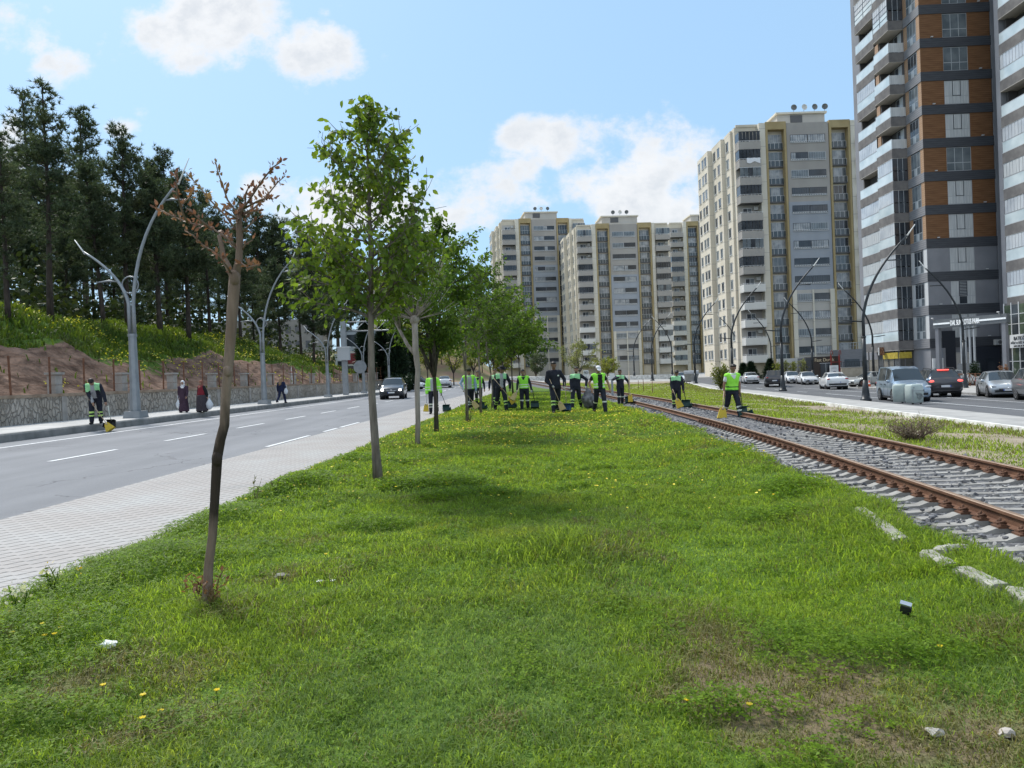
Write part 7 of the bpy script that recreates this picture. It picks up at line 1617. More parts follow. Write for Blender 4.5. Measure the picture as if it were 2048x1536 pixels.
# km sign between the workers
p = at(1173, 780, 46); p.z = H(p.x, p.y); k = 46 / FOC; t = thing('number_sign', 'small white square sign with the number 90 on a grey post behind the bag carriers', 'sign', p); zt = (780 - 728) * k
MB().tube([(0, 0, -.1), (0, 0, zt)], .035, 8).build('post', m_lgrey, t); o = MB().b2(-.16, .16, -.06, -.035, zt - .34, zt).build('board', m_wsign, t); lettering('90', m_blackt, t, (0, -.063, zt - .255), .26, align='CENTER')
for px, py, top in ((1225, 782, 738), (1214, 776, 752)):
    pass
p = at(1225, 786, 44); p.z = H(p.x, p.y); t = thing('marker_post', 'grey square marker post by the track beside the white-capped worker', 'post', p); MB().b2(-.06, .06, -.06, .06, -.1, 1.25).build('body', m_lgrey, t); MB().b2(-.16, .16, -.08, -.06, 1.05, 1.4).build('board', m_wsign, t)
for i, (px, py, tp) in enumerate(((1277, 780, 760), (1287, 784, 758), (1305, 786, 762))):
    p = gp(px, py); t = thing('marker_post', ['thin rusty stake on the verge beside the worker rubbing his face', 'slightly bent rusty stake between two thin ones on the verge', 'thin rusty stake on the verge nearest the bending worker'][i], 'stake', p, 0, 'rusty stakes on the verge'); MB().tube([(0, 0, -.1), (.01, 0, (py - tp) * p.y / FOC)], .025, 6).build('body', m_rpost, t)
# banner on the fence
y = 44.0
while proj((wall_l(y), y, 2))[0] < 581: y += .1
p = Vector((wall_l(y) + .1, y, G(wall_l(y), y) + KERB_H + WALL_H)); t = thing('banner', 'small cloth banner with red and grey print tied to the wire fence', 'banner', p, -1.2); k = y / FOC; b = MB(); h, w = 36 * k, 19 * k
rows = 14
def br(z, dz=0): return [Vector((w * (i / 8 - .5), .03 * math.sin(i * 1.1 + z * 3), z - .22 * h * (1 - (2 * i / 8 - 1) ** 2) * (z / h) ** 3)) for i in range(9)]
for r_ in range(rows):
    z0, z1 = h * r_ / rows + .05, h * (r_ + 1) / rows + .05; mi = 1 if r_ in (9, 10) else 2 if r_ in (6, 7, 4) else 3 if r_ in (1, 2) else 0
    for i in range(8):
        a, c = br(z0), br(z1); m_i = mi if 1 <= i <= 6 else 0; b.add([a[i], a[i + 1], c[i + 1], c[i]], [(0, 1, 2, 3)], m_i)
b.build('cloth', [m_wsign, mat('print_red', (0.42, 0.16, 0.14), .8), mat('print_grey', (0.22, 0.22, 0.25), .8, c2=(0.5, 0.5, 0.5), scale=12), mat('print_green', (0.20, 0.24, 0.06), .8)], t)
# round sign seen from the back, gantry with camera boxes
p, y = side_pt(722); p.y = y; k = y / FOC; t = thing('road_sign', 'grey back of a round road sign on twin posts before the gantry', 'road sign', p)
for x in (-.22, .22): MB().tube([(x, .05, 0), (x, .05, 2.6)], .035, 6).build('post', m_lgrey, t)
MB().tube([(0, 0, 2.55), (0, .03, 2.55)], .62, 20, smooth=False).build('disc', m_lgrey, t)
y = 66.0; p = at(692, 790, y); p.z = H(p.x, p.y); k = y / FOC; t = thing('gantry', 'grey overhead steel gantry spanning the left road with a box on its column', 'gantry', p); zt = (p.y / FOC) * 0 + at(690, 642, y).z - p.z
MB().b2(-.22, .22, -.22, .22, -.3, zt).build('column', m_lgrey, t); b = MB(); zb_ = zt - 1.6; b.b2(-.5, .55, -.5, -.1, zb_ - 1.9, zb_ - .8, 0); b.b2(-.55, .6, -.55, .0, zb_ - .8, zb_ - .7, 1); b.build('control_box', [m_gframe, m_pwhite], t)
b = MB(); Lg = 11.5
for zz_ in (zt - .12, zt - .95): b.tube([(0, 0, zz_), (Lg, 0, zz_)], .07, 6)
for i in range(6): b.tube([(i * Lg / 6, 0, zt - .12), ((i + .5) * Lg / 6, 0, zt - .95), ((i + 1) * Lg / 6, 0, zt - .12)], .035, 5)
b.build('truss', m_lgrey, t)
# planting and rails before the dark tower
p = gp(1948, 776); p = at(1948, 770, 62); p.z = G(p.x, p.y) + .1
bush('thuja_shrub', 'small green thuja bush in the tower front garden behind the X-pattern rail', p, (.75, .6, 1.9), 1100, m_cyp, 121, lsize=.16, stems=7)
p = at(2008, 764, 62); p.z = G(p.x, p.y) + .1
bush('red_shrub', 'reddish copper shrub beside the clinic windows', p, (.45, .4, 1.6), 700, m_leaf_red, 122, lsize=.12, stems=6)
a, c = at(1908, 770, 60), at(1962, 770, 58.5); za = G(a.x, a.y) + .1
t = thing('garden_rail', 'dark brown rail of X-shaped crosses along the tower front garden', 'railing', (a.x, a.y, za), math.atan2(c.y - a.y, c.x - a.x)); Lr = (c - a).length; b = MB()
for zz_ in (.1, 1.0): b.tube([(0, 0, zz_), (Lr, 0, zz_)], .035, 5)
for i in range(5):
    x0, x1 = i * Lr / 5, (i + 1) * Lr / 5; b.tube([(x0, 0, .1), (x1, 0, 1.0)], .025, 5); b.tube([(x1, 0, .1), (x0, 0, 1.0)], .025, 5); b.tube([(x0, 0, 0), (x0, 0, 1.05)], .035, 5)
b.build('body', m_rpost, t)
b = MB(); b.b2(0, 2.3, 0, .2, -.3, .75); o = b.build('planter_wall', mat('planter_stone', (0.16, 0.165, 0.17), .8, c2=(0.28, 0.29, 0.29), scale=9), label='low dark patterned planter wall beside the small thuja', cat='planter wall'); q = at(1960, 765, 64); o.location = (q.x, q.y, G(q.x, q.y) + .13)
# ------------------------------------------------------------------ people
m_skin = mat('skin', (0.30, 0.175, 0.12), .6, spec=.3); m_skin2 = mat('skin_tan', (0.22, 0.125, 0.085), .6, spec=.3)
m_hair = mat('dark_hair', (0.014, 0.011, 0.010), .6); m_hairb = mat('brown_hair', (0.16, 0.10, 0.055), .6, c2=(0.28, 0.19, 0.11), scale=20)
m_navy = mat('navy_cloth', (0.014, 0.016, 0.026), .9, c2=(0.022, 0.025, 0.038), scale=8); m_black = mat('black_cloth', (0.010, 0.010, 0.012), .9, c2=(0.018, 0.018, 0.02), scale=8)
m_hiv = mat('lime_hi_vis', (0.26, 0.72, 0.05), .8, c2=(0.34, 0.82, 0.09), scale=7); m_yoke = mat('pale_green_yoke', (0.27, 0.60, 0.29), .85, c2=(0.34, 0.68, 0.36), scale=7)
m_refl = mat('reflective_tape', (0.62, 0.66, 0.58), .4); m_reflg = mat('lime_reflective_tape', (0.45, 0.66, 0.18), .5); m_dgreen = mat('dark_green_stripe', (0.03, 0.11, 0.03), .8)
m_greyt = mat('grey_tshirt', (0.34, 0.35, 0.37), .9); m_whitet = mat('white_tshirt', (0.58, 0.60, 0.62), .9); m_denim = mat('denim_shirt', (0.20, 0.29, 0.42), .9, c2=(0.27, 0.36, 0.48), scale=6)
m_glove = mat('pale_glove', (0.45, 0.45, 0.42), .9); m_boot = mat('black_boot', (0.012, 0.012, 0.012), .7); m_boot_t = mat('tan_shoe', (0.35, 0.29, 0.20), .8)
m_plum = mat('plum_dress', (0.040, 0.022, 0.036), .9, c2=(0.06, 0.035, 0.055), scale=6); m_redb = mat('crimson_blouse', (0.17, 0.016, 0.026), .9); m_scarfw = mat('white_scarf', (0.66, 0.66, 0.68), .85); m_scarfb = mat('rust_scarf', (0.19, 0.075, 0.055), .85, c2=(0.26, 0.12, 0.085), scale=14)
m_dskirt = mat('dark_print_skirt', (0.035, 0.03, 0.037), .9, c2=(0.06, 0.05, 0.06), scale=30); m_bluec = mat('dark_blue_clothes', (0.012, 0.018, 0.05), .9); m_eye = mat('eye_dark', (0.02, 0.015, 0.012), .3)
PEND = []
def cap_(b, p, q, r0, r1, seg=10, n=4):
    p, q = Vector(p), Vector(q); d = q - p; L = d.length
    d = d / L if L > 1e-6 else Vector((0, 0, 1)); L = max(L, 1e-4)
    pts, rr = [], []
    for i in range(n + 1):
        a = -math.pi / 2 + math.pi / 2 * i / n; pts.append(p + d * math.sin(a) * r0); rr.append(max(1e-3, math.cos(a) * r0))
    for i in range(n + 1):
        a = math.pi / 2 * i / n; pts.append(q + d * math.sin(a) * r1); rr.append(max(1e-3, math.cos(a) * r1))
    b.tube(pts, rr, seg)
def ell(b, c, r, M=None): b.sphere(c, r, 12, 9, 0, M)
def torso_rings(b, J, g, z0=0.0, z1=1.0, wid=1.0, fat=0.0):
    """stack of flattened rings along the spine; g is how far the surface sits outside the body"""
    u, P = J['u'], J['P']; f = Vector((0, -u.z, u.y)) if True else None
    prof = [(-.10, .150, .105), (0, .165, .115), (.10, .152, .108), (.20, .148, .105), (.30, .165, .112), (.40, .18, .112), (.47, .165, .095), (.52, .11, .075), (.55, .07, .06)]
    rings = []
    for s, w, d in prof:
        if s < z0 - 1e-6 or s > z1 + 1e-6: continue
        c = P + u * s; w = (w + g + fat * max(0, .3 - abs(s - .1))) * wid; d = d + g + fat * max(0, .35 - abs(s - .08))
        rings.append([c + Vector((math.cos(a) * w, 0, 0)) + f * (math.sin(a) * d) for a in [k * 6.2832 / 16 for k in range(16)]])
    b.loft(rings)
def remesh(name, b, mats, parent, vox, fn=None, sm=3, **kw):
    o = b.build(name, mats, parent); m = o.modifiers.new('r', 'REMESH'); m.mode = 'VOXEL'; m.voxel_size = vox; m.use_smooth_shade = True
    if sm: q = o.modifiers.new('s', 'SMOOTH'); q.iterations = sm; q.factor = .5
    PEND.append((o, fn)); return o
def finalize():
    dg = bpy.context.evaluated_depsgraph_get()
    for o, fn in PEND:
        me = bpy.data.meshes.new_from_object(o.evaluated_get(dg)); old = o.data; o.modifiers.clear(); o.data = me; me.name = o.name
        while len(me.materials) < len(old.materials): me.materials.append(old.materials[len(me.materials)])
        me.polygons.foreach_set('use_smooth', [True] * len(me.polygons))
        if fn:
            n = len(me.polygons); c = np.empty(n * 3); me.polygons.foreach_get('center', c); c = c.reshape(-1, 3); me.polygons.foreach_set('material_index', np.array([fn(*q) for q in c], dtype=np.int32))
        bpy.data.meshes.remove(old)
    PEND.clear()
def ik(S, T, l1, l2, pole):
    d = T - S; L = min(d.length, (l1 + l2) * .995); d = d.normalized(); T = S + d * L; a = (l1 * l1 - l2 * l2 + L * L) / (2 * L); h = math.sqrt(max(0, l1 * l1 - a * a)); p = (pole - d * pole.dot(d)); p = p.normalized() if p.length > 1e-5 else Vector((1, 0, 0)); return S + d * a + p * h, T
def joints(lean=0, head=.15, legs=((.12, .1), (-.18, .25)), stance=.1, side=0):
    J = {}; u = Vector((math.sin(side), -math.sin(lean), math.cos(lean))).normalized(); hips = []; lo = 9
    for s, (th, kb) in zip((-1, 1), legs):
        h = Vector((s * .092, 0, .0)); k = h + Vector((s * (stance - .092) * .5, -math.sin(th) * .43, -math.cos(th) * .43)); a = k + Vector((s * (stance - .092) * .5, -math.sin(th - kb) * .42, -math.cos(th - kb) * .42)); hips.append((h, k, a)); lo = min(lo, a.z)
    P = Vector((0, 0, .085 - lo)); J['P'] = P; J['u'] = u; J['legs'] = [tuple(q + P for q in l) for l in hips]
    N = P + u * .53; J['N'] = N; hd = Vector((u.x, -math.sin(lean + head), math.cos(lean + head))).normalized(); J['hd'] = hd; J['H'] = N + u * .035 + hd * .135; J['sh'] = [N - u * .065 + Vector((s * .175, 0, 0)) for s in (-1, 1)]
    return J
def hand(b, w, d, out, curl=1.0):
    """palm, four unequal bent fingers and a thumb leaving the side of the palm; d points from the wrist to the knuckles"""
    d = d.normalized(); out = (out - d * out.dot(d)).normalized(); n = d.cross(out); cap_(b, w, w + d * .05, .024, .03, 8, 3); k = w + d * .085
    cap_(b, w + d * .04 + out * .018, k + out * .024, .017, .015, 6, 3); cap_(b, w + d * .04 - out * .018, k - out * .024, .017, .014, 6, 3)
    for i, (o, l) in enumerate(((.030, .9), (.010, 1.0), (-.010, .93), (-.030, .75))):
        p0 = k + out * o; p1 = p0 + (d * .030 + n * .018 * curl) * l; p2 = p1 + (d * (.02 - .016 * curl) + n * .026 * curl) * l; p3 = p2 + (d * (.016 - .03 * curl) + n * .014 * curl) * l
        cap_(b, p0, p1, .0105, .0095, 6, 2); cap_(b, p1, p2, .0095, .009, 6, 2); cap_(b, p2, p3, .009, .008, 6, 2)
    t0 = w + d * .03 + out * .03; t1 = t0 + out * .026 + d * .02 + n * .01; t2 = t1 + d * .022 + n * .022; cap_(b, t0, t1, .013, .011, 6, 2); cap_(b, t1, t2, .011, .009, 6, 2)
def person(px, py, top, label, rot=0, lean=0, head=.15, legs=((.12, .1), (-.2, .3)), hands=None, top_c='jacket', fat=0.0, hat=None, skin=None, beard=False, bare=False, sleeve=None, group=None, bands=2, trousers=None, gloves=False, Yoff=0, stance=.11, hgt=None, shirt=None, long_hair=False, scarf=None, dress=None, side=0, bandm=None, shoes=None, hand_dirs=None):
    g0 = gp(px, py); k = g0.y / FOC; J = joints(lean, head, legs, stance, side); tz = (J['H'] + J['hd'] * .115).z; s = hgt / 1.75 if hgt else (py - top) * k / tz
    t = thing('person', label, 'person', (g0.x, g0.y, g0.z - .012), rot, group, s); t.scale = (s * 1.1, s * 1.14, s)
    Mi = Matrix.Rotation(-rot, 4, 'Z')
    def loc(q): q = (Mi @ (Vector(q) - Vector((g0.x, g0.y, g0.z)))) / s; return Vector((q.x / 1.1, q.y / 1.14, q.z))
    LP = lambda x, y, dy: loc(at(x, y, g0.y + dy))
    J['wr'] = []; J['el'] = []
    for i, sd in enumerate((-1, 1)):
        tg = hands[i] if hands else None
        if tg is None: T = J['sh'][i] + Vector((sd * .10, -.06, -.54))
        elif len(tg) == 4: T = Vector(tg[1:])
        else: T = LP(*tg)
        e, w = ik(J['sh'][i], T, .29, .27, Vector((sd * .75, .6, -.25))); J['el'].append(e); J['wr'].append(w)
    ms = skin or m_skin; b = MB()
    # body: one continuous skin
    torso_rings(b, J, -.012, fat=fat); N, Hd, hd = J['N'], J['H'], J['hd']; cap_(b, N - J['u'] * .06, Hd - hd * .05, .056, .052)
    fwd = Vector((0, -hd.z, hd.y)); M = Matrix((Vector((1, 0, 0)), -fwd, hd)).transposed()
    ell(b, Hd + hd * .02, (.074, .092, .105), M); ell(b, Hd - hd * .055 + fwd * .028, (.055, .062, .06), M); cap_(b, Hd + hd * .012 + fwd * .088, Hd - hd * .028 + fwd * .104, .010, .015, 6, 3)
    cap_(b, Hd - hd * .062 + fwd * .078 + Vector((-.02, 0, 0)), Hd - hd * .062 + fwd * .078 + Vector((.02, 0, 0)), .011, .011, 6, 3)
    for sd in (-1, 1): ell(b, Hd + Vector((sd * .078, 0, 0)) + hd * .0, (.012, .022, .032), M)
    for i, sd in enumerate((-1, 1)):
        S, e, w = J['sh'][i], J['el'][i], J['wr'][i]; cap_(b, S, e, .052, .040); cap_(b, e, w, .040, .027); hand(b, w, (w - e), Vector((sd * -.6, -.8, .1)), 1.0)
        h, kn, a = J['legs'][i]; cap_(b, h, kn, .082, .056); cap_(b, kn, a, .055, .038); cap_(b, a - Vector((0, -.04, .03)), a + Vector((sd * .01, -.13, -.05)), .038, .032)
    gz = [w for w in J['wr']]
    def bodymi(x, y, z):
        if gloves:
            for q in J['wr']:
                if (Vector((x, y, z)) - q).length < .115 and (Vector((x, y, z)) - J['H']).length > .2: return 1
        return 0
    remesh('body', b, [ms, m_glove], t, .0125, bodymi, 1)
    b = MB()
    for sd in (-1, 1): b.sphere(Hd + fwd * .086 + hd * .022 + Vector((sd * .03, 0, 0)), (.011, .008, .008), 6, 5)
    b.build('eyes', m_eye, t)
    # trousers or long dress
    if dress:
        b = MB(); torso_rings(b, J, .02, -.1, .2, 1, fat); P = J['P']; rings = []
        for f, w, d in ((.0, .18, .14), (.15, .20, .165), (.45, .22, .185), (.8, .24, .20), (.93, .25, .20)):
            z = P.z * (1 - f); rings.append([Vector((math.cos(a) * (w + fat * .6) * (1 + .05 * math.sin(a * 7) * f), math.sin(a) * (d + fat * .6) * (1 + .05 * math.sin(a * 6) * f), z)) for a in [q * 6.2832 / 28 for q in range(28)]])
        b.loft(rings); remesh('skirt', b, dress, t, .016, None, 2)
    else:
        b = MB(); torso_rings(b, J, .012, -.1, .1, 1, fat)
        for i, sd in enumerate((-1, 1)): h, kn, a = J['legs'][i]; cap_(b, h, kn, .100, .078); cap_(b, kn, a + Vector((0, 0, .02)), .078, .066)
        L2 = J['legs']; bm_ = bandm or m_reflg
        def tmi(x, y, z):
            if not bands: return 0
            i = 0 if abs(x - L2[0][2].x) < abs(x - L2[1][2].x) else 1; kn, a = L2[i][1], L2[i][2]; d = a - kn; f = (Vector((x, y, z)) - kn).dot(d) / d.length_squared
            if bands == 2: return 1 if .20 < f < .32 or .46 < f < .58 else 0
            return 1 if .12 < f < .24 else 0
        remesh('trousers', b, [trousers or m_navy, bm_], t, .015, tmi, 2)
    b = MB()
    for i, sd in enumerate((-1, 1)): a = J['legs'][i][2]; cap_(b, a - Vector((0, -.045, .042)), a + Vector((sd * .012, -.145, -.048)), .046, .04); cap_(b, a + Vector((0, 0, .07)), a, .052, .05)
    remesh('shoes', b, shoes or m_boot, t, .015, None, 1)
    u, P = J['u'], J['P']; fz = Vector((0, -u.z, u.y)) * 1
    def ts(x, y, z):     # height along the spine, side, front distance
        q = Vector((x, y, z)) - P; return q.dot(u), x, q.dot(Vector((0, -u.z, -math.sin(lean)*1.0)).normalized() if False else Vector((0, -math.cos(lean), -math.sin(lean))))
    def arm_d(x, y, z):
        q = Vector((x, y, z)); r = 9
        for i in range(2):
            for a, c in ((J['sh'][i], J['el'][i]), (J['el'][i], J['wr'][i])):
                d = c - a; f = max(0, min(1, (q - a).dot(d) / d.length_squared)); r = min(r, (q - a - d * f).length)
        return r
    def upper(name, g, mats, fn, sl=1.0, r=.066, z0=-.02, vox=.015):
        b = MB(); torso_rings(b, J, g, z0, .55, 1, fat)
        for i, sd in enumerate((-1, 1)):
            S, e, w = J['sh'][i], J['el'][i], J['wr'][i]; cap_(b, S - Vector((sd * .03, 0, -.005)), S, r + .014, r + .008)
            if sl >= .5: cap_(b, S, e, r + .004, r - .006); 
            if sl > .5: cap_(b, e, e + (w - e) * min(1, (sl - .5) * 2 - .06), r - .006, r - .018)
            elif sl > 0: cap_(b, S, S + (e - S) * sl * 1.5, r + .004, r)
        return remesh(name, b, mats, t, vox, fn, 2)
    if top_c == 'yoke':       # navy work jacket with pale green shoulders
        def fn(x, y, z):
            f, sx, fr = ts(x, y, z)
            if f > .33 + .05 * (1 - abs(sx) / .2) * (fr > 0) and abs(sx) < .19 and f < .6 and (arm_d(x, y, z) > .05): return 1 if not (shirt and fr > .02 and abs(sx) < .055) else 2
            if shirt and fr > .04 and abs(sx) < .06 and f > .02: return 2
            return 0
        upper('jacket', .02, [m_navy, m_yoke, shirt or m_navy], fn)
    elif top_c == 'plain': upper('sweatshirt', .022, [m_navy, m_refl], lambda x, y, z: 1 if (lambda q: .33 < q[0] < .37 and .06 < q[1] < .11 and q[2] > .05)(ts(x, y, z)) else 0)
    elif top_c == 'coat': upper('coat', .026, [sleeve or m_black], None, 1.0, .07, -.1)
    elif top_c == 'blouse': upper('blouse', .026, [shirt, sleeve or shirt], lambda x, y, z: 1 if arm_d(x, y, z) < .095 and abs(x) > .15 + fat * .25 else 0, 1.0, .075, -.05)
    else:                     # shirt under a lime vest
        upper('shirt', .014, [shirt or m_black, sleeve or shirt or m_black], lambda x, y, z: 1 if abs(x) > .165 and arm_d(x, y, z) < .1 else 0, .36 if bare else 1.0, .058)
        b = MB(); torso_rings(b, J, .034, -.06, .52, 1.0, fat)
        for i, sd in enumerate((-1, 1)): S = J['sh'][i]; cap_(b, S - Vector((sd * .06, 0, -.012)), S - Vector((sd * .012, 0, .0)), .082, .082)
        if top_c == 'hijacket':
            for i, sd in enumerate((-1, 1)): S, e, w = J['sh'][i], J['el'][i], J['wr'][i]; cap_(b, S, e, .08, .074); cap_(b, e, e + (w - e) * .93, .074, .06)
        op = top_c in ('openvest', 'hijacket')
        def fn(x, y, z):
            f, sx, fr = ts(x, y, z)
            if fr > .03 and f < .5:
                if op and abs(sx) < .075: return 2
                if not op and f > .36 and abs(sx) < (f - .36) * .55 + .01: return 2
            if top_c == 'stripevest': 
                if .10 < f < .135 or .0 < f < .035: return 3
            elif .05 < f < .085 or .15 < f < .185: return 1
            return 0
        remesh('vest', b, [m_hiv, m_refl, shirt or m_black, m_dgreen], t, .015, fn, 2)
    # hair, hats, scarves
    if scarf:
        b = MB(); ell(b, Hd + hd * .025 - fwd * .014, (.096, .108, .122), M); cap_(b, Hd - hd * .06 - fwd * .02, N - u * .02, .085, .10); ell(b, N - u * .05, (.17, .12, .07)); ell(b, N - u * .1 + fz * .06, (.12, .08, .09))
        fc = Hd + fwd * .075 - hd * .012
        def fn(x, y, z):
            q = Vector((x, y, z)) - fc; return 1 if q.dot(fwd) > -.035 and abs(q.x) < .052 and abs(q.dot(hd)) < .072 else 0
        remesh('headscarf', b, [scarf, ms], t, .0125, fn, 1)
        b = MB()
        for sd in (-1, 1): b.sphere(Hd + fwd * .094 + hd * .02 + Vector((sd * .03, 0, 0)), (.012, .01, .009), 6, 5)
        b.sphere(Hd + fwd * .1 - hd * .02, (.013, .016, .02), 6, 5, 1); b.build('face_features', [m_eye, ms], t)
    elif hat == 'cap':
        b = MB(); ell(b, Hd + hd * .065, (.084, .10, .07), M); b.build('cap', m_scarfw if not skin or skin is not m_skin2 else m_scarfw, t); b = MB(); b.sphere(Hd + hd * .055 + fwd * .12, (.07, .075, .012), 12, 6, 0, M @ Euler((.25, 0, 0)).to_matrix()); b.build('cap_peak', m_scarfw, t)
    elif hat == 'brim':
        b = MB(); ell(b, Hd + hd * .085, (.086, .10, .075), M); b.sphere(Hd + hd * .06, (.155, .165, .014), 16, 6, 0, M); b.build('hat', m_black, t)
    elif hat == 'beanie':
        b = MB(); ell(b, Hd + hd * .055 - fwd * .01, (.085, .102, .088), M); b.build('beanie', mat('dark_green_knit', (0.025, 0.03, 0.018), .95), t)
    elif long_hair:
        b = MB(); ell(b, Hd + hd * .03 - fwd * .015, (.095, .108, .115), M); cap_(b, Hd - hd * .02 - fwd * .05, N - u * .14 - fz * .12, .10, .085); cap_(b, N - u * .1 - fz * .11 + Vector((.05, 0, 0)), N - u * .22 - fz * .12 + Vector((.06, 0, 0)), .06, .03); remesh('hair', b, m_hairb, t, .0125, None, 1)
    else:
        b = MB(); ell(b, Hd + hd * .052 - fwd * .022, (.082, .090, .088), M); ell(b, Hd + hd * .095 + fwd * .03, (.07, .055, .035), M); ell(b, Hd - fwd * .045, (.074, .05, .08), M); remesh('hair', b, m_hair, t, .0125, None, 1)
    if beard:
        b = MB(); ell(b, Hd - hd * .07 + fwd * .045, (.054, .052, .042), M); remesh('beard', b, m_hair, t, .0125, None, 1)
    return t, J, s, LP, g0
def tip_world(t, v): return Matrix.LocRotScale(t.location, t.rotation_euler, t.scale) @ v
m_hand_w = mat('pale_wood_handle', (0.42, 0.33, 0.22), .6); m_hand_g = mat('grey_metal_handle', (0.30, 0.31, 0.32), .4, .5); m_bristle = mat('yellow_bristle', (0.56, 0.40, 0.035), .8, c2=(0.42, 0.31, 0.05), scale=40, detail=2); m_pan = mat('dark_green_pan', (0.022, 0.06, 0.055), .5); m_panb = mat('blue_pan', (0.02, 0.07, 0.16), .5); m_strawb = mat('straw_bristle', (0.46, 0.37, 0.17), .9, c2=(0.36, 0.28, 0.12), scale=40)
BG, DG = 'sweeping brooms of the workers', 'long-handled dustpans of the workers'
def broom(top, bot, label, m=None, w=.12, hm=None):
    top, bot = Vector(top), Vector(bot); d = (bot - top); L = d.length; t = thing('broom', label, 'broom', bot, 0, BG); d.normalize(); MB().tube([top - bot, -d * .30], .013, 6).build('handle', hm or m_hand_w, t)
    x = Vector((1, 0, 0)); x = (x - d * x.dot(d)).normalized(); y = d.cross(x); rings = []
    b = MB(); rings = [[-d * h + x * (sx * ww) + y * (sy * dd) for sx, sy in ((-1, -1), (-.3, -1.15), (.3, -1.15), (1, -1), (1, 1), (.3, 1.15), (-.3, 1.15), (-1, 1))] for h, ww, dd in ((.34, .05, .03), (.27, .09, .035), (.0, w, .05))]
    b.loft(rings, smooth=False); b.build('bristles', m or m_bristle, t); b = MB(); b.tube([-d * .36, -d * .27], [.03, .06], 8); b.build('collar', hm or m_hand_w, t)
def dustpan(top, bot, label, m=None, yaw=0, hm=None):
    top, bot = Vector(top), Vector(bot); t = thing('dustpan', label, 'dustpan', bot, 0, DG); q = top - bot; w, h = .165, .27; Rz = Matrix.Rotation(yaw, 3, 'Z') @ Matrix.Rotation(-.30, 3, 'X'); b = MB()
    for c, d_ in (((0, .10, .02 + h / 2), (w * 2, .012, h)), ((0, -.02, .012), (w * 2, .26, .012)), ((-w, -.0, .08), (.012, .24, .16)), ((w, .0, .08), (.012, .24, .16)), ((0, .03, h + .015), (w * 2, .15, .012))): b.box(Rz @ Vector(c), d_, 0, Rz)
    b.build('pan', m or m_pan, t); MB().tube([Rz @ Vector((0, .09, h)), q * .5 + Rz @ Vector((0, .05, h)) * .5, q], .013, 6).build('handle', hm or m_lblack, t)
WK = 'street sweepers walking towards the viewer'
WALK1, WALK2, STAND = ((.36, .18), (-.26, .42)), ((-.26, .42), (.36, .18)), ((.10, .08), (-.07, .12))
def W(hx, hy, dy=-.2): return (hx, hy, dy)
def worker(name, px, py, top, label, **kw):
    return person(px, py, top, label, group=WK, **kw)
def tool(LPs, kind, a, c, label, **kw):
    t, J, s, LP, g0 = LPs; A = at(a[0], a[1], g0.y + a[2]); C = at(c[0], c[1], g0.y + c[2]); z = H(C.x, C.y); C.z = max(C.z, z + .01); (broom if kind == 'b' else dustpan)(A, C, label, **kw)
q = worker('A', 868, 827, 742, 'worker in open lime jacket and grey shirt standing on pavers behind a tree trunk', top_c='hijacket', shirt=m_greyt, legs=STAND, hands=((853, 793, -.1), (884, 792, -.1)), gloves=True, bandm=m_refl)
tool(q, 'b', (854, 788, -.14), (852, 823, -.3), 'yellow broom of the worker in the open lime jacket', hm=m_hand_g); tool(q, 'd', (882, 786, -.14), (894, 822, -.3), 'dark green dustpan of the worker in the open lime jacket', yaw=.3)
q = worker('B', 940, 823, 737, 'worker in a lime vest over a blue denim shirt, dark knit cap, elbow held out', top_c='openvest', shirt=m_greyt, sleeve=m_denim, hat='beanie', rot=.22, lean=.06, legs=WALK1, hands=((926, 778, -.25), (954, 790, -.15)), skin=m_skin2, head=.35, gloves=True, bandm=m_refl, shoes=m_boot_t)
tool(q, 'b', (915, 765, -.2), (955, 816, -.5), 'straw broom of the worker in the denim shirt', m=m_strawb); tool(q, 'd', (954, 778, -.2), (966, 818, -.3), 'dark dustpan of the worker in the denim shirt', yaw=.5)
q = worker('C', 958, 812, 742, 'worker in a lime vest mostly hidden behind the one in the denim shirt', top_c='vest', shirt=m_navy, legs=WALK2, head=.2)
q = worker('D', 1003, 823, 733, 'worker in a dark brimmed hat, green-shouldered dark jacket open over a grey shirt', top_c='yoke', shirt=m_greyt, hat='brim', rot=.3, lean=.1, side=.05, legs=WALK2, hands=((1001, 775, -.3), (1020, 776, -.05)), skin=m_skin2, head=.3, bandm=m_reflg)
tool(q, 'b', (984, 752, -.25), (1028, 806, -.45), 'yellow broom held slanting by the worker in the brimmed hat'); tool(q, 'd', (1035, 784, -.2), (1025, 815, -.5), 'dark green dustpan of the worker in the brimmed hat', yaw=.2)
q = worker('E', 1050, 820, 739, 'worker in a zipped lime vest with white gloves and a dark cap of hair', top_c='vest', shirt=m_navy, rot=-.15, side=-.04, legs=STAND, hands=((1034, 781, -.15), (1064, 783, -.1)), gloves=True, head=.4, bandm=m_refl, bands=1)
tool(q, 'd', (1065, 778, -.15), (1070, 816, -.2), 'dark green dustpan of the worker in the zipped lime vest'); tool(q, 'b', (1038, 776, -.2), (1024, 800, -.4), 'broom of the worker in the zipped lime vest', m=m_strawb, w=.1)
q = worker('F', 1112, 825, 724, 'tallest worker, in a plain navy sweatshirt with a small chest logo', top_c='plain', rot=.12, lean=.08, side=-.05, legs=WALK1, hands=((1104, 771, -.25), (1129, 772, -.15)), gloves=True, head=.35, skin=m_skin2)
tool(q, 'b', (1099, 758, -.2), (1126, 820, -.45), 'straw-yellow broom of the tallest worker', m=m_strawb, w=.13); tool(q, 'd', (1129, 764, -.2), (1132, 822, -.35), 'bright blue dustpan of the tallest worker', m=m_panb, hm=m_hand_w, yaw=-.3)
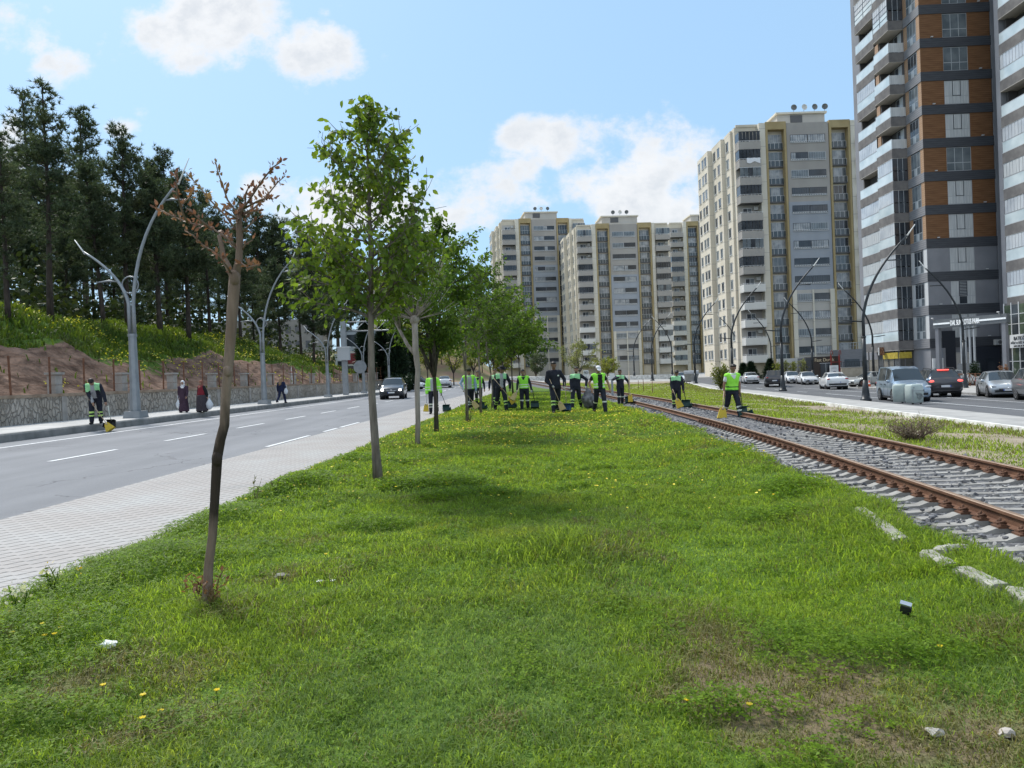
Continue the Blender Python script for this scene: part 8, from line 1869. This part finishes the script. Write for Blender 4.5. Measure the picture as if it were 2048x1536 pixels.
q = worker('G', 1153, 818, 734, 'bearded worker in a green-shouldered navy jacket carrying one side of a rubbish bag', top_c='yoke', rot=-.25, side=.07, legs=WALK1, hands=((1143, 780, -.1), (1172, 771, -.1)), gloves=True, beard=True, head=.2)
q = worker('H', 1201, 827, 732, 'worker in a white cap and open lime vest over a black t-shirt', top_c='openvest', shirt=m_black, hat='cap', rot=.12, side=-.05, legs=WALK2, hands=((1183, 779, -.1), (1220, 778, -.1)), bare=True, head=.5, bands=1, bandm=m_refl)
q = worker('I', 1242, 810, 739, 'small worker in a green-shouldered jacket rubbing his face with one hand', top_c='yoke', rot=.25, legs=STAND, hands=((1237, 754, -.22), (1258, 768, -.15)), head=.1, bands=1, bandm=m_refl, skin=m_skin2)
tool(q, 'd', (1258, 742, -.2), (1259, 806, -.3), 'dark dustpan held upright by the worker rubbing his face', hm=m_hand_w); tool(q, 'b', (1258, 748, -.22), (1261, 804, -.48), 'yellow broom resting in the dustpan of the worker rubbing his face', w=.10)
q = worker('J', 1354, 819, 742, 'worker in a green-shouldered jacket bending his head down between the rails', top_c='yoke', rot=-.2, side=.05, legs=STAND, hands=((1345, 780, -.15), (1367, 782, -.1)), head=.65, lean=.12, skin=m_skin2)
tool(q, 'b', (1345, 778, -.2), (1361, 815, -.35), 'yellow broom of the worker bending between the rails', w=.13); tool(q, 'd', (1367, 776, -.15), (1374, 815, -.15), 'dark green dustpan of the worker bending between the rails')
q = worker('K', 1466, 838, 729, 'young worker on the tracks in a lime vest with dark stripes over a white t-shirt', top_c='stripevest', shirt=m_whitet, rot=.15, lean=.05, side=.03, legs=WALK2, hands=((1447, 795, -.1), (1480, 790, -.1)), bare=True, head=.35, skin=m_skin2, bandm=m_refl)
tool(q, 'b', (1448, 782, -.14), (1444, 838, -.4), 'yellow broom of the young worker on the tracks', w=.14); tool(q, 'd', (1480, 785, -.14), (1493, 832, -.3), 'dark green dustpan of the young worker on the tracks', yaw=.4)
q = worker('D2', 993, 812, 738, 'worker hidden behind the one in the brimmed hat, only head and shoulder showing', top_c='yoke', legs=STAND, head=.1, skin=m_skin)
q = person(193, 853, 767, 'sweeper stooping over the kerb of the left sidewalk in dark clothes with pale green shoulders', rot=.35, lean=.75, head=.5, legs=STAND, hands=((187, 808, -.35), (216, 815, -.25)), top_c='yoke', shirt=m_greyt, hat=None, bands=2)
tool(q, 'b', (178, 798, -.25), (222, 860, -.75), 'yellow broom of the stooping sweeper at the kerb', w=.17); tool(q, 'd', (216, 812, -.3), (218, 855, -.5), 'black dustpan with a white handle of the stooping sweeper', m=m_boot, hm=m_refl)
w1 = person(368, 825, 761, 'woman in a white headscarf and long plum dress walking on the left sidewalk', top_c='coat', sleeve=m_plum, dress=m_plum, scarf=m_scarfw, legs=STAND, hands=((358, 800, -.05), (373, 793, -.2)), group='women on the left sidewalk', rot=.15)
w2 = person(405, 825, 762, 'stout woman in a rust headscarf, crimson blouse and dark long skirt', top_c='blouse', shirt=m_redb, sleeve=m_black, dress=m_dskirt, scarf=m_scarfb, legs=STAND, fat=.12, hands=((394, 800, -.05), (417, 799, -.05)), group='women on the left sidewalk', rot=-.5)
w3 = person(564, 808, 757, 'woman with long fair-brown hair in dark blue walking away along the wall', top_c='coat', sleeve=m_bluec, trousers=m_bluec, bands=0, long_hair=True, legs=WALK1, rot=math.pi - .2, group='women on the left sidewalk')
finalize()
# bags
def bag(c, r, m, label, seed, name='plastic_bag', handle=.18):
    rr = random.Random(seed); bm = bmesh.new(); bmesh.ops.create_icosphere(bm, subdivisions=4, radius=1)
    from mathutils import noise as mn
    for v in bm.verts:
        z = v.co.z; f = 1 - .62 * max(0, z) ** 1.2; q_ = v.co * 2.3 + Vector((seed, 0, 0)); n = .92 + .30 * (abs(mn.noise(q_)) - .2) + .22 * abs(mn.noise(q_ * 2.7)) - .1 * abs(mn.noise(q_ * 6)); v.co = Vector((v.co.x * r[0] * f * n, v.co.y * r[1] * f * n, z * r[2] * (1.0 + .05 * n)))
    me = bpy.data.meshes.new('sack'); bm.to_mesh(me); bm.free(); me.materials.append(m); me.polygons.foreach_set('use_smooth', [True] * len(me.polygons)); t = thing(name, label, 'bag', c); link('sack', me, t); MB().tube([(-.05, 0, r[2] * .85), (-.03, 0, r[2] + handle), (.03, 0, r[2] + handle), (.05, 0, r[2] * .85)], .012, 5).build('handle', m, t)
m_plasw = mat('white_plastic', (0.55, 0.58, 0.62), .35, spec=.5); m_plasb = mat('grey_black_plastic', (0.045, 0.042, 0.045), .3, spec=.6, c2=(0.17, 0.165, 0.18), scale=6, detail=4)
g = gp(1153, 818); c = at(1177, 797, g.y - .25); zg = H(c.x, c.y); bag(Vector((c.x, c.y, max(zg + .42, c.z))), (.30, .26, .42), m_plasb, 'large dark grey crumpled rubbish bag carried between two workers', 4, 'rubbish_bag', .12)
for (px, py, P_, r, lab, sd) in ((357, 808, (368, 825), (.12, .09, .22), 'small pale plastic bag held by the woman in the white headscarf', 11), (419, 808, (405, 825), (.17, .12, .26), 'bulging white plastic bag held by the stout woman', 12), (572, 782, (564, 808), (.13, .08, .2), 'white shoulder bag of the woman walking away', 13)):
    g = gp(*P_); c = at(px, py, g.y - .08); bag(c, r, m_plasw, lab, sd)
